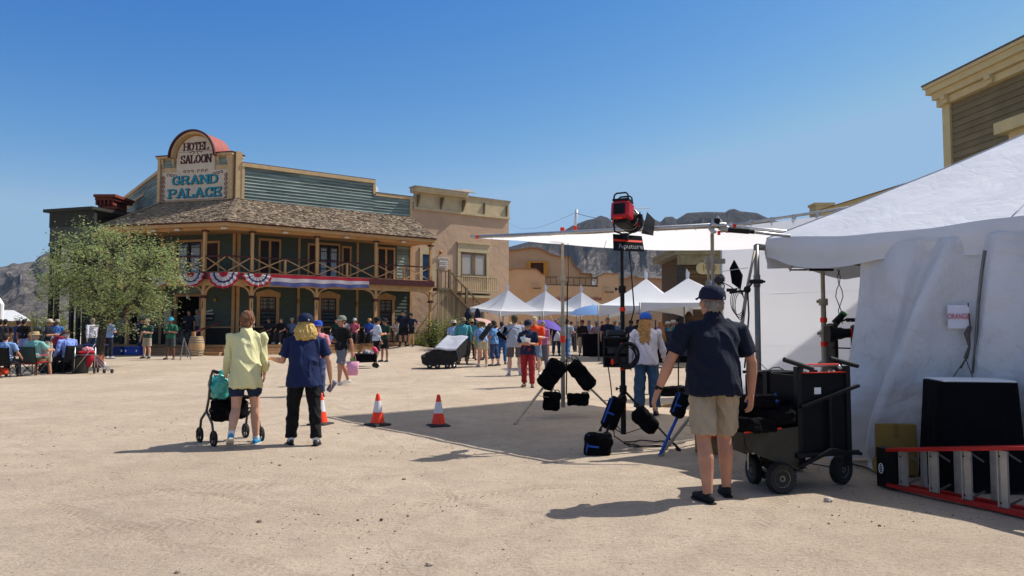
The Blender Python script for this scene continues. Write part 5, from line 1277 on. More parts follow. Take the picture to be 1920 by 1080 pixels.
    c.loft([sec(hem, .098+wf+ez, .084+by), sec(hem+.05, .096+wf+ez, .084+by*1.2), sec(.09, .080+ez+by*.4, .074+by*1.25), sec(.16, .087+ez, .074+by*.8, .002), sec(.215, .095+ez, .072+by*.3, .003 if fem else 0), sec(.262, .098+ez, .058), sec(.287, .075, .046), sec(.303, .046, .042)], 24)
    k = b**.6
    SR = .032
    for i in range(2):
        S0, el, wr, u, f = A[i]; inn = tp_(((-1, 1)[i]*sw*.45, 0, .263*h))
        c.cap(inn, .038*h*k, S0+Vector((0, 0, -.012*h)), SR*h*k, 12)
        if kind in ('tee', 'polo'):
            c.loft([(S0-u*.01, SR*h*k, SR*h*k, u.to_track_quat('Z', 'Y').to_matrix()), (S0+u*.13*h, (.037 if kind == 'tee' else .0385)*h*k, .038*h*k, u.to_track_quat('Z', 'Y').to_matrix())], 14)
        elif kind in ('long', 'jacket', 'rolled'):
            e_ = wr if kind != 'rolled' else el.lerp(wr, .62)
            c.cap(S0, SR*.97*h*k, el, .031*h*k, 12); c.cap(el, .031*h*k, e_, (.0225 if kind != 'rolled' else .028)*h*k, 12)
    if collar: c.cap(tp_((0, -.012*h, .298*h)), .041*h*b**.3, tp_((0, -.008*h, .309*h)), .038*h*b**.3, 14)
    o = part({'tee': 'shirt', 'polo': 'shirt', 'long': 'shirt', 'rolled': 'shirt', 'jacket': 'jacket', 'vest': 'vest', 'tank': 'shirt'}[kind], c, cloth(col, top[2] if len(top) > 2 and top[2] else None), t, True)
    remesh(o, max(.0085, vx), 2, .027 if det > 1 else .02, .15 if det > 1 else .12)
    # --- hair
    if hair:
        hk, hcx = hair; hb = MB(W)
        hm = mat("hair_"+hcx, hx(hcx), .6, .25, 10, .6, 30, stretch=(6, 6, 1), bdist=.02)
        if hat: hb.ell(hp((0, -.026, .0)), (.079*hs, .082*hs, .062*hs), hx_, 14, 10)
        else:
            hb.ell(hp((0, -.022, .034)), (.081*hs, .09*hs, .093*hs), hx_, 14, 10)
            hb.ell(hp((0, .03, .075)), (.064*hs, .058*hs, .045*hs), hx_, 12, 8)
        hb.ell(hp((0, -.055, -.02)), (.068*hs, .05*hs, .07*hs), hx_, 12, 8)
        for s in (-1, 1): hb.ell(hp((s*.068, .012, .02)), (.012*hs, .03*hs, .035*hs), hx_, 8, 6)
        if hk in ('long', 'mid', 'bob', 'verylong'):
            e_ = {'bob': -.13, 'mid': -.2, 'long': -.3, 'verylong': -.42}[hk]
            wd = 1.25 if hk == 'mid' else 1.0
            secs = [(hp((0, -.03, .05 if not hat else .01)), .08*hs, .08*hs, headR), (hp((0, -.05, -.04)), .097*hs*wd, .07*hs, headR), (hp((0, -.085, e_*.5)), .1*hs*wd, .056*hs, headR), (hp((0, -.1, e_*.82)), .085*hs*wd, .042*hs, headR), (hp((0, -.1, e_)), .04*hs*wd, .02*hs, headR)]
            hb.loft(secs, 16)
            for i in range(16):
                a = -1+2*i/15; l_ = .9+.32*noise.noise(Vector((i*1.7, x, y))); hb.cap(hp((a*.09*wd, -.07-.02*cos(a*2), e_*.3)), .02*hs, hp((a*.1*wd, -.1, e_*.75*l_)), .015*hs, 6); hb.cap(hp((a*.1*wd, -.1, e_*.75*l_)), .015*hs, hp((a*.085*wd, -.1, e_*1.06*l_)), .006*hs, 6)
        if hk == 'ponytail': hb.cap(hp((0, -.11, 0)), .028*hs, hp((0, -.15, -.16)), .015*hs, 8)
        o = part("hair", hb, hm, t, True); remesh(o, max(.0075, vx*.8), 1, .016, .035)
    if hat:
        hk, hcx = hat[0], hat[1]; hb = MB(W @ Matrix.Identity(4)); HMm = Matrix.Translation(hp((0, -.012, .03))) @ HM
        def hl_(prof, n=22, sy=1.18, M=None): hb.lathe(prof, n, HMm @ (M or Matrix()) @ Matrix.Diagonal((1, sy, 1, 1)))
        r = .096*hs
        if hk == 'cap':
            hl_([(r*1.02, 0), (r*1.03, .02*hs), (r*.98, .055*hs), (r*.8, .088*hs), (r*.5, .108*hs), (r*.1, .113*hs)])
            hb.ell((HMm @ Vector((0, 0, .115*hs))), (.008, .008, .006))
            # visor
            fs = 1 if len(hat) < 3 else hat[2]
            vs = []
            for i in range(11):
                a = pi*.14+pi*.72*i/10
                for (k_, zz, th) in ((1.0, .012, 0), (1.0, .012, 1)):
                    pass
            inner = [(r*.98*cos(a), r*1.15*sin(a)*fs) for a in [pi*.12+pi*.76*i/10 for i in range(11)]]; outer = [(r*.92*cos(a), (r*1.12*sin(a)+.075*hs*sin(a)**.7)*fs) for a in [pi*.12+pi*.76*i/10 for i in range(11)]]
            V = [HMm @ Vector((p[0], p[1], .012*hs)) for p in inner]+[HMm @ Vector((p[0], p[1], -.006*hs-.012*abs(p[0])/r)) for p in outer]
            V += [v+Vector((0, 0, .005)) for v in V]; Fc = []
            for i in range(10): Fc += [(i, 11+i, 12+i, i+1), (22+i, 23+i, 34+i, 33+i), (11+i, 33+i, 34+i, 12+i)]
            hb.add(V, Fc)
        elif hk in ('brim', 'bucket', 'cowboy'):
            R = {'brim': .165, 'bucket': .135, 'cowboy': .17}[hk]*hs
            hl_([(R*1.0, -.004), (R, .002), (r*1.15, .008), (r*1.03, .02*hs), (r*.99, .07*hs), (r*.85, .1*hs), (r*.5, .108*hs if hk != 'cowboy' else .098*hs), (.01, .1*hs)], 26, 1.12)
            hl_([(R, -.004), (r*.9, 0.0)], 26, 1.12)
        elif hk == 'headband':
            hl_([(r*1.0, .01), (r*1.04, .02), (r*1.0, .045)], 20, 1.14)
        o = part("cap" if hk == 'cap' else "hat", hb, cloth(hcx), t, True, ang=50)
        if hk in ('brim', 'cowboy', 'bucket'):
            hb = MB(W); hb.lathe([(r*1.05, .012), (r*1.05, .03)], 22, HMm @ Matrix.Diagonal((1, 1.13, 1, 1)), False); part("hatband", hb, cloth('4a3c30'), t, True)
    t['_'] = 0; del t['_']
    return dict(t=t, hands=hands, head=hc, hp=hp, HM=HMm if hat else HM, hs=hs, W=W, tp=tp_, ends=ends, A=A, T=T, h=h)
STEP = ((22, -4, 3), (-14, -28, 3)); STEPR = ((-14, -28, 3), (22, -4, 3)); STAND = ((2, 0, 4), (1, -1, 4)); SIT = ((82, 2, 8), (84, -4, 8)); EASY = ((6, -4, 5), (-3, -4, 4))
def PP(px, py): g = G(px, py); return g.x, g.y
def PY(px, Y): return (px-960)/F*Y, Y
# ---- the three nearest
g = PP(1341, 936)
MAN = person("tall grey-haired man in navy polo, khaki shorts and navy cap walking away in the foreground", g[0], g[1], 1.80, 8, legs=((-7, -11, 1), (13, 0, 3)), arms=(((.42, .12, -1), (.36, .2, -1)), ((.3, -.05, -1), (.02, .12, -1))), head=(12, 6),
   b=1.17, sk='m', top=('polo', '0c1428', None, -.05), bot=('shorts', 'a3937c'), shoe='1c1c1e', hat=('cap', '151c33'), hair=('short', '8a8078'), det=2, belly=.02, collar=1)
a_ = MAN['A'][0]; mb = MB(MAN['W']); p = a_[1].lerp(a_[2], .93); mb.tube([p-a_[4]*.012, p+a_[4]*.012], .034, 12); mb.box(p+Vector((-.034, -.01, 0)), (.02, .035, .035)); part("watch", mb, BLACKM, MAN['t'], True, ang=40)
mb = MB(MAN['W'] @ Matrix.Translation(MAN['hp']((0, -.118, .045)))); 
for i in range(5): mb.box((-.03+.015*i, .0, .002*(i % 2)), (.009, .01, .022))
part("cap_lettering", mb, WHITE, MAN['t'])
g = PP(458, 836)
LADY = person("woman with short auburn hair in oversized pale yellow shirt and denim shorts pushing a walker", g[0], g[1], 1.67, 12, legs=((-4, -46, 2), (12, 4, 3)), arms=(((.16, .22, -1), (.12, .45, -.8)), ((.08, .2, -1), (-.05, .75, -.7))), head=(-4, 0), lean=5,
   b=1.04, fem=True, sk='l', top=('rolled', 'd9d4a0', None, -.115), bot=('short_shorts', '1c2a44'), shoe='2f86b0', sock=('d0d0d0', .06), hair=('short', '7a5238'), det=2, belly=.02, collar=1)
mb = MB(LADY['W'])
for s in (-1, 1): p = LADY['hp']((s*.079, -.005, -.058)); mb.tube([p+Vector((0, .013*cos(a), .013*sin(a))) for a in [i*pi/6 for i in range(13)]], .0022, 6)
part("earrings", mb, STEEL, LADY['t'], True)
g = PP(569, 834)
NAVY = person("blonde woman in navy scrub top, black trousers and navy cap gesturing with one hand", g[0], g[1], 1.62, 14, legs=((9, -6, 5), (-8, -12, 5)), arms=(((.26, .2, -1), (.55, .75, .1)), ((.35, .0, -1), (.12, .3, -1))), head=(8, -2),
   b=1.16, fem=True, sk='l', top=('tee', '15234a', None, -.09), bot=('trousers', '0c0c0e'), shoe='3a3a3c', sock=('d8d8d8', .08), hat=('cap', '14203f'), hair=('mid', 'c9a862'), det=2, belly=.02)
mb = MB(NAVY['W']); q = NAVY['tp']((0.02, -.155, .09)); mb.box(q, (.2, .02, .035)); mb.bar(q+Vector((-.02, -.02, .04)), q+Vector((.06, -.03, -.1)), .035, .008); part("waist_tie", mb, cloth('42527a'), NAVY['t'])
mb = MB(NAVY['W'] @ Matrix.Translation(NAVY['hp']((0, -.117, .05)))); mb.ell((0, 0, 0), (.035, .006, .02)); part("cap_badge", mb, WHITE, NAVY['t'], True)
# ---- mid distance
g = PP(640, 722)
BT = person("man in black t-shirt, grey shorts and grey-green cap striding left with a pink tote bag", g[0], g[1], 1.80, 138, legs=((20, 2, 3), (-16, -26, 3)), arms=('backswing', 'front'), head=(10, 0), sk='m', top=('tee', '0d0d0f'), bot=('shorts', '6a6b74'), shoe='d8d4cc', hat=('cap', '7b8070'), hair=('short', '5a4030'), det=1)
g = PY(597, 16.5)
person("woman in royal blue cap and pink top walking just behind the navy scrub top woman", g[0], g[1], 1.64, 190, legs=STEP, arms=('front', 'down'), sk='m', fem=True, top=('tee', 'c77f86'), bot=('trousers', '3a4566'), hat=('cap', '2444a8'), hair=('long', '241a14'), det=1)
g = PP(706, 686)
person("man in pale patterned t-shirt, black shorts and dark cap pulling the folding wagon", g[0], g[1], 1.78, -60, legs=((4, -3, 3), (-6, -10, 3)), arms=('fwdswing', 'front'), sk='m', top=('tee', 'b8c3cf', 'd5dbe2'), bot=('shorts', '0f0f12'), shoe='e0ddd6', hat=('cap', '17181c'), hair=('short', '2e241c'), det=1)
g = PY(722, 30.5)
person("person in dark green shirt and sunglasses standing behind the wagon man holding papers", g[0], g[1], 1.72, 150, legs=STAND, arms=('front', 'front'), sk='t', top=('tee', '1d3a2c'), bot=('shorts', '15161a'), hat=('cap', '1a1a1a'), det=0)
g = PP(990, 726)
RED = person("woman in navy polo and dark red trousers walking towards the camera reading papers", g[0], g[1], 1.66, 172, legs=((10, -2, 2), (-8, -16, 2)), arms=('front', 'front'), head=(0, -14), b=1.05, fem=True, sk='m', top=('tee', '15203e', None, -.05), bot=('trousers', '8e2226'), shoe='6a5a50', hat=('cap', '1b2338'), hair=('short', '3a2a20'), det=2, collar=1)
for lbl, dx, col, rot in (("white papers held by the woman in dark red trousers", -.03, 'e4e4e8', .2), ("pale blue folded leaflet held by the woman in dark red trousers", .06, 'a8c4e0', -.3)):
    c_ = (RED['hands'][0]+RED['hands'][1])/2; mb = MB(RED['W'] @ Matrix.Translation(c_+Vector((dx, .03, .05 if dx < 0 else .09))) @ Matrix.Rotation(.9, 4, 'X') @ Matrix.Rotation(rot, 4, 'Z')); mb.box((0, 0, 0), (.13, .22, .008)); solo("papers", mb, mat("paper_"+col, hx(col), .8, .03), lbl, "papers")
mb = MB(RED['W'])
for s in (-1, 1): mb.tube([RED['tp']((s*.045, .02, .3*1.66)), RED['tp']((s*.05, .115, .24*1.66)), RED['tp']((0, .14, .17*1.66))], .005, 5)
mb.box(RED['tp']((0.07, .137, .235*1.66)), (.05, .006, .03)); part("lanyard", mb, mat("lanyard_yellow", hx('b8a032'), .8), RED['t'])
g = PP(965, 704)
BIG = person("big man seen from behind in pale grey shirt, grey shorts and long white socks", g[0], g[1], 1.84, 5, legs=((5, -3, 4), (-4, -6, 3)), arms=('akimbo', 'front'), b=1.28, sk='l', top=('tee', '9fa5b2', None, -.07), bot=('shorts', '5d5558'), shoe='b8b0a0', sock=('c9c2cf', .72), hat=('cap', '4b4a35'), hair=('short', '5a4a3c'), det=1, belly=.02)
mb = MB(BIG['W']); h_ = 1.84
mb.tube([BIG['tp']((.03, -.06, .3*h_)), BIG['tp']((-.12, -.13, .24*h_)), BIG['tp']((-.245, -.11, .16*h_))], .018, 6); mb.tube([BIG['tp']((.245, -.06, .1*h_)), BIG['tp']((.1, -.17, .1*h_)), BIG['tp']((-.1, -.17, .1*h_)), BIG['tp']((-.245, -.06, .1*h_))], .014, 6)
A_ = BIG['A'][0]; mb.cap(A_[0]+Vector((-.01, -.01, -.05)), .09, A_[1], .075, 10); mb.cap(A_[1], .075, A_[2], .055, 10)
part("arm_sling", mb, BLACKC, BIG['t'], True)
g = PP(868, 683)
TEALM = person("man in teal fishing shirt, khaki trousers and brown brim hat standing behind the tarp-covered cart", g[0], g[1], 1.76, 10, legs=STAND, arms=('front', 'down'), b=1.15, top=('long', '4e9aa0', None, -.08), bot=('trousers', '7d6548'), shoe='5a4632', hat=('brim', '8c7a5c'), hair=('short', '8a8078'), det=1, collar=1)
g = PY(851, 29.5)
person("person in pale blue top and cream hat left of the teal fishing shirt", g[0], g[1], 1.66, 20, legs=STAND, arms=('front', 'front'), fem=True, top=('tee', '9db8dc'), bot=('trousers', '6a6a72'), hat=('bucket', 'c7bda6'), det=0)
g = PP(905, 688)
BAGW = person("bending woman in light blue tee and cream shorts with a long black bag", g[0], g[1], 1.68, 15, legs=((8, -2, 4), (2, -4, 4)), lean=24, arms=('reach', 'reach'), head=(0, -10), b=1.08, fem=True, sk='l', top=('tee', '7f9fc9', None, -.02), bot=('short_shorts', 'c4b89a'), shoe='b8b0a0', sock=('d0ccc4', .08), hat=('brim', 'a08a5c'), hair=('short', '8a6a48'), det=1)
g = PP(926, 686)
person("curly dark-haired woman in blue batik tee and cropped jeans facing left with papers", g[0], g[1], 1.66, 70, legs=((4, -4, 3), (-8, -14, 3)), arms=('front', 'fwdswing'), fem=True, b=1.1, sk='l', top=('tee', '4a7fb5', '7ba6cf', -.06), bot=('capri', '36486e'), shoe='8a8a8a', hair=('bob', '33211a'), det=1)
g = PY(897, 31.5)
person("grey-haired person in teal top behind the woman with the long black bag", g[0], g[1], 1.74, -20, legs=STAND, arms=('front', 'front'), top=('tee', '3f8f93'), bot=('shorts', '7f9060'), hair=('short', 'a89c90'), det=0)
g = PY(913, 33)
person("person in coral pink top in the queue behind the batik tee woman", g[0], g[1], 1.6, 160, legs=STAND, arms=('down', 'front'), fem=True, top=('tee', 'c9656a'), bot=('trousers', '8a8378'), hair=('short', '3a2a20'), det=0)
g = PY(941, 29)
person("person in navy shirt and bright blue jeans mostly hidden behind the big man's left side", g[0], g[1], 1.62, 0, legs=EASY, arms=('down', 'down'), top=('tee', '27406e'), bot=('trousers', '2d5d94'), hair=('short', '3a2a20'), det=0)
g = PY(884, 33)
person("person in dark clothes and straw hat at the front tent post", g[0], g[1], 1.7, 30, legs=STAND, arms=('front', 'down'), top=('tee', '23252c'), bot=('trousers', '2a2a30'), hat=('brim', 'b59c68'), det=0)
g = PY(1002, 23.5)
person("bald sunburnt person in bright orange top with a shopping trolley behind the red trousers woman", g[0], g[1], 1.80, 175, legs=STAND, arms=('front', 'front'), b=1.1, sk='l', top=('tee', 'e8481c'), bot=('shorts', '6f7f9a'), shoe='e0ddd6', hat=None, hair=('short', 'cfc2a8'), det=1)
g = PY(1018, 26)
person("person in mauve pink long-sleeve top beside the bright orange top", g[0], g[1], 1.66, 160, legs=STAND, arms=('front', 'front'), fem=True, top=('long', 'a8688c'), bot=('trousers', '5a5560'), hair=('short', '8a8078'), det=0)
g = PP(1023, 669)
person("woman in purple floral blouse and khaki shorts under the violet parasol", g[0], g[1], 1.68, 165, legs=STAND, arms=('up', 'front'), fem=True, b=1.1, top=('tee', '7d4f7e', 'c48a9c', -.06), bot=('shorts', 'a3937c'), shoe='3a4a6a', hair=('short', '2e211a'), det=1)
g = PP(1043, 667)
DRB = person("grey-haired person in black jacket and jeans carrying a white drawstring bag", g[0], g[1], 1.72, 185, legs=STAND, arms=('down', 'down'), b=1.05, top=('long', '17181c', None, -.07), bot=('trousers', '27354e'), hair=('mid', '8c8580'), det=1)
g = PP(1063, 672)
person("man in pale grey tee and light jeans walking away right of the metal stand pole", g[0], g[1], 1.74, -20, legs=STEP, arms=('down', 'front'), b=1.05, top=('tee', 'b4bcbc', None, -.04), bot=('trousers', '6f93bd'), shoe='7f8fb0', hair=('short', '2e211a'), det=1)
g = PP(1092, 667)
person("woman in dark brown long-sleeve top, cream trousers and red cap walking towards the camera", g[0], g[1], 1.68, 180, legs=((12, 0, 2), (-8, -14, 2)), arms=('down', 'face'), fem=True, sk='m', top=('long', '2c1917', None, -.02), bot=('wide', 'bfae98'), shoe='4a3426', hat=('cap', '7a3030'), hair=('short', '2a1c16'), det=1)
# ---- crowd under the right-hand tents
rows = [
 (1104, 38, 1.70, 200, 'tee', '7a7290', 'c3b9c9', 'trousers', '2a2c38', None, ('short', '9a9088'), "grey-haired person in lilac print top right of the dark brown top woman", STAND),
 (1118, 36, 1.62, 160, 'tee', '8a5a68', 'cfa7a0', 'trousers', '3a3a44', ('bucket', 'b9a486'), None, "person in dusty rose print top and tan hat by the round black bin", STAND),
 (1139, 33, 1.76, 190, 'polo', '1c2236', None, 'trousers', '5a3434', None, ('short', '7a6f66'), "grey-haired man in navy polo and maroon trousers right of the black bin", STAND),
 (1152, 34, 1.66, 170, 'tee', '5f7fa8', None, 'trousers', '3c4454', ('brim', 'd8ccb0'), None, "person in steel blue tee and wide cream hat, left of the two cream hats", STAND),
 (1163, 35, 1.66, 180, 'tee', 'c9c6cf', None, 'trousers', '3c3c44', ('brim', 'ddd4c0'), None, "person in white top and wide cream hat, right of the two cream hats", STAND),
 (1183, 34, 1.64, 150, 'tee', '2c2f4a', None, 'trousers', '1c1c22', ('cap', '16181f'), ('short', '1c1410'), "person in indigo tee and black cap just left of the white jacket woman", STAND),
 (1196, 36, 1.70, 200, 'tee', '2a2a34', None, 'trousers', '22222a', None, ('short', '1c1410'), "dark-haired person in charcoal top partly behind the white jacket woman", STAND),
 (1237, 31, 1.66, 170, 'tee', '7a4f78', 'b98aa0', 'trousers', '2a3046', None, ('short', 'c9bfb0'), "white-haired person in plum print top right of the white jacket woman", STAND),
 (1271, 34, 1.72, 170, 'tee', '3a4a86', None, 'trousers', '2a2a3a', ('cap', '22305a'), ('short', '4a3a2c'), "person in cobalt blue shirt right of the turquoise top", STAND),
 (1283, 36, 1.7, 190, 'long', '20253c', None, 'trousers', '1c1c26', None, ('short', '5a4a3c'), "person in ink blue long-sleeve top beside the right tent post", STAND),
 (1129, 41, 1.68, 180, 'tee', '9a5a5c', None, 'trousers', '3a3038', None, ('short', '3a2c22'), "person in faded red tee standing at the back of the tent crowd", STAND),
 (1083, 43, 1.7, 170, 'tee', '3a3436', None, 'trousers', '2a2a2e', None, ('short', '2a1c16'), "person in charcoal tee in the shade between two tent posts", STAND),
 (1071, 42, 1.66, 190, 'tee', '504a6a', None, 'trousers', '24242c', ('cap', '30303a'), None, "person in slate purple tee in the shade of the middle tent", STAND),
 (977, 42, 1.7, 170, 'tee', '8f9bb0', None, 'trousers', '3a3f50', None, ('short', '8a8078'), "person in grey-blue tee in the shade behind the big man", STAND),
 (1052, 44, 1.74, 175, 'long', '3c4454', None, 'trousers', '20222a', ('cap', '2a2a30'), None, "person in slate long sleeves behind the drawstring bag carrier", STAND),
 (956, 45, 1.66, 160, 'tee', 'b0866a', None, 'trousers', '4a4440', ('bucket', 'cbb894'), None, "person in tan top and straw-coloured hat under the left tent", STAND)]
for (px, Y, H, yaw, k, c1, c2, bk, bc, ht, hr, lb, lg) in rows:
    g = PY(px, Y); person(lb, g[0], g[1], H, yaw, legs=lg, arms=random.Random(px).choice([('front', 'down'), ('down', 'front'), ('front', 'front'), ('akimbo', 'down')]), top=(k, c1, c2), bot=(bk, bc), hat=ht, hair=hr, det=0, b=random.Random(px+1).uniform(.98, 1.15), sk=random.Random(px+2).choice('mltm'))
g = PY(1252, 30.5)
person("person in dark glasses with a hand to the face beside the turquoise top", g[0], g[1], 1.6, 170, legs=STAND, arms=('face', 'down'), sk='t', top=('tee', '4a5a92'), bot=('trousers', '2a2f44'), hat=('brim', 'ddd8cc'), det=1)
g = PY(1262, 30)
person("woman in turquoise top with both hands raised to a pale sun hat under the tent", g[0], g[1], 1.66, 185, legs=STAND, arms=('face', 'face'), fem=True, sk='m', top=('tee', '1f9a8c'), bot=('trousers', '2c2c38'), hat=('brim', 'd8d0c0'), det=1)
g = PY(1211, 12.8)
WJ = person("long-haired blonde woman in white jacket, paint-flecked jeans and blue cap by the light stand", g[0], g[1], 1.70, -8, legs=((2, -2, 3), (0, -2, 4)), arms=(((.3, .1, -1), (.0, .5, -1)), ((.32, .25, -1), (.1, .8, -.5))), head=(-25, -4), b=1.08, fem=True, sk='l', top=('jacket', 'c4c0cc', None, -.045), bot=('wide', '35506a'), shoe='3a2434', sock=('c8a8a0', .1), hat=('cap', '2a55b0'), hair=('verylong', 'a67c48'), det=2, belly=.01)
mb = MB(WJ['W']); rg = random.Random(8)
for i in range(60):
    e = WJ['ends'][i % 2]; f_ = rg.random()*1.6; p = e[0].lerp(e[1], f_) if f_ < 1 else e[1].lerp(e[2], f_-1); r = 1.7*(.054-.014*f_)*1.03
    a = rg.uniform(-2.9, -.2); mb.ell(p+Vector((cos(a)*r, sin(a)*r*1.05, 0)), (.005+.008*rg.random()**2, .004, .005+.01*rg.random()), None, 5, 4)
part("paint_flecks", mb, mat("fleck_paint", hx('93a8b8'), .8), WJ['t'])
# ---- left: in front of the porch
g = PP(275, 672)
person("man in dark green tee, khaki shorts and beige cap standing before the porch", g[0], g[1], 1.72, 165, legs=STAND, arms=('front', 'down'), b=1.08, sk='l', top=('tee', '2a4a3c'), bot=('shorts', 'a59a84'), shoe='1c1c1e', sock=('b9b0a8', .15), hat=('cap', 'b9a284'), hair=('short', '4a3a2c'), det=1)
g = PY(268, 37)
person("person in black tee with hand on hip just behind the man in the beige cap", g[0], g[1], 1.78, 190, legs=STAND, arms=('akimbo', 'akimbo'), sk='m', top=('tee', '17171a'), bot=('trousers', '2f3f52'), hair=('short', '231812'), det=0)
g = PP(319, 674)
person("dark-skinned man in green tee, grey shorts and turquoise cap standing before the saloon steps", g[0], g[1], 1.76, 178, legs=((3, 0, 6), (1, -2, 6)), arms=('front', 'front'), sk='d', top=('tee', '2a6a50'), bot=('shorts', '3f4446'), shoe='6a5a4c', hat=('cap', '2f9ab8'), hair=('short', '17110e'), det=1)
g = PY(355, 38.6)
person("person in dark shirt standing in the shade by the saloon entrance beside the plants", g[0], g[1], 1.74, 180, z=ZD, legs=STAND, arms=('down', 'front'), top=('tee', '1d2028'), bot=('trousers', '1d1d22'), hair=('short', '1c1410'), det=0)
g = PY(371, 39.2)
person("person in pale khaki shirt leaning in the saloon doorway", g[0], g[1], 1.8, 150, z=ZD, legs=STAND, arms=('down', 'reach'), top=('long', 'a39d90'), bot=('trousers', '2f3f5a'), hair=('short', '8a8078'), det=0)
g = PP(172, 670)
person("man in white long-sleeve shirt and denim shorts left of the tree trunk", g[0], g[1], 1.76, 60, legs=STEP, arms=('backswing', 'fwdswing'), b=1.12, top=('long', 'c4c2cb', None, -.03), bot=('shorts', '31435f'), shoe='4a3c30', hat=('cap', '8f8168'), hair=('short', '8a8078'), det=1)
g = PY(206, 33)
person("person in pale blue shirt and dark trousers just right of the tree trunk", g[0], g[1], 1.76, -20, legs=STAND, arms=('down', 'front'), top=('tee', '8ba7d6'), bot=('trousers', '20222c'), shoe='c4c2cb', hair=('short', '3a2a20'), det=1)
g = PP(90, 682)
person("person in navy polo and cream cap handing over a dark red bag", g[0], g[1], 1.70, -80, legs=STAND, arms=('front', 'front'), top=('tee', '161a2c'), bot=('trousers', 'a9a294'), hat=('cap', 'c4b49c'), hair=('short', '8a7a68'), det=1)
g = PY(108, 31)
person("person in mid-blue tee and grey-beige cap beside the navy polo", g[0], g[1], 1.68, 20, legs=STAND, arms=('front', 'front'), top=('tee', '3f6aa8'), bot=('trousers', '2a3040'), hat=('cap', '8f8878'), hair=('short', '5a4a3c'), det=0)
g = PY(36, 33)
person("person in dark blue shirt before the board fence, left of a pair", g[0], g[1], 1.66, 10, legs=STAND, arms=('down', 'down'), top=('tee', '2a3a6a'), bot=('trousers', '22262e'), hair=('short', '17110e'), det=0)
g = PY(46, 32)
person("person in black top and pale blue shorts before the board fence", g[0], g[1], 1.70, 0, legs=STAND, arms=('down', 'down'), sk='t', top=('tee', '101013'), bot=('shorts', '7f93c9'), hair=('short', '17110e'), det=0)
for px, Y, c, lb in ((2, 30, '1c1e26', "person in near-black clothing at the very left edge before the fence"), (11, 31, '2a2226', "person in dark maroon-grey top second from the left edge")):
    g = PY(px, Y); person(lb, g[0], g[1], 1.7, 20, legs=STAND, arms=('down', 'front'), top=('tee', c), bot=('trousers', '17171c'), hair=('short', '17110e'), det=0)
# ---- right-hand porch staff on the mound
g = PY(756, 39.2)
person("tall man in navy polo and black shorts on the mound at the porch end", g[0], g[1], 1.84, 175, z=gz(*g), legs=STAND, arms=('down', 'down'), b=1.08, top=('polo', '141a2e'), bot=('shorts', '101114'), sock=('17171a', .3), hat=('cap', '1a1c26'), hair=('short', '2e211a'), det=1)
g = PY(771, 39.2)
person("woman in navy top and black shorts, hand on hip, at the porch end", g[0], g[1], 1.68, 165, z=gz(*g), legs=STAND, arms=('akimbo', 'down'), fem=True, top=('tee', '161c34'), bot=('short_shorts', '131318'), hat=('cap', '1a1c26'), hair=('ponytail', '3a2a20'), det=1)
# ================================================================== NEAR TENT (white pole tent at the right)
VIN = mat("tent_vinyl", hx('e0e1e4'), .5, .08, 1.2, .25, 5, crease=.012, trans=.10, bdist=.03, spec=.35)
VIN2 = mat("sidewall_vinyl", hx('dfe0e2'), .5, .14, .8, .8, 3.2, crease=.03, trans=.2, bdist=.09, spec=.35)
EV = Vector((.65, -.76, 0)); GV = Vector((.76, .65, 0)); CT = Vector((3.17, 9.25, 0)); TS = 6.0; EH = 2.58; PK = 4.35
tent = thing("event_tent", "large white pole tent with peaked roof and creased side wall at the right edge", "tent", CT)
cs_ = [CT, CT+EV*TS, CT+EV*TS+GV*TS, CT+GV*TS]; pk = CT+(EV+GV)*TS/2+Vector((0, 0, PK))
mb = MB()
for k in range(4):
    a, b = cs_[k], cs_[(k+1) % 4]
    def fn(u, v):
        e = a.lerp(b, u)+Vector((0, 0, EH)); q = e.lerp(pk, v)
        q.z += (-.05*sin(pi*v) - .10*sin(pi*u)*(1-v)*(.6+.4*sin(u*9))) + .02*noise.noise(Vector((u*9, v*4, k)))*(1-v)
        o = (a+b)/2-(pk-Vector((0, 0, PK))); o.normalize(); q += o*(.06*(1-v)*noise.noise(Vector((u*7, 2, k*3))))
        return q
    mb.grid(fn, 60, 20)
part("canopy", mb, VIN, tent, True)
mb = MB()
for k in range(4):
    a, b = cs_[k], cs_[(k+1) % 4]; o = ((a+b)/2-(pk-Vector((0, 0, PK)))); o.z = 0; o.normalize()
    def fn(u, v):
        q = a.lerp(b, u)+Vector((0, 0, EH-.10*sin(pi*u)*(.6+.4*sin(u*9))+.02*noise.noise(Vector((u*9, 0, k)))))
        q += o*(.06*noise.noise(Vector((u*7, 2, k*3)))+.03*sin(pi*min(1, v*1.2))+.035*v*noise.noise(Vector((u*14, 5, k))))
        dz = .33+.05*sin(u*17+k)*v - (.10*math.exp(-((u-.0)/.04)**2) if k == 0 else 0); q.z -= v*dz; return q
    mb.grid(fn, 60, 6)
part("valance", mb, VIN, tent, True)
POLE = mat("galvanised_pole", hx('8f8c86', .8), .45, .15, 10, metal=.5)
for i, (p, dx) in enumerate(((CT+Vector((-.13, 0, 0)), 0), (cs_[1], 0), (cs_[2], 0), (cs_[3], 0))):
    mb = MB(); mb.tube([p, p+Vector((0, 0, EH-.08))], .034, 10); mb.tube([p+Vector((0, 0, EH-.6)), p+Vector((0, 0, EH-.45))], .042, 10); part("pole", mb, POLE, tent, True)
mb = MB(); z_ = Vector((0, 0, EH-.2)); ctr = (cs_[0]+cs_[2])/2; ci = [c.lerp(ctr, .045) for c in cs_]
for k in range(4): mb.tube([ci[k]+z_, ci[(k+1) % 4]+z_], .028, 8)
mb.tube([CT+Vector((-.13, 0, EH-.1)), CT+GV*.5+Vector((0, 0, EH-.1))], .04, 8); mb.tube([pk-Vector((0, 0, PK)), pk], .04, 8)
part("roof_frame", mb, POLE, tent, True)
mb = MB()
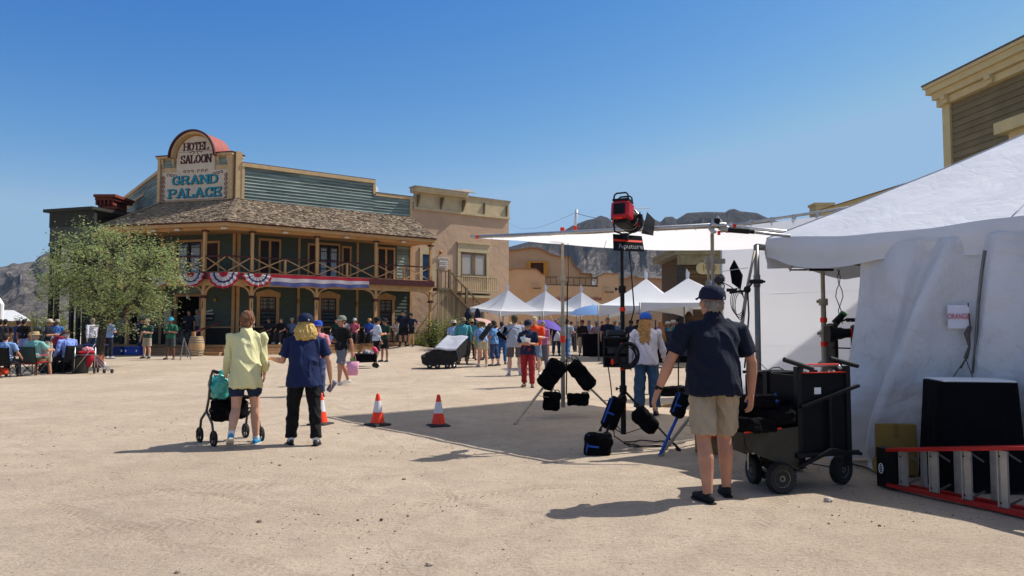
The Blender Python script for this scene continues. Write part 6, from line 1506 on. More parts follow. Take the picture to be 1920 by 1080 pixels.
for a in (.3, .55): q = P(1455+60*a, 478+25*a, 9.6); mb.bar(q, q+Vector((-.05, 0, -.12)), .02, .006)
part("tie_strap", mb, mat("grey_webbing", hx('5d5a55'), .8), tent)
SEAM = mat("tent_seam", hx('a9abb0'), .7, .1, 6)
for k in range(4):
    a, b = cs_[k], cs_[(k+1) % 4]
    for u in (0.0, .44) if k in (0, 3) else (0.0,):
        mb = MB(); pts = []
        for j in range(21):
            v = j/20; q = (a.lerp(b, u)+Vector((0, 0, EH))).lerp(pk, v); q.z += (-.05*sin(pi*v) - .10*sin(pi*u)*(1-v)*(.6+.4*sin(u*9))) + .02*noise.noise(Vector((u*9, v*4, k)))*(1-v)+.004
            o = (a+b)/2-(pk-Vector((0, 0, PK))); o.normalize(); q += o*(.06*(1-v)*noise.noise(Vector((u*7, 2, k*3)))); pts.append(q)
        mb.tube(pts, .007, 5); part("seam", mb, SEAM, tent, True)
# side wall with folds
WO = CT+EV*1.15; FW_ = frame(WO, EV, GV)      # local t along the eave, d inward (negative = outward)
def wallpt(t, v):    # v 0 top .. 1 bottom
    zz = (EH-.20)*(1-v)+.02
    flare = -.42*v**1.4
    f = .21*sin(t*5.2+.6*sin(v*4)+1.2)*(.25+.75*v) + .07*sin(t*11+v*5)*(.2+.8*v) + .14*noise.noise(Vector((t*1.6, v*2.2, 4)))*v**.3 + .07*noise.noise(Vector((t*4, v*3, 8)))*(.3+v)
    f += -.26*math.exp(-((t-(.95-.5*v))/.10)**2)*sin(pi*min(1, v*1.05))**.5 + .2*math.exp(-((t-(.72-.45*v))/.09)**2)*v**.5
    f += -.13*(1-abs(sin(t*4.3+1.2*v+.4)))**3*sin(pi*min(1, v*1.02+.02))**.5*(1.3-.2*t) + .05*noise.noise(Vector((t*6, v*9, 2)))*v
    f += -.10*math.exp(-((t-(1.35-.1*v))/.16)**2)*(1-v)
    tt = t - .28*v*(1-sstep(0, 1.5, t))
    return Vector((tt, flare+f*1.1, zz))
mb = MB(FW_); L_ = TS-1.15
mb.grid(lambda u, v: wallpt(u**1.25*L_, v), 220, 60)
part("side_wall", mb, VIN2, tent, True)
mb = MB(); mb.grid(lambda u, v: cs_[1]+GV*TS*u+Vector((0, 0, (EH-.1)*(1-v)))+EV*.06*sin(u*40)*v, 60, 6); mb.grid(lambda u, v: cs_[2]-EV*TS*.45*u+Vector((0, 0, (EH-.1)*(1-v)))+GV*.06*sin(u*30)*v, 50, 6)
part("side_wall", mb, VIN2, tent, True)
def wall_hit(px, py, off=-.06):
    best = None
    for i in range(60):
        d = -.75+i*.015
        t, z = hit(FW_, px, py, d); v = 1-(z-.02)/(EH-.2)
        if 0 <= v <= 1:
            w_ = wallpt(t, v); e = abs(w_.y-d)
            if best is None or e < best[0]: best = (e, t, z, w_.y)
    return FW_ @ Vector((best[1], best[3]+off, best[2])) if best else FW_ @ Vector((*hit(FW_, px, py, -.3)[:1], -.3, hit(FW_, px, py, -.3)[1]))
mb = MB(); mb.tube([wall_hit(x, y, -.03) for x, y in ((1848, 470), (1842, 510), (1836, 568), (1832, 640), (1826, 700))], .014, 6)
part("storm_pole", mb, POLE, tent, True)
mb = MB()
rp = [wall_hit(1822, 588, -.08), wall_hit(1826, 612, -.1), wall_hit(1820, 625, -.1), wall_hit(1824, 650, -.1), wall_hit(1818, 672, -.1), wall_hit(1810, 690, -.12)]
mb.tube(rp, .008, 5); mb.tube([rp[4], wall_hit(1796, 706, -.12)], .005, 5); mb.tube([rp[4], wall_hit(1832, 706, -.12)], .005, 5)
mb.tube([rp[1], rp[2], rp[3]], [.02, .03, .012], 7); mb.tube([rp[3], rp[4]], [.012, .022], 7)
part("guy_rope", mb, mat("frayed_rope", hx('5a564f'), .9, .3, 40, .4, 90), tent)
# ORANGE sign
q = wall_hit(1804, 594, -.09); nx = (CAM-q); nx.z = 0; nx.normalize(); W_ = Matrix.Translation(q) @ Matrix.Rotation(atan2(nx.x, -nx.y)*.6, 4, 'Z')
wd = 36/F*q.y; hh = 44/F*q.y
og = thing("paper_sign", "white paper sign with red capital letters clipped to the tent side wall", "sign", q-Vector((0, 0, hh/2)))
mb = MB(W_); mb.grid(lambda u, v: ((u-.5)*wd, .012*sin(u*3)-.002, (v-.5)*hh), 8, 3); part("paper", mb, mat("sign_paper", hx('dfe0ea'), .8, .03, 5), og, True)
textobj("ORANGE", "lettering", mat("sign_red", hx('c81e3c'), .7, .03), og, W_ @ Matrix.Translation((-.006, -.016, 0)) @ Matrix.Rotation(pi/2, 4, 'X') @ Matrix.Diagonal((1, 1.75, 1, 1)), wd*.235, .001)
for s in (-1, 1):
    mb = MB(W_ @ Matrix.Translation((wd*.45, -.01, s*hh*.5))); mb.tube([(.0, .014*cos(a), .02*sin(a)) for a in [i*pi/5 for i in range(11)]], .003, 5); part("clip_ring", mb, BLACKM, og)
# ================================================================== FIELD TENTS
VT = mat("canopy_white", hx('e8e8e8'), .6, .03, 2, .05, 12, trans=.22)
def field_tent(lab, corners, pkp, eh, vd=.32, legs=True, grp="white peaked canopies over the queue"):
    """corners: ground points in order; pkp: peak"""
    c0 = sum((Vector(c) for c in corners), Vector())/4
    t = thing("canopy_tent", lab, "tent", (c0.x, c0.y, .2), 0, grp); mb = MB(); pk_ = Vector(pkp)
    for k in range(4):
        a, b = Vector(corners[k]), Vector(corners[(k+1) % 4]); ea = a.z+eh; eb = b.z+eh
        def fn(u, v):
            e = Vector((a.x+(b.x-a.x)*u, a.y+(b.y-a.y)*u, ea+(eb-ea)*u)); q = e.lerp(pk_, v); q.z = e.z+(pk_.z-e.z)*(v**1.4) - .03*sin(pi*u)*(1-v); return q
        mb.grid(fn, 16, 12)
    part("canopy", mb, VT, t, True)
    mb = MB()
    for k in range(4):
        a, b = Vector(corners[k]), Vector(corners[(k+1) % 4])
        mb.grid(lambda u, v: Vector((a.x+(b.x-a.x)*u, a.y+(b.y-a.y)*u, a.z+eh+(b.z-a.z)*u-.03*sin(pi*u)-v*(vd-.62*vd*sin(pi*u)**.8))), 20, 3)
    part("valance", mb, VT, t, True)
    for c in corners:
        mb = MB(); mb.tube([(c[0], c[1], .15), (c[0], c[1], c[2]+eh)], .03, 8); part("leg", mb, POLE, t, True)
    mb = MB(); mb.add([pk_+Vector((-.06, 0, -.05)), pk_+Vector((.06, 0, -.05)), pk_+Vector((.1, 0, .2)), pk_+Vector((-.04, 0, .4)), pk_+Vector((-.07, 0, .15)), pk_+Vector((0, .05, .1))], [(0, 1, 2, 3, 4), (0, 5, 1), (0, 4, 5), (1, 5, 2), (2, 5, 3), (3, 5, 4)]); part("finial", mb, VT, t)
    return t
def gp(px, Y, z=0): return Vector(((px-960)/F*Y, Y, z))
fp = [gp(938, 40), gp(1018, 40), gp(1089, 40), gp(1160, 40)]; bv = Vector((-2.15, 1.3, 0))
eh_ = P(1000, 583, 40).z
L1 = fp[0]+bv; L1.z = P(882, 576, L1.y).z-eh_
pk1, pk2, pk3 = P(952, 543, 41), P(1023, 545, 41), P(1090, 547, 41)
field_tent("leftmost white peaked canopy of the row over the queue, beside the staircase", [fp[0], fp[1], fp[1]+bv, Vector((gp(882, 41).x, 41, P(882, 576, 41).z-eh_))], pk1, eh_)
field_tent("middle white peaked canopy of the row of three left of the tall light", [fp[1], fp[2], fp[2]+bv, fp[1]+bv], pk2, eh_)
field_tent("third white peaked canopy, the one behind the metal stand pole", [fp[2], fp[3], fp[3]+bv, fp[2]+bv], pk3, eh_)
e2 = P(1200, 572, 31).z
field_tent("white peaked canopy behind the black light stand pole", [gp(1122, 31), gp(1283, 31), gp(1300, 34.2), gp(1140, 34.6)], P(1211, 522, 32.5), e2, .5, grp="white canopies right of the light stand")
field_tent("white peaked canopy directly behind the tall man's cap", [gp(1200, 29.6), gp(1400, 28.4), gp(1420, 32), gp(1215, 33)], P(1289, 521, 30.7), P(1300, 566, 29).z, .42, grp="white canopies right of the light stand")
def parasol(lab, px, py, Y, r, cols, tilt=(0, 0), h=None, handh=None, cat="parasol"):
    c = P(px, py, Y); t = thing("parasol", lab, cat, (c.x, c.y, gz(c.x, c.y))); R = Matrix.Translation(c) @ Matrix.Rotation(radians(tilt[0]), 4, 'X') @ Matrix.Rotation(radians(tilt[1]), 4, 'Y')
    mb = MB(R); n = 16; prof = [(0.02, .0), (r*.35, -.05*r), (r*.7, -.17*r), (r, -.38*r)]
    vs = []; fs = []
    for (q, z) in prof:
        for k in range(n): a = 2*pi*k/n; rr = q*(1 if k % 2 == 0 else .97); vs.append((rr*cos(a), rr*sin(a), z))
    for i in range(3):
        for k in range(n): j = (k+1) % n; fs.append((i*n+k, i*n+j, (i+1)*n+j, (i+1)*n+k))
    mb.add(vs, fs); part("canopy", mb, mat("parasol_"+cols, hx(cols), .7, .05, 3, trans=.35), t, True, ang=20)
    mb = MB(R); mb.tube([(0, 0, .08), (0, 0, -(handh or 1.0))], .012, 6); part("shaft", mb, STEEL, t)
parasol("pale pink parasol tilted to the right above the queue by the canopy's front post", 921, 603, 29.5, .62, 'd9b2a8', (0, 32))
parasol("violet parasol held over the woman in the purple floral blouse", 1034, 602, 26.8, .5, '6c55b8', (10, 20))
parasol("light blue umbrella under the gap between the canopies, left of two", 1112, 572, 37, 1.25, '7fa4d6', (0, 0), handh=2.0)
parasol("light blue umbrella seen just right of the black light stand pole", 1178, 570, 36, 1.15, '6f9ad8', (0, 0), handh=2.0)
for i, (px, lb) in enumerate(((878, "folded navy garment hanging from the first canopy corner, left of two"), (896, "folded navy garment hanging from the first canopy corner, right of two"))):
    q = P(px, 590, 39.5); mb = MB(Matrix.Translation(q)); mb.loft([((0, 0, .35), .04, .04), ((0, 0, .1), .16, .1), ((.02, 0, -.6), .24, .13), ((.0, 0, -1.15), .17, .1)], 12)
    o = solo("hanging_coat", mb, cloth('1b2233'), lb, "coat", "navy garments hanging at the first canopy", True); remesh(o, .03, 1, .06, .2)
mb = MB(); q = gp(1112, 35, .2); mb.M = Matrix.Translation(q); mb.loft([((0, 0, 0), .5, .42), ((0, 0, .5), .52, .44), ((0, 0, 1.05), .56, .48)], 24); solo("black_bin", mb, BLACKC, "chest-high round black cloth-covered bin table right of the cream trousers woman", "table", smooth=True, ang=40)
# table with goods beneath the right canopy
tb_ = thing("display_table", "long black table with bags on it beneath the right canopy", "table", gp(1262, 27.5, .2))
mb = MB(); a, b = gp(1220, 27.5), gp(1305, 27); mb.bar((a.x, a.y, .95), (b.x, b.y, .95), .9, .05, Vector((0, 1, 0))); mb.b2(a.x, b.x, 26.9, 27.8, .92, .98); part("tabletop", mb, mat("dark_blue_top", hx('20243c'), .5), tb_)
mb = MB(); mb.b2(a.x+.1, b.x, 27.2, 27.7, .25, .9); part("skirt", mb, BLACKC, tb_)
mb = MB(); 
for x in (a.x+.1, b.x-.1): mb.b2(x, x+.05, 27, 27.05, .1, .92)
part("leg", mb, BLACKM, tb_)
q = gp(1247, 27.3, 1.0); mb = MB(); mb.bar(q, q+Vector((.28, 0, .0))+Vector((-.45, 0, .75)), .1, .1); solo("leather_roll", mb, mat("tan_leather", hx('a8742c'), .6), "tan leather strap bag leaning on the black display table", "bag")
q = gp(1276, 27.3, .98); mb = MB(Matrix.Translation(q)); mb.ell((0, 0, .25), (.3, .15, .3)); o = solo("tote_bag", mb, cloth('c9a9a0'), "pale pink tote bag standing on the black display table", "bag", smooth=True)
# ================================================================== OVERHEAD SILK FRAME
RAG = mat("silk_cloth", hx('f2efec'), .8, .02, .6, .08, 3, trans=.64)
Lc, Nc, Fc_ = Vector((-.64, 13.4, 3.12)), Vector((2.55, 9.2, 2.74)), Vector((3.1, 16.5, 3.32)); Rc = Nc+Fc_-Lc; Rc.z = 2.9
ov = thing("overhead_diffusion_frame", "big square tube frame with stretched cream diffusion cloth held overhead on stands", "diffusion frame", (2.5, 13, 0))
cn = [Lc, Nc, Rc, Fc_]
for k in range(4):
    a, b = cn[k], cn[(k+1) % 4]; d = (b-a).normalized(); mb = MB(); mb.tube([a-d*.12, b+d*.12], .03, 10); part("tube", mb, STEEL, ov, True)
    mb = MB(); mb.box(a, (.07, .07, .06), None, .01); mb.tube([a, a+d*.08], .034, 8); part("corner_clamp", mb, REDT if k != 1 else BLACKM, ov)
mb = MB()
def ragf(u, v):
    u_, v_ = .012+u*.976, .012+v*.976; q = Lc.lerp(Nc, u_).lerp(Fc_.lerp(Rc, u_), v_); s_ = sin(pi*u)*sin(pi*v); q.z += -.03-.16*s_**.7 + .01*noise.noise(Vector((u*8, v*8, 0)))
    ed = min(u, 1-u, v, 1-v)
    return q
mb.grid(ragf, 50, 50); part("cloth", mb, RAG, ov, True)
mb = MB()
for k in range(4):
    a, b = cn[k], cn[(k+1) % 4]; c = (Lc+Nc+Rc+Fc_)/4
    for i in range(1, 16):
        q = a.lerp(b, i/16); inn = (c-q).normalized(); mb.tube([q+Vector((0, 0, .032)), q+inn*.09-Vector((0, 0, .04))], .006, 4)
for px in (1134,): 
    q = P(px, 431, 11.6); mb.tube([q, q+Vector((.03, 0, -.14)), q+Vector((-.01, 0, -.28))], .006, 5)
part("lashing", mb, mat("white_cord", hx('cfcfcf'), .8), ov)
# vertical bounce screen
bsc = thing("bounce_screen", "tall white bounce cloth hung upright behind the cart and tent corner", "reflector screen", (4.9, 12.3, 0))
S0 = Vector((4.67, 16.6, 0)); S1 = S0+EV*3.5
mb = MB(); mb.grid(lambda u, v: S0.lerp(S1, u)+Vector((0, 0, 3.71-3.62*v))+GV*(.015*sin(u*9+v*2)+.02*noise.noise(Vector((u*3, v*5, 1)))-.05*sin(pi*u)*sin(pi*v)), 40, 40)
part("cloth", mb, mat("bounce_white", hx('f6f6f8'), .7, .02, 1, .06, 3, trans=.26), bsc, True)
mb = MB(); 
for v_ in (1.12, 2.2): mb.bar(S0+Vector((0, 0, v_))-GV*.06, S1+Vector((0, 0, v_))-GV*.06, .012, .004)
part("seam", mb, mat("seam_white", hx('f2f2f4'), .7), bsc)
mb = MB(); mb.tube([S0+Vector((-.25, .3, 3.74)), S1+Vector((.3, -.36, 3.84))], .03, 8); mb.tube([S0, S0+Vector((0, 0, 3.74))], .022, 8); mb.tube([S1, S1+Vector((0, 0, 3.8))], .022, 8); part("tube_frame", mb, STEEL, bsc, True)
mb = MB()
for i in range(7): q = S0.lerp(S1, (i+.5)/7)+Vector((0, 0, 3.77)); mb.box(q, (.07, .07, .09)); mb.tube([q, q-Vector((0, 0, .14))], .008, 5)
part("clip_row", mb, STEEL, bsc)
# ================================================================== STANDS
def stand(lab, base, top, feet, colz, m, r=(.022, .017), spread_r=.014, grp=None, cat="stand", nm="light_stand", brz=None):
    base = Vector(base); t = thing(nm, lab, cat, base, 0, grp); zb = .12
    mb = MB(); h = top-colz; zs = [zb, colz+.05, colz+h*.35, colz+h*.68, top]; rs = [r[0]*1.25, r[0]*1.15, r[0], r[0]*.8, r[1]*.8]
    for i in range(4): mb.tube([base+Vector((0, 0, zs[i])), base+Vector((0, 0, zs[i+1]))], rs[i], 10)
    part("pole", mb, m, t, True, ang=40)
    mb = MB()
    for z in zs[1:4]: mb.tube([base+Vector((0, 0, z-.05)), base+Vector((0, 0, z+.04))], r[0]*1.7, 10); mb.tube([base+Vector((0, 0, z)), base+Vector((-.07, -.02, z))], .008, 6); mb.box(base+Vector((-.085, -.02, z)), (.025, .012, .04))
    part("collar", mb, m if m is not BLACKM else BLACKM, t, True, ang=40)
    for f in feet:
        f = Vector(f); mb = MB(); a = base+Vector((0, 0, colz)); d = (f-a); s = a+Vector((d.x, d.y, 0)).normalized()*.05
        mb.tube([s, f+Vector((0, 0, .012))], spread_r, 8); mb.tube([f-d.normalized()*.06, f], spread_r*1.4, 8)
        mid = s.lerp(f, .55); mb.bar(mid, base+Vector((0, 0, max(zb, colz*.3 if brz is None else brz))), .016, .008)
        part("leg", mb, m, t, True, ang=40)
    return t
def zP(px, py, Y): return P(px, py, Y).z
st1 = stand("weathered steel combo stand on sandbagged legs carrying the left end of the overhead frame", (.876, 12.9, 0), zP(1056, 446, 12.9), [G(965, 797), G(1150, 772), Vector((.62, 14.0, 0))], zP(1056, 682, 12.9), BEIGEM, (.03, .024), .02)
b1_ = Vector((.876, 12.9, 0))
mb = MB(); mb.box(b1_+Vector((0, 0, 3.08)), (.1, .1, .14)); part("frame_bracket", mb, BEIGEM, st1); 
for z in (zP(1056, 636, 12.9), 3.16): mb = MB(); mb.tube([b1_+Vector((0, 0, z-.06)), b1_+Vector((0, 0, z+.06))], .04, 10); part("tape_band", mb, REDT, st1)
mb = MB(); q = P(1078, 432, 12.8); mb.tube([q, P(1081, 393, 12.8)], .024, 8); part("upright_tube", mb, mat("white_tube", hx('cfcfd2'), .4), st1, True)
mb = MB(); mb.tube([q, P(1079, 424, 12.8)], .028, 8); part("tape_band", mb, REDT, st1)
mb = MB(); mb.tube([P(1065, 455, 12.7), P(1066, 530, 12.7)], .005, 5); mb.tube([P(1064, 528, 12.7), P(1062, 740, 12.7)], .013, 6); part("thin_rod", mb, BLACKM, st1)
mb = MB(); a = P(955, 419, 30); bq = P(1078, 399, 12.8); mb.tube([a.lerp(bq, i/12)-Vector((0, 0, .25*sin(pi*i/12))) for i in range(13)], .003, 4)
cq = P(1170, 412, 12); mb.tube([bq.lerp(cq, i/8)-Vector((0, 0, .04*sin(pi*i/8))) for i in range(9)], .005, 4)
solo("guy_line", mb, mat("line_grey", hx('6a707a'), .8), "thin grey line running from the tan building past the stand's white upright", "rope")
b2c = Vector((1.42, 9.6, 0))
st2 = stand("tall black light stand with sandbagged legs holding the red and black film light", b2c, zP(1166, 452, 9.6), [G(1275, 846), G(1122, 852), Vector((1.25, 10.75, 0))], zP(1166, 736, 9.6), BLACKM, (.028, .022), .016, brz=.12)
for z in (zP(1166, 580, 9.6), zP(1166, 690, 9.6), zP(1166, 765, 9.6)): mb = MB(); mb.tube([b2c+Vector((0, 0, z-.025)), b2c+Vector((0, 0, z+.025))], .038, 10); part("tape_band", mb, REDT, st2)
# film light
lc = P(1176, 408, 9.55)
fl = thing("film_light", "red and black film spotlight with open barn doors on top of the tall black stand", "film light", lc-Vector((0, 0, .4)))
LD = Vector((.48, .86, -.17)).normalized(); xr = LD.cross(Vector((0, 0, 1))).normalized(); zu = xr.cross(LD)
LM = Matrix((xr, LD, zu)).transposed().to_4x4(); LM.translation = lc; LM = LM @ Matrix.Scale(.9, 4)
mb = MB(LM); mb.box((0, -.20, .03), (.27, .24, .26), None, .03); part("housing", mb, mat("red_housing", hx('b01424'), .4, .08, 6, spec=.5), fl, False)
mb = MB(LM); mb.box((0, -.33, .03), (.16, .02, .15)); 
for i in range(6): mb.box((0, -.342, -.03+i*.024), (.13, .01, .008))
mb.box((0, -.2, .175), (.24, .2, .03)); mb.box((0, -.12, -.13), (.2, .3, .06), None, .01)
part("back_panel", mb, BLACKM, fl)
mb = MB(LM @ Matrix.Rotation(-pi/2, 4, 'X')); mb.lathe([(.10, -.1), (.125, -.06), (.135, .0), (.135, .06), (.15, .065), (.15, .085), (.14, .09), (.14, .15), (.165, .16), (.17, .2), (.165, .24), (.15, .25), (.05, .25)], 28)
part("barrel", mb, BLACKM, fl, True, ang=35)
mb = MB(LM); 
for dy in (.03, .12): mb.tube([(.152*cos(a), dy, .152*sin(a)) for a in [i*2*pi/28 for i in range(29)]], .006, 5)
part("ring_trim", mb, STEEL, fl, True)
mb = MB(LM); mb.tube([(-.11, -.28, .17), (-.1, -.28, .25), (-.07, -.28, .275), (.07, -.28, .275), (.1, -.28, .25), (.11, -.28, .17)], .013, 8); mb.tube([(-.11, -.12, .17), (-.1, -.12, .25), (-.07, -.12, .275), (.07, -.12, .275), (.1, -.12, .25), (.11, -.12, .17)], .013, 8); part("handle", mb, BLACKM, fl, True)
mb = MB(LM); mb.tube([(-.19, -.02, .06), (-.2, -.02, -.05), (-.17, -.02, -.2), (0, -.02, -.27), (.17, -.02, -.2), (.2, -.02, -.05), (.19, -.02, .06)], .014, 8); mb.tube([(-.23, -.02, .0), (-.15, -.02, .0)], .03, 8); mb.tube([(.23, -.02, .0), (.15, -.02, .0)], .03, 8); mb.box((0, -.02, -.29), (.07, .07, .09)); part("yoke", mb, BLACKM, fl, True, ang=40)
mb = MB(LM); mb.box((-.19, -.02, -.06), (.035, .05, .04)); mb.box((.15, .05, -.1), (.03, .04, .05)); mb.box((0, -.31, -.1), (.1, .02, .03)); part("tape_band", mb, REDT, fl)
BDM = mat("barn_door_grey", hx('2c2d30'), .45, .15, 8)
def quadplate(pts, m, nm, lab=None):
    n = (Vector(pts[1])-Vector(pts[0])).cross(Vector(pts[2])-Vector(pts[0])).normalized()*.006
    mb = MB(); k = len(pts); mb.add([Vector(p) for p in pts]+[Vector(p)+n for p in pts], [tuple(range(k)), tuple(range(2*k-1, k-1, -1))]+[(i, (i+1) % k, (i+1) % k+k, i+k) for i in range(k)]); return part(nm, mb, m, fl)
Yl = 9.75
quadplate([P(1203, 438, Yl), P(1206, 430, Yl-.05), P(1214, 398, Yl-.05), P(1228, 412, Yl+.1), P(1225, 442, Yl+.12)], BDM, "barn_door")
quadplate([P(1192, 392, Yl), P(1219, 391, Yl+.3), P(1216, 390, Yl+.5), P(1190, 390, Yl+.3)], mat("silver_inside", hx('9a9a98'), .5), "barn_door")
d0, d1, d2, d3 = P(1150, 470, 9.36), P(1208, 472, 9.5), P(1203, 443, 9.62), P(1149, 439, 9.48)
quadplate([d0, d1, d2, d3], mat("matte_black", (.012, .012, .012), .95, .1, 9, spec=.05), "barn_door")
def dl_(u, v): return d0.lerp(d1, u).lerp(d3.lerp(d2, u), v)
nn = (d1-d0).cross(d3-d0).normalized(); nn = nn if nn.y < 0 else -nn
mb = MB(); mb.add([dl_(.02, .56)+nn*.010, dl_(.97, .56)+nn*.010, dl_(.97, .68)+nn*.010, dl_(.02, .68)+nn*.010], [(0, 1, 2, 3)]); part("orange_stripe", mb, REDT, fl)
ux = (d1-d0).normalized(); uz = (ux.cross(nn)*-1).normalized(); uz = uz if uz.z > 0 else -uz
TM = Matrix((ux, uz, nn)).transposed().to_4x4(); TM.translation = dl_(.56, .26)+nn*.012
textobj("Aputure", "lettering", mat("letter_grey", hx('8a8a8a'), .6), fl, TM, .105, .001)
mb = MB(); pts = [P(1178, 460, 9.5), P(1183, 500, 9.5), P(1186, 540, 9.45), P(1189, 580, 9.45), P(1180, 615, 9.5), P(1172, 630, 9.5), P(1170, 650, 9.5)]; mb.tube(pts, .009, 6)
mb.tube([P(1140, 685, 9.5), P(1145, 720, 9.5), P(1149, 760, 9.5), P(1149, 790, 9.4), P(1152, 818, 9.3), Vector((1.45, 9.2, .02)), Vector((1.9, 9.3, .015)), Vector((2.2, 9.6, .015))], .008, 6)
rg = random.Random(3); c_ = G(1215, 834); mb.tube([c_+Vector((.28*cos(a)*(1+.1*sin(a*.7)), .22*sin(a), .012+.008*(i % 3))) for i, a in enumerate([k*.35 for k in range(60)])], .007, 5)
solo("power_cable", mb, RUBBER, "black power cable hanging from the film light and coiled on the dirt", "cable", smooth=True)
# ballast box and coiled cable
bx_ = thing("ballast_box", "black shelved ballast box hung on the light stand beside the coiled cable", "power box", P(1156, 690, 9.5))
bc = P(1155, 660, 9.5); mb = MB(Matrix.Translation(bc) @ Matrix.Rotation(-.15, 4, 'Z')); mb.box((0, .1, 0), (.3, .03, .36)); 
for z in (-.18, -.06, .06, .18): mb.box((0, 0, z), (.3, .2, .02))
mb.box((-.15, 0, 0), (.02, .2, .38)); mb.box((.15, 0, 0), (.02, .2, .38)); part("case", mb, BLACKM, bx_)
mb = MB(Matrix.Translation(bc)); mb.box((.0, -.02, .02), (.24, .14, .07)); mb.box((.02, -.02, -.11), (.2, .14, .08)); mb.box((0, 0, .24), (.24, .16, .08), None, .02); part("ballast", mb, mat("dark_unit", hx('24242a'), .5), bx_)
mb = MB(Matrix.Translation(bc)); mb.ell((-.06, -.1, -.12), (.02, .02, .04)); mb.ell((.06, -.1, .1), (.02, .02, .02)); part("switch", mb, REDT, bx_)
mb = MB(); c_ = P(1176, 666, 9.4); rg = random.Random(9)
for k in range(9):
    r = .13+rg.uniform(-.02, .03); o_ = Vector((rg.uniform(-.02, .02), rg.uniform(-.04, .04), rg.uniform(-.02, .02))); mb.tube([c_+o_+Vector((r*cos(a), .02*sin(a*2), r*1.1*sin(a))) for a in [i*pi/10 for i in range(21)]], .009, 6)
solo("cable_coil", mb, RUBBER, "thick coil of black cable hooked on the tall light stand below its middle", "cable", smooth=True)
# third stand (bracket corner)
st3 = stand("steel stand behind the tall man holding the near corner of the overhead frame", (2.52, 9.35, 0), 2.66, [G(1237, 857), Vector((3.1, 8.7, 0)), Vector((2.9, 10.3, 0))], .72, BEIGEM, (.028, .02), .019)
mb = MB(); q = P(1327, 480, 9.6); mb.tube([q, P(1328, 505, 9.6)], .035, 8); mb.tube([P(1328, 505, 9.6), P(1330, 620, 9.6), Vector((q.x+.05, 9.6, .1))], .018, 8); mb.box(P(1340, 490, 9.45), (.25, .08, .06)); part("side_tube", mb, BEIGEM, st3, True, ang=40)
br_ = thing("frame_corner_bracket", "cluster of metal clamps with red tape where the overhead frame meets the boom", "clamp", Nc-Vector((0, 0, .2)))
mb = MB(Matrix.Translation(Nc)); rg = random.Random(12)
for i in range(9): mb.box((rg.uniform(-.09, .12), rg.uniform(-.06, .06), rg.uniform(-.1, .08)), (rg.uniform(.03, .09), .05, rg.uniform(.03, .07)), Matrix.Rotation(rg.uniform(-.8, .8), 4, 'Y'), .006)
mb.tube([(-.05, 0, .02), (.0, 0, .1), (.05, 0, .02)], .03, 8); part("clamps", mb, STEEL, br_)
mb = MB(Matrix.Translation(Nc)); mb.box((.12, -.04, -.07), (.07, .03, .05)); mb.box((.2, -.03, -.02), (.03, .05, .06)); mb.box((0, -.05, -.1), (.03, .03, .05)); part("tape_band", mb, REDT, br_)
mb = MB(Matrix.Translation(Nc)); mb.box((-.02, -.05, .05), (.07, .05, .07), None, .01); part("knob", mb, BLACKM, br_)
bm = thing("boom_arm", "silver boom arm with black grip reaching from the bracket toward the tent corner", "boom arm", P(1400, 600, 9.2))
pa, pb, pc_ = P(1352, 430, 9.1), P(1405, 434, 9.0), P(1482, 443, 8.9)
mb = MB(); mb.tube([pa, pb, pc_], .02, 10); part("tube", mb, STEEL, bm, True)
mb = MB(); mb.tube([pa.lerp(pb, .25), pb], .033, 10); mb.tube([pb, pb.lerp(pc_, .12)], .026, 10); part("grip", mb, BLACKM, bm, True, ang=40)
# ---- sandbags
def sandbag(lab, c, w_, h_, t_, roll, yaw=0, strap=True, seed=1, grp="black sandbags with blue straps on the stand legs", loop=True):
    c = Vector(c); M = Matrix.Translation(c) @ Matrix.Rotation(yaw, 4, 'Z') @ Matrix.Rotation(roll, 4, 'Y')
    t = thing("sandbag", lab, "sandbag", c-Vector((0, 0, h_/2)), 0, grp)
    mb = MB(M); mb.box((0, 0, h_*.26), (w_, t_, h_*.46), None, min(w_, t_, h_*.4)*.25); mb.box((0, .0, -h_*.26), (w_*.96, t_, h_*.46), None, min(w_, t_, h_*.4)*.25); mb.box((0, 0, 0), (w_*.94, t_*.7, h_*.3))
    o = part("bag", mb, BLACKC, t, True); remesh(o, .011, 3, .02, .14)
    if strap:
        mb = MB(M); mb.box((-w_*.44, -t_*.42, .02), (.02, .012, h_*.8)); mb.box((-w_*.44, t_*.45, 0), (.02, .012, h_*.8)); mb.box((-w_*.2, -t_*.5, -h_*.02), (w_*.4, .01, .022)); part("strap", mb, BLUES, t)
    if loop: mb = MB(M); mb.tube([(w_*.15, 0, h_*.46), (w_*.2, 0, h_*.6), (w_*.35, 0, h_*.63), (w_*.46, 0, h_*.55), (w_*.5, 0, h_*.42)], .009, 6); part("handle", mb, BLACKM, t, True)
def sg(px, py, Y): return P(px, py, Y)
sandbag("upper sandbag draped over the left leg of the steel combo stand", sg(1034, 702, 12.3), .30, .52, .17, .62, strap=False, seed=1)
sandbag("lower square sandbag hanging under the left leg of the steel combo stand", sg(1034, 752, 12.5), .28, .30, .13, .05, strap=False, seed=2)
sandbag("long sandbag slanting down the right leg of the steel combo stand", sg(1090, 703, 12.6), .26, .55, .17, -.68, strap=False, seed=3)
sandbag("small square sandbag hanging beneath the right leg of the steel combo stand", sg(1084, 749, 12.7), .36, .20, .12, 0, strap=False, seed=4)
sandbag("sandbag with blue strap hung high on the black light stand's left leg", sg(1150, 775, 9.2), .20, .40, .16, .35, seed=5)
sandbag("sandbag with blue strap slumped on the dirt at the black light stand's left foot", sg(1121, 835, 8.8), .30, .26, .24, .12, seed=6)
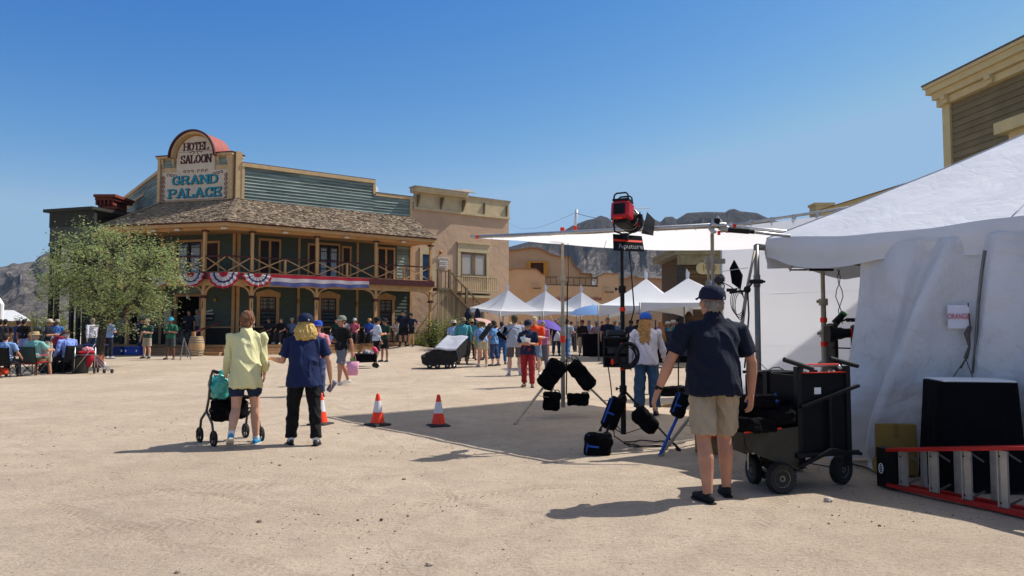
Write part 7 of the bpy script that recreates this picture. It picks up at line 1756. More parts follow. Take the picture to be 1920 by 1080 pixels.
sandbag("sandbag on the right leg of the black light stand nearest the tall man", sg(1210, 788, 9.15), .20, .34, .15, -.8, strap=False, seed=7)
sandbag("sandbag with blue strap on the steel stand leg behind the tall man's left hand", sg(1275, 760, 8.8), .15, .30, .15, .35, seed=8)
mb = MB(); mb.bar(G(1237, 857)+Vector((0, 0, .02)), P(1284, 752, 8.9), .03, .02); solo("blue_leg_strap", mb, BLUES, "blue webbing running down the steel stand leg behind the tall man", "strap")
# flag, fan arm and microphone beside the tent pole
fg = thing("black_flag", "small black kite-shaped flag on a thin wire rod beside the tent corner pole", "flag", P(1385, 545, 9.0))
mb = MB(); k = [P(1376, 487, 9), P(1391, 515, 9), P(1387, 542, 9), P(1372, 531, 9), P(1368, 503, 9)]; kb = [p+Vector((.05, .12, 0)) for p in k]
mb.add(k+kb, [(0, 1, 2, 3, 4), (9, 8, 7, 6, 5)]+[(i, i+5, (i+1) % 5+5, (i+1) % 5) for i in range(5)]); part("cloth", mb, BLACKC, fg)
mb = MB(); mb.tube([P(1352, 509, 9), P(1402, 502, 9)], .005, 5); part("rod", mb, STEEL, fg)
ma = thing("clamp_arm", "black articulated clamp arm joining the tent pole and the leaning steel tube", "clamp arm", P(1400, 600, 9.1))
mb = MB(); mb.tube([P(1368, 549, 9), P(1400, 545, 9), P(1412, 528, 9), P(1434, 528, 9.05)], .014, 8); mb.ell(P(1401, 543, 9), (.045, .04, .045)); mb.box(P(1418, 528, 9.02), (.16, .07, .05), None, .01); mb.box(P(1372, 544, 9), (.12, .03, .04)); mb.tube([P(1356, 530, 9), P(1368, 536, 9), P(1380, 545, 9)], .006, 5); part("arm", mb, BLACKM, ma, True, ang=40)
mb = MB(); mb.tube([P(1415, 470, 9.2), P(1400, 545, 9.15), P(1385, 650, 9.1), P(1377, 700, 9.0)], [.015, .02, .03, .04], 8); solo("leaning_tube", mb, BEIGEM, "beige tube leaning against the tent corner pole", "tube", smooth=True)
mic = thing("fuzzy_microphone", "round fuzzy grey microphone behind the tall man's cap near the steel stand", "microphone", P(1350, 540, 9))
mb = MB(); c_ = P(1349, 524, 9); rg = random.Random(5); mb.ell(c_, (.05, .05, .05))
for i in range(500):
    d = Vector((rg.gauss(0, 1), rg.gauss(0, 1), rg.gauss(0, 1))).normalized(); s = d.orthogonal().normalized()*.004; mb.add([c_+d*.045+s, c_+d*.045-s, c_+d*.075], [(0, 1, 2)])
part("windscreen", mb, mat("grey_fur", hx('4a4a4c'), .95), mic)
mb = MB(); mb.tube([c_, P(1358, 535, 9), P(1357, 545, 9)], .008, 6); part("mount", mb, BLACKM, mic)
mb = MB()
for k in range(4): c_ = P(1383+2*k, 565+3*k, 9); mb.tube([c_+Vector((.085*cos(a)*(1-.1*k), .01*k, .16*sin(a))) for a in [pi*.2+i*pi*1.6/14 for i in range(15)]], .005, 5)
mb.tube([P(1402, 548, 9), P(1404, 590, 9), P(1400, 650, 9), P(1396, 690, 9)], .01, 6); solo("cable_loops", mb, RUBBER, "thin black cable loops hanging from the clamp arm by the tent pole", "cable", smooth=True)
q = P(1333, 545, 9.3); mb = MB(Matrix.Translation(q)); mb.lathe([(.03, -.14), (.033, -.12), (.033, .02), (.026, .06), (.012, .09), (.012, .12)], 12); solo("water_bottle", mb, mat("bottle_plastic", hx('a9c4de'), .15, .1, 9, spec=.6, trans=.3), "clear blue-tinted water bottle tied to the steel stand above the man's cap", "bottle", smooth=True)
# ---- camera position inside the tent opening
st4 = stand("slender beige combo stand standing inside the open tent corner behind the equipment cart", (4.15, 9.95, 0), zP(1531, 508, 9.95), [Vector((3.6, 9.5, 0)), Vector((4.7, 9.5, 0)), Vector((4.2, 10.7, 0))], .95, BEIGEM, (.034, .024), .018)
mb = MB(); zt_ = zP(1531, 506, 9.95); mb.box((4.13, 9.95, zt_), (.32, .05, .03)); mb.tube([(3.95, 9.95, zt_), (3.72, 9.95, zt_), (3.68, 9.95, zt_+.06), (3.68, 9.95, zt_+.1)], .013, 6); part("top_bar", mb, BLACKM, st4)
for z in (zP(1531, 600, 9.95), zP(1531, 645, 9.95)): mb = MB(); mb.tube([(4.15, 9.95, z-.03), (4.15, 9.95, z+.03)], .045, 10); part("tape_band", mb, REDT, st4)
mb = MB(); mb.box((4.27, 9.97, zP(1545, 650, 9.95)), (.05, .25, .62), None, .01); part("side_panel", mb, BLACKM, st4)
mb = MB()
for i in range(2): mb.tube([Vector((4.33+.03*i+.035*sin(k*1.25+i*pi), 9.9, zt_-.0-k*.09)) for k in range(9)], .006, 5)
solo("twisted_cord", mb, RUBBER, "twisted black cord hanging from the slender beige stand's top bar", "cable", smooth=True)
cm = thing("film_camera", "professional film camera with long black lens and green-rimmed viewfinder in the tent", "camera", P(1600, 760, 9.7))
def CP(px, py, dy=0): return P(px, py, 9.7+dy)
mb = MB(); mb.box(CP(1622, 628), (.26, .3, .27), None, .02); mb.box(CP(1620, 645), (.3, .1, .05)); part("body", mb, BLACKM, cm)
a, b = CP(1551, 626), CP(1604, 624); mb = MB(); d = (b-a)
for (f0, f1, r) in ((0, .18, .11), (.18, .28, .085), (.28, .5, .078), (.5, .6, .066), (.6, .8, .06), (.8, 1.0, .052)): mb.tube([a+d*f0, a+d*f1], r, 20)
mb.box(a+d*.02, (.02, .2, .2)); part("lens", mb, BLACKM, cm, True, ang=40)
mb = MB(); mb.tube([a+d*.78, a+d*.83], .063, 20); part("lens_ring", mb, REDT, cm, True)
a, b = CP(1566, 606), CP(1580, 590); mb = MB(); mb.tube([a, b], [.05, .04], 14); mb.tube([a, CP(1590, 598), CP(1612, 604)], .014, 6)
for px in (1590, 1598, 1606, 1612): mb.box(CP(px, 600), (.03, .05, .05))
part("viewfinder", mb, BLACKM, cm, True, ang=40)
mb = MB(); mb.tube([b, b+(b-a).normalized()*.03], .045, 14); part("eye_cup", mb, mat("green_rubber", hx('2e8a3a'), .7), cm, True)
mb = MB(); mb.tube([CP(1560, 652), CP(1620, 654)], .01, 6); mb.box(CP(1612, 660), (.2, .12, .03)); mb.tube([CP(1622, 660), CP(1624, 760), Vector((CP(1624, 700).x, 9.7, .1))], .035, 8)
for s in (-.35, .35): mb.tube([CP(1622, 700), Vector((CP(1622, 700).x+s, 9.7-.3, 0))], .02, 6)
part("support", mb, BLACKM, cm)
# ================================================================== CART
OB = Vector((2.42, 6.74, 0)); UC_ = Vector((.955, .30, 0)).normalized(); FCt = frame(OB, UC_)
cart = thing("equipment_cart", "black steel equipment cart with rubber handles and pneumatic tyres piled with sandbags", "cart", OB)
def ch(px, py, d): return hit(FCt, px, py, d)
CBK = mat("cart_black", (.005, .005, .006), .6, .25, 7, .15, 30, spec=.15)
t0, zt_ = ch(1495, 700, .02); t1, _ = ch(1583, 700, .02); zb_ = ch(1540, 848, .02)[1]
mb = MB(FCt); mb.b2(t0, t1, .02, .05, zb_, zt_); mb.b2(t0, t1, .44, .47, zb_, zt_-.08); mb.b2(t0, t0+.03, .05, .44, zb_, zt_-.02); mb.b2(t1-.03, t1, .05, .44, zb_, zt_-.02); mb.b2(t0, t1, .05, .44, zb_, zb_+.03); mb.b2(t0+.03, t1-.03, .05, .44, zb_+.35, zb_+.37)
part("cabinet", mb, CBK, cart)
mb = MB(FCt)
for t in (t0-.02, t1+.0): mb.b2(t, t+.05, .0, .05, .2, zt_+.06); mb.b2(t, t+.05, .44, .5, .2, zt_)
mb.bar((t0, -.02, ch(1490, 638+25, 0)[1]*0+zb_+.42), (t1+.12, -.02, zb_+.60), .025, .04, Vector((0, 1, 0))); mb.b2(t0+.3, t0+.33, -.03, 0, zb_, zb_+.5)
mb.b2(t0-.06, t1+.1, -.04, .0, zb_-.03, zb_+.01); mb.bar((t0-.05, -.05, zb_-.10), (t0+.3, -.05, zb_+.03), .03, .04, Vector((0, 1, 0))); mb.bar((t0+.3, -.05, zb_+.03), (t1+.1, -.05, zb_-.02), .03, .04, Vector((0, 1, 0)))
part("frame", mb, BLACKM, cart)
for (px, py, qx, qy, d) in ((1470, 674, 1524, 692, .0), (1556, 672, 1608, 686, .1)):
    a = FCt @ Vector((*ch(px, py, d)[:1], d, ch(px, py, d)[1])); b = FCt @ Vector((*ch(qx, qy, d)[:1], d, ch(qx, qy, d)[1])); mb = MB(); mb.tube([a, b], .022, 10)
    m_ = a.lerp(b, .62 if d == 0 else .35); mb.tube([m_, FCt @ Vector(((t0 if d == 0 else t1), d+.02, zt_-.05))], .026, 8); part("handle", mb, RUBBER, cart, True, ang=50)
mb = MB(); a, b = [FCt @ Vector((*ch(px, py, .05)[:1], .05, ch(px, py, .05)[1])) for px, py in ((1500, 686), (1572, 685))]; mb.tube([a, b], .011, 8); mb.tube([b, FCt @ Vector((t1, .06, zt_))], .014, 8); part("top_bar", mb, STEEL, cart, True)
mb = MB(); mb.tube([a+Vector((0, -.004, .012)), b+Vector((0, -.004, .012))], .007, 6); mb.M = FCt; mb.b2(t0, t1, .0, .02, zt_, zt_+.008); part("tape_band", mb, REDT, cart)
mb = MB(FCt); a_, z_ = ch(1535, 733, .0); mb.b2(a_-.035, a_+.035, .012, .018, z_-.03, z_+.03); part("sticker", mb, WHITE, cart)
# tray
OLT = mat("tray_olive", hx('3a362c'), .7, .2, 5, .15, 30)
tl0, tz = ch(1394, 812, .02); tl1 = t0-.01; zlo = ch(1440, 860, .02)[1]
mb = MB(FCt); zr_ = ch(1480, 800, .02)[1]
mb.prism([(tl0, tz), (tl1, zr_), (tl1, zlo-.12), (tl0+.18, zlo+.02), (tl0+.02, zlo+.1)], .0, .02); mb.prism([(tl0, tz), (tl1, zr_), (tl1, zlo-.12), (tl0+.18, zlo+.02), (tl0+.02, zlo+.1)], .46, .48)
mb.b2(tl0+.02, tl1, .02, .46, zlo+.06, zlo+.09); mb.b2(tl0, tl0+.02, .02, .46, zlo+.08, tz); part("tray", mb, OLT, cart)
mb = MB(FCt); mb.bar((tl0, .005, tz+.006), (tl0+.38, .005, tz+(zr_-tz)*.38/(tl1-tl0)+.006), .012, .02, Vector((0, 1, 0))); part("tape_band", mb, REDT, cart)
def wheel(c, r, w_, ax, cast=False):
    ax = ax.normalized(); z = ax; x = Vector((0, 0, 1)); y = z.cross(x); M = Matrix((x, y, z)).transposed().to_4x4(); M.translation = c
    mb = MB(M); k = 14; mb.lathe([(r*.55, -w_*.32), (r*.72, -w_*.46), (r*.9, -w_*.5), (r*.98, -w_*.3), (r, 0), (r*.98, w_*.3), (r*.9, w_*.5), (r*.72, w_*.46), (r*.55, w_*.32)], 32)
    for i in range(36):
        a = 2*pi*i/36
        for s in (-.25, .25): mb.box((r*.992*cos(a), r*.992*sin(a), w_*s), (.008, .012, w_*.3), Matrix.Rotation(a, 4, 'Z'))
    o = part("wheel", mb, RUBBER, cart, True, ang=40)
    mb = MB(M); mb.lathe([(.01, -w_*.3), (r*.2, -w_*.36), (r*.22, -w_*.2), (r*.45, -w_*.2), (r*.57, -w_*.36), (r*.57, w_*.36), (r*.45, w_*.2), (r*.22, w_*.2), (r*.2, w_*.36), (.01, w_*.3)], 24)
    for i in range(4): a = pi/4+pi*i/2; mb.tube([(r*.33*cos(a), r*.33*sin(a), -w_*.24), (r*.33*cos(a), r*.33*sin(a), -w_*.16)], r*.06, 8)
    part("rim", mb, mat("rim_grey", hx('77726a'), .5, .1, 9, metal=.4), o, True, ang=30)
w1 = FCt @ Vector((ch(1464, 890, -.03)[0], -.03, .135)); wheel(w1, .135, .085, FCt.to_3x3() @ Vector((.1, 1, 0)))
w2 = FCt @ Vector((ch(1577, 880, .18)[0], .18, .13)); wheel(w2, .13, .085, FCt.to_3x3() @ Vector((-.25, 1, 0)))
w3_ = P(1413, 873, 7.15); w3_.z = .125; wheel(w3_, .125, .07, Vector((1, .12, 0)))
w4_ = FCt @ Vector((t0+.05, .5, .13)); wheel(w4_, .13, .08, FCt.to_3x3() @ Vector((0, 1, 0)))
mb = MB(); mb.tube([w3_+Vector((-.05, 0, 0)), w3_+Vector((-.05, 0, .17)), w3_+Vector((.05, 0, .17)), w3_+Vector((.05, 0, 0))], .01, 6); mb.tube([w3_+Vector((0, 0, .15)), w3_+Vector((.0, 0, .2))], .025, 8); mb.tube([w1, w1+Vector((0, .5, 0))], .015, 8); part("caster_fork", mb, STEEL, cart)
k = 0
for (px, py, d, w_, h_, ro, lb) in ((1410, 795, .1, .34, .11, .08, "lowest sandbag in the cart tray, at its front left"), (1455, 790, .3, .34, .11, -.1, "lowest sandbag in the cart tray, at its back right"), (1412, 778, .25, .32, .1, .12, "second-layer sandbag on the left of the cart's heap"),
   (1455, 775, .12, .34, .11, -.15, "second-layer sandbag on the right of the cart's heap"), (1420, 757, .2, .32, .12, .3, "sandbag with blue strap on top of the cart's heap, left"), (1455, 755, .3, .30, .10, -.05, "sandbag with blue strap on top of the cart's heap, right")):
    k += 1; t, z = ch(px, py, d); sandbag(lb, FCt @ Vector((t, d, z)), w_, h_, .30, ro, .3+.25*k, k >= 5, k, "sandbags heaped in the cart tray", k >= 5)
# black case behind the cart
q = P(1452, 725, 7.9); mb = MB(Matrix.Translation((q.x, 7.9, 0)) @ Matrix.Rotation(.35, 4, 'Z')); mb.box((0, 0, .5), (.46, .4, .98), None, .02); mb.box((0, 0, 1.0), (.48, .42, .03)); solo("tall_black_case", mb, mat("case_black", (.004, .004, .005), .6, spec=.1), "tall plain black case standing between the tent pole and the cart", "case")
q = P(1440, 695, 7.8); mb = MB(); mb.tube([q, q+Vector((.05, 0, .03)), q+Vector((.12, .03, .035)), q+Vector((.16, 0, .01))], .006, 5); mb.tube([q, P(1424, 680, 8.3)], .004, 5); solo("thin_cable", mb, RUBBER, "thin black cable trailing over the tall black case", "cable")
# apple box behind the man's legs
q = G(1345, 852); ab = thing("apple_box", "tan plywood box with red tape and dark hand holes behind the tall man's legs", "box", q)
M = Matrix.Translation(q) @ Matrix.Rotation(.2, 4, 'Z'); mb = MB(M); mb.box((.0, .12, .18), (.34, .22, .36)); part("box", mb, mat("plywood", hx('8f7148'), .7, .15, 3, .1, 30, stretch=(1, 1, 5)), ab)
mb = MB(M)
for s in (-.12, .0): mb.ell((s, .005, .2), (.022, .006, .06))
part("hand_hole", mb, DARKWIN, ab); mb = MB(M); mb.box((-.06, .0, .21), (.12, .008, .035)); part("tape_band", mb, REDT, ab)
# bags and plank near the white jacket woman
sandbag("flat black gear bag lying on the dirt right of the white jacket woman's feet", G(1262, 742)+Vector((0, 0, .1)), .55, .2, .3, .0, .1, False, 21, "gear on the dirt", True)
mb = MB(); a, b = G(1225, 764), G(1290, 760); mb.bar(a+Vector((0, 0, .03)), b+Vector((0, 0, .03)), .12, .04); solo("plank", mb, mat("raw_plank", hx('a88a58'), .8, .2, 4), "short raw wooden plank lying on the dirt by the black gear bag", "plank")
for px, py, lb in ((1229, 740, "left thin black steel stand rod right of the white jacket woman"), (1272, 760, "right thin black steel stand rod by the tall man's watch")):
    q = G(px, py); mb = MB(); mb.tube([q, P(px, 600, q.y)], .014, 6); mb.tube([q+Vector((-.25, 0, .01)), q+Vector((.25, 0, .01))], .012, 6); solo("steel_rod_stand", mb, BLACKM, lb, "stand")
# ================================================================== RIGHT FOREGROUND: box, table, ladder
q = G(1683, 893); cb = thing("cardboard_box", "brown cardboard carton with red label standing behind the ladder's end", "box", q)
M = Matrix.Translation(q) @ Matrix.Rotation(-.25, 4, 'Z'); mb = MB(M); mb.box((0, .15, .26), (.37, .28, .5), None, .004); part("carton", mb, mat("cardboard", hx('9c7a3c'), .85, .12, 3, .1, 20), cb)
mb = MB(M); mb.box((0, .15, .513), (.16, .08, .004)); part("label", mb, REDT, cb); mb = MB(M); mb.box((0, .15, .5115), (.37, .045, .002)); mb.box((0, .008, .44), (.05, .002, .14)); part("packing_tape", mb, mat("brown_tape", hx('8a6a34'), .3), cb)
q = P(1816, 712, 7.0); ct = thing("cocktail_table", "square bar table under a black pleated cloth against the tent side wall", "table", (q.x, 7.0, 0)); zt_ = q.z
M = Matrix.Translation((q.x, 7.0, 0)) @ Matrix.Rotation(-.2, 4, 'Z')
mb = MB(M); n = 96
def cl(u, v):
    a = 2*pi*u; c, s = cos(a), sin(a); k = (abs(c)**6+abs(s)**6)**(-1/6); pl = 1+.03*sin(a*14)*v+.02*sin(a*31+1)*v; w_ = (.335+.05*v)*k*pl
    return (w_*c, w_*s*.85, zt_-.012-v*(zt_-.04))
mb.grid(cl, n, 14); mb.add([cl(i/n, 0) for i in range(n)], [tuple(range(n))]); part("cloth", mb, mat("table_black", (.004, .004, .006), .9, .3, 4, .4, 12, spec=.1), ct, True, ang=50)
mb = MB(M); mb.box((0, 0, zt_), (.60, .5, .015), None, .004); part("tabletop", mb, WHITE, ct)
# ladder on its side
LR = mat("red_fibreglass", hx('b3201c'), .45, .12, 10, .05, 60, spec=.4); ALU = mat("ladder_aluminium", hx('b5b0a8', .9), .4, .12, 14, metal=.6)
ld = thing("stepladder", "red fibreglass stepladder with aluminium steps lying on its side by the tent", "ladder", G(1790, 945))
A_ = G(1664, 914); B_ = G(1920, 972); dv = (B_-A_).normalized(); Ln = 2.1; nv = Vector((-dv.y, dv.x, 0)); nv = nv if nv.y > 0 else -nv
up0 = P(1664, 843, A_.y).z; up1 = P(1920, 840, B_.y).z; sl = (up1-up0)/(B_-A_).length
def lp(s, z, n_=0): return A_+dv*s+nv*n_+Vector((0, 0, z))
for (n0, kk_) in ((0, 0), (.20, 1)):
    tilt = .0
    for z0, z1 in ((.03, .03), (up0, up0+sl*Ln)):
        mb = MB(); a, b = lp(.02, z0, n0*.5), lp(Ln, z1, n0*1.5+.0); w_ = (b-a).normalized()
        mb.bar(a, b, .028 if z0 > .05 else .03, .075 if not kk_ else .05, Vector((0, 0, 1)).cross(w_) if False else nv); part("rail", mb, LR, ld)
    n = 6
    for i in range(n):
        s = .18+i*.30+(.1 if kk_ else 0)
        if s > Ln-.05: break
        f_ = s/Ln; nn_ = n0*(.5+f_); zt2 = up0+sl*s
        mb = MB(); mb.bar(lp(s, .05, nn_), lp(s, zt2-.02, nn_), .075 if not kk_ else .045, .022 if not kk_ else .03, nv)
        if not kk_: mb.bar(lp(s-.03, .05, nn_-.012), lp(s-.03, zt2-.02, nn_-.012), .01, .03, nv)
        o = part("step" if not kk_ else "rear_brace", mb, ALU, ld)
        if not kk_:
            mb = MB()
            for z in (.09, zt2-.06): mb.ell(lp(s, z, nn_-.042), (.008, .008, .008), None, 6, 4)
            part("rivet", mb, BLACKM, o)
            mb = MB(); mb.bar(lp(s+.01, .06, nn_+.02), lp(s+.09, .13, nn_+.08), .006, .016); mb.bar(lp(s+.01, zt2-.03, nn_+.02), lp(s+.09, zt2-.10, nn_+.08), .006, .016); part("gusset", mb, mat("gusset_grey", hx("4a4744"), .5), ld)
mb = MB(); mb.bar(lp(-.02, .0, .05), lp(-.02, up0+.01, .05), .17, .12, nv); mb.bar(lp(.06, .02, .04), lp(.06, up0, .04), .06, .1, nv); part("top_cap", mb, mat("cap_black", (.006, .006, .007), .5), ld)
mb = MB(); c_ = lp(-.03, up0*.5, -.042); u_ = dv; mb.tube([c_+u_*(.022*cos(a))+Vector((0, 0, .045*sin(a))) for a in [i*pi/8 for i in range(17)]], .004, 5)
for z in (-.022, -.008, .006, .02): mb.bar(c_+u_*-.01+Vector((0, 0, z)), c_+u_*.01+Vector((0, 0, z+.006)), .006, .004)
part("emblem", mb, WHITE, ld)
mb = MB(); rg = random.Random(44); a, b = G(1585, 868), G(1642, 884); mb.tube([a.lerp(b, i/10)+Vector((0, .03*sin(i*1.3), .012)) for i in range(11)], .008, 6)
a, b = G(1400, 858), G(1590, 880); mb.tube([a.lerp(b, i/14)+Vector((0, .05*sin(i*.9), .01)) for i in range(15)], .007, 6)
solo("ground_cable", mb, RUBBER, "black cable lying on the dirt between the cart's wheels and the carton", "cable", smooth=True)
# ================================================================== CONES
CO = mat("cone_orange", hx('f2401c'), .5, .05, 6, spec=.4); CW = mat("cone_white_band", hx('d9d6d8'), .4, .04, 8); CBs = mat("cone_base", (.02, .02, .022), .7)
for px, py, lb in ((601, 796, "orange traffic cone just right of the navy-topped woman"), (708, 797, "orange traffic cone with clear ground all round, middle of three"), (822, 799, "orange traffic cone nearest the light stands, rightmost of three")):
    g = G(px, py); t = thing("traffic_cone", lb, "traffic cone", g, radians(px % 40), "orange traffic cones in a row"); H_ = 58/F*g.y
    M = Matrix.Translation(g); r0 = .105*H_/.46; 
    def rr(f): return r0+(.024-r0)*f
    mb = MB(M @ Matrix.Rotation(px*.01, 4, 'Z')); mb.box((0, 0, .012), (.31, .31, .024), None, .01); mb.lathe([(.13, .024), (.12, .034), (r0*1.02, .04)], 24); part("base", mb, CBs, t)
    mb = MB(M); mb.lathe([(rr(0), .035), (rr(.42), .42*H_), ], 28, None, False); mb.lathe([(rr(.78), .78*H_), (rr(.96), .96*H_), (rr(1)*.9, H_), (rr(1)*.4, H_+.004)], 28, None, False); part("cone_body", mb, CO, t, True)
    mb = MB(M); mb.lathe([(rr(.42)+.001, .42*H_), (rr(.78)+.001, .78*H_)], 28, None, False); part("reflective_band", mb, CW, t, True)
# ================================================================== ROLLATOR
rl = thing("walker", "dark grey four-wheeled walker pushed by the woman in the yellow shirt", "walker", G(437, 831), radians(42))
RG_ = mat("walker_grey", hx('57534f'), .4, .1, 10, metal=.5); W = WM[rl.name]
mb = MB(W)
for s in (-1, 1):
    x = s*.3
    mb.tube([(x, -.18, .92), (x, -.06, .93), (x, .0, .86), (x, .05, .58), (x, .12, .42), (x, .3, .3), (x, .34, .12)], .017, 8); mb.tube([(x, .12, .42), (x, -.08, .28), (x, -.14, .12)], .016, 8)
mb.tube([(-.27, .12, .42), (.27, .12, .42)], .012, 6); mb.tube([(-.27, .2, .36), (.27, .05, .5)], .01, 6)
part("frame", mb, RG_, rl, True)
for s in (-1, 1):
    mb = MB(W); mb.tube([(s*.3, -.22, .92), (s*.3, -.08, .93)], .023, 8); mb.tube([(s*.3, -.1, .9), (s*.3, -.16, .85)], .006, 5); part("hand_grip", mb, RUBBER, rl, True)
    for y in (.34, -.14):
        M = W @ Matrix.Translation((s*.3, y, .1)) @ Matrix.Rotation(pi/2, 4, 'Y'); mb = MB(M); mb.lathe([(.078, -.014), (.096, -.016), (.1, 0), (.096, .016), (.078, .014), (.078, -.014)], 24, None, False)
        for i in range(5): a = 2*pi*i/5; mb.tube([(0, 0, 0), (.08*cos(a), .08*sin(a), 0)], .009, 5)
        mb.tube([(0, 0, -.03), (0, 0, .03)], .014, 8); part("wheel", mb, RUBBER, rl, True, ang=40)
mb = MB(W); mb.box((0, .12, .57), (.46, .26, .04), None, .01); o = part("seat", mb, BLACKC, rl)
mb = MB(W); mb.box((0, .15, .42), (.44, .22, .26), None, .04); o = part("basket", mb, BLACKC, rl, True); remesh(o, .014, 2, .03, .1)
mb = MB(W @ Matrix.Translation((-.16, .05, .72))); mb.ell((0, 0, 0), (.14, .13, .15)); mb.ell((.04, 0, .12), (.06, .05, .1)); o = solo("teal_bag", mb, mat("teal_plastic", hx('2fa39a'), .25, .15, 8, .4, 12, spec=.6), "shiny teal plastic bag on the seat of the walker", "bag", smooth=True); remesh(o, .013, 1, .035, .09)
q = NAVY['W'] @ NAVY['hands'][1]; mb = MB(Matrix.Translation(q+Vector((.0, .02, -.03))) @ Matrix.Rotation(.6, 4, 'Y')); mb.box((0, 0, 0), (.07, .03, .16), None, .01); solo("phone_wallet", mb, mat("wallet_grey", hx('6f7a90'), .5), "grey-blue wallet held low in the navy-topped woman's right hand", "wallet")
# pink tote, papers
q = BT['W'] @ Vector(BT['hands'][0]); q2 = P(654, 703, q.y); q2 = Vector((q.x, q.y, q.z-.36))
tt = thing("pink_tote", "pale pink paper tote bag with drawn animals carried by the black t-shirt man", "bag", q2-Vector((0, 0, .18)))
mb = MB(Matrix.Translation(q2)); mb.loft([((0, 0, -.19), .13, .06), ((0, 0, 0), .15, .065), ((0, 0, .17), .165, .04)], 20); o = part("bag", mb, mat("pink_print", hx('d98fb0'), .7, .1, 14, two=hx('e6a9c4')), tt, True)
mb = MB(Matrix.Translation(q2)); mb.tube([(-.08, 0, .16), (-.04, 0, .34), (.0, 0, .38), (.05, 0, .34), (.09, 0, .16)], .009, 5); part("handle", mb, mat("pink_handle", hx('d98fb0'), .7), tt)
mb = MB(Matrix.Translation(q2)); mb.ell((0, 0, .2), (.06, .03, .08)); part("contents", mb, mat("green_pack", hx('6f9a3a'), .6), tt, True)
q = BT['W'] @ Vector(BT['hands'][1]); mb = MB(Matrix.Translation(q) @ Matrix.Rotation(.6, 4, 'Z') @ Matrix.Rotation(.5, 4, 'Y')); mb.box((0, 0, .03), (.12, .015, .2)); solo("booklet", mb, mat("booklet_blue", hx('8fa3cf'), .6), "blue and white booklet held by the black t-shirt man", "booklet")
# folding wagon
def wagon(lab, px, py, rz, L_, w_, h_, wr, m, load=None):
    g = G(px, py); t = thing("folding_wagon", lab, "wagon", g, rz); W = WM[t.name]
    mb = MB(W); z0 = wr*2+.03
    for y in (-w_/2, w_/2): mb.b2(-L_/2, L_/2, y-.008, y+.008, z0, z0+h_)
    for x in (-L_/2, L_/2): mb.b2(x-.008, x+.008, -w_/2, w_/2, z0, z0+h_)
    mb.b2(-L_/2, L_/2, -w_/2, w_/2, z0, z0+.015); part("basket", mb, m, t)
    mb = MB(W)
    for x in (-L_/2, L_/2):
        for y in (-w_/2, w_/2): mb.tube([(x, y, wr), (x, y, z0+h_+.03)], .012, 6)
    for y in (-w_/2, w_/2): mb.tube([(-L_/2, y, z0+h_+.02), (L_/2, y, z0+h_+.02)], .012, 6)
    mb.tube([(L_/2, 0, z0), (L_/2+.15, 0, z0+.45), (L_/2+.2, 0, z0+.6)], .012, 6); part("frame", mb, BLACKM, t)
    for x in (-L_/2, L_/2):
        for y in (-w_/2, w_/2):
            M = W @ Matrix.Translation((x, y, wr)) @ Matrix.Rotation(pi/2, 4, 'X'); mb = MB(M); mb.lathe([(wr*.5, -.025), (wr*.95, -.025), (wr, 0), (wr*.95, .025), (wr*.5, .025)], 18); mb.lathe([(.01, -.015), (wr*.5, -.012), (wr*.5, .012), (.01, .015)], 12); part("wheel", mb, RUBBER, t, True, ang=40)
    return t, z0
wg, z0 = wagon("black folding wagon loaded with bags behind the pale-shirted man", 683, 690, .35, .8, .45, .28, .09, BLACKC)
W = WM[wg.name]
mb = MB(W); mb.box((.12, 0, z0+.32), (.34, .3, .16), Matrix.Rotation(.3, 4, 'Y'), .05); o = solo("striped_bag", mb, mat("grey_stripe_bag", hx('8f8c94'), .8, .5, 22), "grey striped soft bag in the black folding wagon", "bag", smooth=True); remesh(o, .02, 2, .05, .1)
mb = MB(W); mb.box((.38, 0, z0+.42), (.16, .14, .26), Matrix.Rotation(-.6, 4, 'Y'), .05); o = solo("coral_bag", mb, cloth('d8486a'), "coral pink backpack on the wagon's handle end", "bag", smooth=True); remesh(o, .02, 1, .02, .1)
mb = MB(W); mb.box((-.15, 0, z0+.42), (.06, .28, .42), Matrix.Rotation(.5, 4, 'Y')); solo("wood_board", mb, mat("brown_board", hx('9a6a44'), .7), "tilted brown board standing in the black folding wagon", "board")
# tarp covered cart
g = G(858, 690); tc_ = thing("tarp_cart", "low wheeled cart under a black tarp with a grey sheet on its sloping top", "cart", g, .12); W = WM[tc_.name]
def tx(px): return (px-858)/F*g.y
mb = MB(W); mb.prism([(tx(791), .42), (tx(794), .2), (tx(806), .1), (tx(846), .16), (tx(858), .3), (tx(856), .6), (tx(815), .66)], -.45, .5); o = part("tarp", mb, mat("black_tarp", (.008, .008, .009), .7, .3, 6, .7, 6, spec=.3, bdist=.06), tc_, True); remesh(o, .03, 2, .05, .22)
mb = MB(W)
mb.grid(lambda u, v: (tx(813)+(tx(853)-tx(813))*u+(tx(880)-tx(853))*v, -.47+v*.95, .70+.47*v+.02*sin(u*7+v*3)-.04*u), 14, 8)
o = part("sheet", mb, mat("silver_sheet", hx('a3a6ae'), .8, .12, 4, .5, 6, bdist=.05, spec=.2), tc_, True); sl_ = o.modifiers.new("s", 'SOLIDIFY'); sl_.thickness = .04; bake(o)
mb = MB(W); mb.add([(tx(853), -.46, .3), (tx(853), -.46, .66), (tx(880), .48, 1.1), (tx(880), .48, .4), (tx(840), .48, 1.14), (tx(840), .48, .4), (tx(813), -.46, .66)], [(0, 1, 2, 3), (3, 2, 4, 5)]); part("tarp_side", mb, mat("black_tarp", (.02,)*3), tc_)
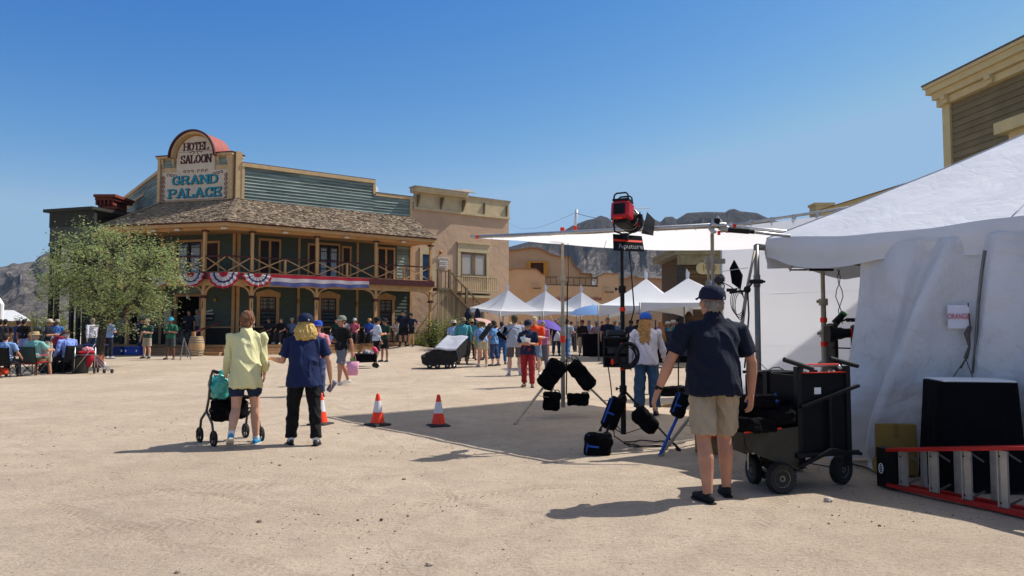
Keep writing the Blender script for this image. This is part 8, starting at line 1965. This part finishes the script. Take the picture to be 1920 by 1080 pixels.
for x in (tx(806), tx(820), tx(838), tx(850)):
    M = W @ Matrix.Translation((x, -.46 if x not in (tx(820),) else -.5, .1)) @ Matrix.Rotation(pi/2, 4, 'X'); mb = MB(M); mb.lathe([(.03, -.03), (.085, -.03), (.1, 0), (.085, .03), (.03, .03)], 18); o = part("wheel", mb, RUBBER, tc_, True, ang=40)
    mb = MB(M); mb.lathe([(.005, .028), (.04, .04), (.005, .045)], 12); part("rim", mb, STEEL, o, True)
# long black bag on the bent woman's back
hb_ = BAGW['W'] @ BAGW['tp']((.05, -.22, .16*1.68)); mb = MB(Matrix.Translation(hb_+Vector((0.05, -.06, .02))) @ Matrix.Rotation(.62, 4, 'Y')); mb.box((0, 0, 0), (.2, .12, .72), None, .05); mb.box((0, -.065, .12), (.15, .03, .28), None, .01); solo("long_black_bag", mb, mat("bag_black", (.02, .02, .022), .6, .3, 8, .2, 30), "long black padded chair bag slung across the bending woman's back", "bag")
q = DRB['tp']((.0, -.22, -.02)); q = DRB['W'].translation+Vector((.05, -.28, .95)); mb = MB(Matrix.Translation(q)); mb.loft([((0, 0, -.24), .19, .08), ((0, 0, -.1), .18, .1), ((0, 0, .1), .1, .06), ((0, 0, .22), .03, .02)], 16); o = solo("drawstring_bag", mb, cloth('c9c9cf'), "white drawstring bag hanging at the black-jacketed person's side", "bag", smooth=True)
mb = MB(Matrix.Translation(G(1008, 690))); mb.box((.12, .15, .5), (.36, .3, .5)); t_ = thing("shopping_trolley", "green-grey wheeled shopping trolley behind the woman in dark red trousers", "trolley", G(1010, 692)); o = part("basket", mb, mat("trolley_green", hx('4a6258'), .7, .2, 20), t_)
for dx in (-.05, .28):
    M = Matrix.Translation(G(1008, 690)+Vector((dx, .0, .09))) @ Matrix.Rotation(pi/2, 4, 'Y'); mb = MB(M); mb.lathe([(.05, -.02), (.09, -.02), (.09, .02), (.05, .02)], 16); part("wheel", mb, RUBBER, t_, True, ang=40)
# ================================================================== PORCH FURNITURE AND SITTERS
brl = thing("wine_barrel", "pale oak barrel with grey hoops standing at the saloon steps", "barrel", G(368, 668))
b0 = G(368, 668); M = Matrix.Translation(b0); H_ = .93; mb = MB(M); mb.lathe([(.27+.085*sin(pi*i/12), H_*i/12) for i in range(13)], 28); part("staves", mb, mat("oak_staves", hx('b8976a'), .7, .2, 2, .3, 8, stretch=(5, 5, .2)), brl, True, ang=50)
mb = MB(M)
for z in (.05, .17, .28, .65, .76, .87): r = .272+.085*sin(pi*z/H_); mb.lathe([(r, z-.022), (r+.006, z-.02), (r+.006, z+.02), (r, z+.022)], 28, None, False)
part("hoops", mb, mat("hoop_iron", hx('7b7a76'), .5, .1, 9, metal=.4), brl, True)
q = G(352, 668); mb = MB(M); b_ = Vector(q); t_ = thing("wood_post", "short pale timber post with a slanted dark handrail beside the barrel", "railing", q+Vector((0, .3, 0)))
mb = MB(); mb.b2(q.x+.05, q.x+.19, q.y+.25, q.y+.39, .2, 1.35); part("post", mb, mat("pale_timber", hx('b08a5c'), .8), t_); mb = MB(); mb.bar((q.x+.12, q.y+.3, 1.3), (q.x+.75, q.y+2.1, 1.85), .07, .09); part("handrail", mb, MAROON, t_)
g = G(352, 672); tp0 = thing("tripod", "slim silver camera tripod leaning before the saloon steps beside the barrel", "tripod", g)
mb = MB(); apx = P(345, 634, g.y); 
for f in (G(358, 674), G(352, 671), G(338, 675)): mb = MB(); mb.tube([apx, f], .022, 6); part("leg", mb, mat("tripod_grey", hx('6a6a6c'), .4, metal=.5), tp0)
bush("dark leafy potted bouquet with pale blossoms beside the saloon doorway", 343, 640, 38.2, .55, 1.5, 46, 8, leafmat("blossom", 'b9b4ac', '3a4038', .2), .09)
DW2 = mat("dark_chair_wood", hx('35241a'), .7, .2, 5)
def chair_proto():
    t = thing("wooden_chair", "dark wooden porch chair leftmost of the row on the saloon porch", "chair", (0, 0, 0), 0, "dark chairs along the saloon porch"); 
    mb = MB(); mb.box((0, 0, .43), (.46, .44, .04), None, .008); part("seat", mb, DW2, t)
    mb = MB(); mb.b2(-.23, .23, -.24, -.2, .82, .95)
    for x in (-.15, -.05, .05, .15): mb.b2(x-.02, x+.02, -.235, -.21, .45, .82)
    part("backrest", mb, DW2, t)
    for x in (-.2, .2):
        for y in (-.2, .19): mb = MB(); mb.b2(x-.02, x+.02, y-.02, y+.02, 0, .41 if y > 0 else .93); part("leg", mb, DW2, t)
    return t
cp0 = chair_proto()
sitters = [(528, 39.0, '16161a', None, ('short', '6a5a50'), 168, "seated porch person in black, near the first window"), (548, 39.3, '5a6a86', ('bucket', 'b5a88c'), None, 185, "seated porch person in dusty blue and a pale hat right of the first window"),
  (646, 40.2, '8a8c90', None, ('short', '2a1c16'), 190, "seated porch person in grey top just right of the black t-shirt man"), (665, 40.4, 'c25a6a', ('bucket', 'bfc2c0'), None, 180, "seated porch person in coral shirt and pale bucket hat"),
  (693, 41.0, '2f5ab0', ('brim', 'c79a5c'), None, 175, "seated porch person in bright blue shirt and straw hat"), (745, 42.0, 'b4aaa0', None, ('short', '5a4a40'), 190, "seated porch person in pale top left of the porch-end staff"),
  (505, 39.0, '2a2c34', None, ('short', '3a2c24'), 150, "seated porch person in charcoal, leftmost on the right-hand porch"), (631, 40.2, '1c3a34', ('cap', '1c1c20'), None, 170, "seated porch person in dark green and cap behind the black t-shirt man"),
  (262, 39.6, '2c4f9e', None, ('short', '2a1c16'), 160, "seated porch person in cobalt blue in the shade behind the tree"), (238, 40.0, '1e1e22', None, ('short', '1c1410'), 200, "seated porch person in black in the shade behind the tree")]
for i, (px, Y, c, ht, hr, yw, lb) in enumerate(sitters):
    x, y = PY(px, Y); z = ZD
    ra_ = radians(yw)
    if i == 0: cp0.matrix_local = Matrix.Translation((x, y, z)) @ Matrix.Rotation(ra_, 4, 'Z'); WM[cp0.name] = cp0.matrix_local.copy(); cp0['label'] = "dark wooden porch chair under the black-clad sitter by the first window"
    else: place_copy(cp0, (x, y, z), ra_, " ".join(("dark wooden porch chair under the "+lb.replace("seated porch person", "sitter")).split()[:15]))
    person(lb, x, y, 1.68, yw, z=z, legs=SIT, arms=('lap', 'lap'), sit=True, seatz=.47, top=('tee', c), bot=('trousers', random.Random(i).choice(['23242a', '3a3c44', '6a6458'])), shoe='d8d4cc' if i == 0 else '2a2a2a', hat=ht, hair=hr, det=0, sk=random.Random(i).choice('mlt'))
# ================================================================== LEFT GROUP
def camp_chair(lab, x, y, rz, cb_, cs2, s=1):
    t = thing("camp_chair", lab, "camp chair", (x, y, gz(x, y)), rz, "folding camp chairs by the tree"); W = WM[t.name]
    mb = MB(W); mb.grid(lambda u, v: ((u-.5)*.52, -.22-.10*v+.05*sin(pi*u)*-1, .40+.5*v), 8, 6); o = part("backrest", mb, cloth(cb_), t, True); o.modifiers.new("s", 'SOLIDIFY').thickness = .015; bake(o)
    mb = MB(W); mb.grid(lambda u, v: ((u-.5)*.54, -.24+.48*v, .42-.05*sin(pi*u)+.02*v), 8, 6); o = part("seat", mb, cloth(cs2), t, True); o.modifiers.new("s", 'SOLIDIFY').thickness = .02; bake(o)
    mb = MB(W)
    for sx in (-1, 1):
        x_ = sx*.27
        mb.tube([(x_, -.33, .93), (x_, -.22, .42), (x_, -.2, .02)], .012, 6); mb.tube([(x_, .25, .02), (x_, .25, .62)], .012, 6)
        mb.tube([(x_, -.2, .03), (x_, .25, .42)], .01, 6); mb.tube([(x_, .25, .03), (x_, -.22, .42)], .01, 6); mb.tube([(x_, -.22, .03), (-x_, -.24, .42)], .01, 6); mb.tube([(x_, .25, .03), (-x_, .25, .42)], .01, 6)
    part("frame", mb, BLACKM, t)
    for sx in (-1, 1): mb = MB(W); mb.box((sx*.28, .0, .64), (.07, .54, .02)); part("armrest", mb, cloth(cs2), t)
    return t
g = G(63, 704); camp_chair("grey and red camp chair holding the man in the straw hat", g.x, g.y, radians(-8), '34443f', 'b3242c')
person("seated man in mint shirt and straw cowboy hat with his back to the camera", g.x, g.y, 1.76, -8, legs=((80, -4, 14), (80, 2, 10)), arms=('knee', 'table'), sit=True, seatz=.42, b=1.15, head=(-25, 0), top=('tee', '7fb9b0', None, -.0), bot=('shorts', '6a5a44'), shoe='2a2a2a', hat=('cowboy', 'b59c74'), hair=('short', 'b0a090'), det=1)
g = G(8, 708); camp_chair("black camp chair with orange bag beneath at the very left edge", g.x, g.y, radians(5), '1c1a1a', '3c2420')
person("seated person in pale blue shirt cut off by the left edge", g.x, g.y, 1.7, 5, legs=SIT, arms=('knee', 'knee'), sit=True, seatz=.42, b=1.1, top=('tee', '7f9fcf'), bot=('trousers', '22242c'), hair=('short', '2a1c16'), det=0)
mb = MB(Matrix.Translation(g+Vector((-.05, -.1, .2)))); mb.box((0, 0, 0), (.36, .25, .22), None, .04); o = solo("orange_bag", mb, cloth('c8451e'), "orange bag under the black camp chair at the left edge", "bag")
g = G(130, 700); camp_chair("low dark camp chair under the periwinkle shirt man", g.x, g.y, radians(55), '1a1c20', '1a1c20')
person("seated elderly man in periwinkle shirt and brown brim hat leaning forward, facing left", g.x, g.y, 1.78, 68, legs=((84, 12, 6), (84, -2, 6)), lean=16, arms=('lap', 'table'), sit=True, seatz=.45, b=1.2, top=('long', '7f95d8'), bot=('trousers', '12131a'), shoe='1a1a1a', hat=('brim', '6a5140'), hair=('short', 'c0b8ac'), det=1)
g = G(150, 700); mb = MB(Matrix.Translation(g)); mb.loft([((0, 0, 0), .24, .22), ((0, 0, .5), .28, .26)], 20); mb.loft([((0, 0, .49), .3, .28), ((0, 0, .54), .3, .28)], 20); solo("waste_basket", mb, mat("dark_olive_plastic", hx('2b2c22'), .6, .15, 5), "dark olive plastic bin behind the seated man in periwinkle", "bin", smooth=True, ang=40)
g = G(160, 700); wk = thing("red_walker", "silver walker with red seat and bag between the seated man and the tree", "walker", g, .3); W = WM[wk.name]
mb = MB(W)
for x in (-.28, .3):
    mb.tube([(x, -.2, .06), (x, -.15, .85)], .014, 6); mb.tube([(x, .3, .06), (x, -.1, .8)], .014, 6)
mb.tube([(-.28, -.15, .6), (.3, -.15, .6)], .012, 6); mb.tube([(-.28, -.2, .1), (.3, -.2, .95)], .012, 6); part("frame", mb, STEEL, wk, True)
mb = MB(W); mb.box((.03, .0, .68), (.46, .3, .08), None, .03); o = part("seat", mb, cloth('c01f2c'), wk); mb = MB(W); mb.loft([((.05, 0, .2), .08, .08), ((.05, 0, .45), .2, .13), ((.03, 0, .62), .22, .14)], 14); part("bag", mb, cloth('a81a2a'), wk, True)
for x in (-.28, .3):
    for y in (-.2, .3): M = W @ Matrix.Translation((x, y, .09)) @ Matrix.Rotation(pi/2, 4, 'Y'); mb = MB(M); mb.lathe([(.02, -.015), (.09, -.02), (.09, .02), (.02, .015)], 16); part("wheel", mb, RUBBER, wk, True, ang=40)
mb = MB(W); mb.ell((.05, 0, .76), (.16, .12, .08)); o = solo("patterned_cloth", mb, mat("pink_white_cloth", hx('c93a52'), .8, .4, 26, two=hx('d9b9c0')), "pink and white bundle on the red walker's seat", "cloth", smooth=True); remesh(o, .02, 1, .04, .08)
a, b = G(203, 700), P(172, 661, G(203, 700).y+.15); la = thing("folded_trolley", "folded silver luggage trolley leaning against the tree's trunk", "trolley", a)
mb = MB(); sd_ = Vector((.0, .0, 0));
for o_ in (-.1, 0, .1): mb.tube([a+Vector((o_, 0, .08)), b+Vector((o_, 0, 0))], .016, 6)
mb.tube([b+Vector((-.1, 0, 0)), b+Vector((.1, 0, 0))], .016, 6); part("frame", mb, mat("bright_alu", hx('c5c5cc', .9), .3, metal=.8), la, True)
for o_ in (-.13, .12): M = Matrix.Translation(a+Vector((o_, 0, .07))) @ Matrix.Rotation(pi/2, 4, 'Y'); mb = MB(M); mb.lathe([(.02, -.02), (.07, -.02), (.07, .02), (.02, .02)], 14); part("wheel", mb, RUBBER, la, True, ang=40)
q = P(185, 670, 26.6); mb = MB(Matrix.Translation((q.x+.1, 26.45, q.z-.1))); mb.loft([((0, 0, -.18), .13, .12), ((0, 0, .18), .17, .15)], 16); solo("orange_pot", mb, mat("terracotta_orange", hx('b5562a'), .7), "orange bucket hung on the trunk of the mesquite tree", "bucket", smooth=True)
for px, py, c, lb in ((242, 668, '1b3f9a', "royal blue cooler on wheels right of the tree"), (214, 668, '1a2f6a', "darker blue cooler partly behind the tree's trunk")):
    g = G(px, py); t_ = thing("cooler", lb, "cooler", g+Vector((0, .3, 0)), 0, "blue coolers by the tree"); M = Matrix.Translation(g+Vector((0, .3, 0))); mb = MB(M); mb.box((0, 0, .22), (.85, .42, .34), None, .03); part("body", mb, mat("cool_"+c, hx(c), .5, .06, 4), t_); mb = MB(M); mb.box((0, 0, .42), (.88, .45, .07), None, .02); part("lid", mb, mat("cool_"+c, hx(c)), t_)
    mb = MB(M); mb.box((-.2, -.225, .25), (.05, .02, .1)); mb.box((.3, -.225, .25), (.05, .02, .1)); part("latch", mb, WHITE, t_)
g = G(118, 683); ft = thing("folding_table", "folding table under a dark blue cloth behind the seated man", "table", g)
M = Matrix.Translation(g+Vector((0, 1.2, 0))); mb = MB(M); mb.b2(-.9, .9, -.35, .35, .7, .74); part("tabletop", mb, mat("navy_cloth", hx('1a2a5c'), .8), ft)
mb = MB(M); mb.grid(lambda u, v: ((u-.5)*1.8, -.36+.02*sin(u*40)*v, .72-.45*v), 60, 4); part("cloth", mb, mat("navy_cloth", hx('1a2a5c'), .8), ft, True)
for x in (-.8, .8): mb = MB(M); mb.tube([(x, 0, 0), (x, 0, .7)], .02, 6); part("leg", mb, BLACKM, ft)
g = G(100, 686); mb = MB(Matrix.Translation(g+Vector((.25, -.1, .95)))); mb.box((0, 0, 0), (.4, .2, .3), None, .08); o = solo("crimson_bag", mb, cloth('8f2438'), "crimson bag held out by the navy polo person in the cream cap", "bag", smooth=True); remesh(o, .025, 2, .08, .15)
rg = random.Random(31); g = G(112, 700); gb_ = thing("gear_pile", "heap of dark bags on the ground between the two seated men", "luggage", g)
for i in range(5):
    mb = MB(Matrix.Translation(g+Vector((rg.uniform(-.5, .4), rg.uniform(0, .6), .16+.1*(i % 2)))) @ Matrix.Rotation(rg.uniform(-1, 1), 4, 'Z')); mb.box((0, 0, 0), (.4, .3, .3), None, .08); o = part("bag", mb, BLACKC if i % 2 else cloth('262a30'), gb_, True); remesh(o, .03, 2, .06, .15)
bpy.data.scenes.remove(_tsc)
# ================================================================== HAZE
hm = bpy.data.materials.new("thin_air"); hm.use_nodes = True; nt = hm.node_tree; nt.nodes.clear()
pv = nt.nodes.new("ShaderNodeVolumePrincipled"); mo = nt.nodes.new("ShaderNodeOutputMaterial"); nt.links.new(pv.outputs[0], mo.inputs["Volume"])
pv.inputs["Color"].default_value = (.62, .78, 1, 1); pv.inputs["Density"].default_value = .0001; pv.inputs["Anisotropy"].default_value = .1
mb = MB(); mb.b2(-2700, 2700, -320, 2300, -4, 262); o = part("haze", mb, hm, None, local=True); tag(o, kind='stuff')
sc.cycles.volume_bounces = 0; sc.cycles.volume_step_rate = 8
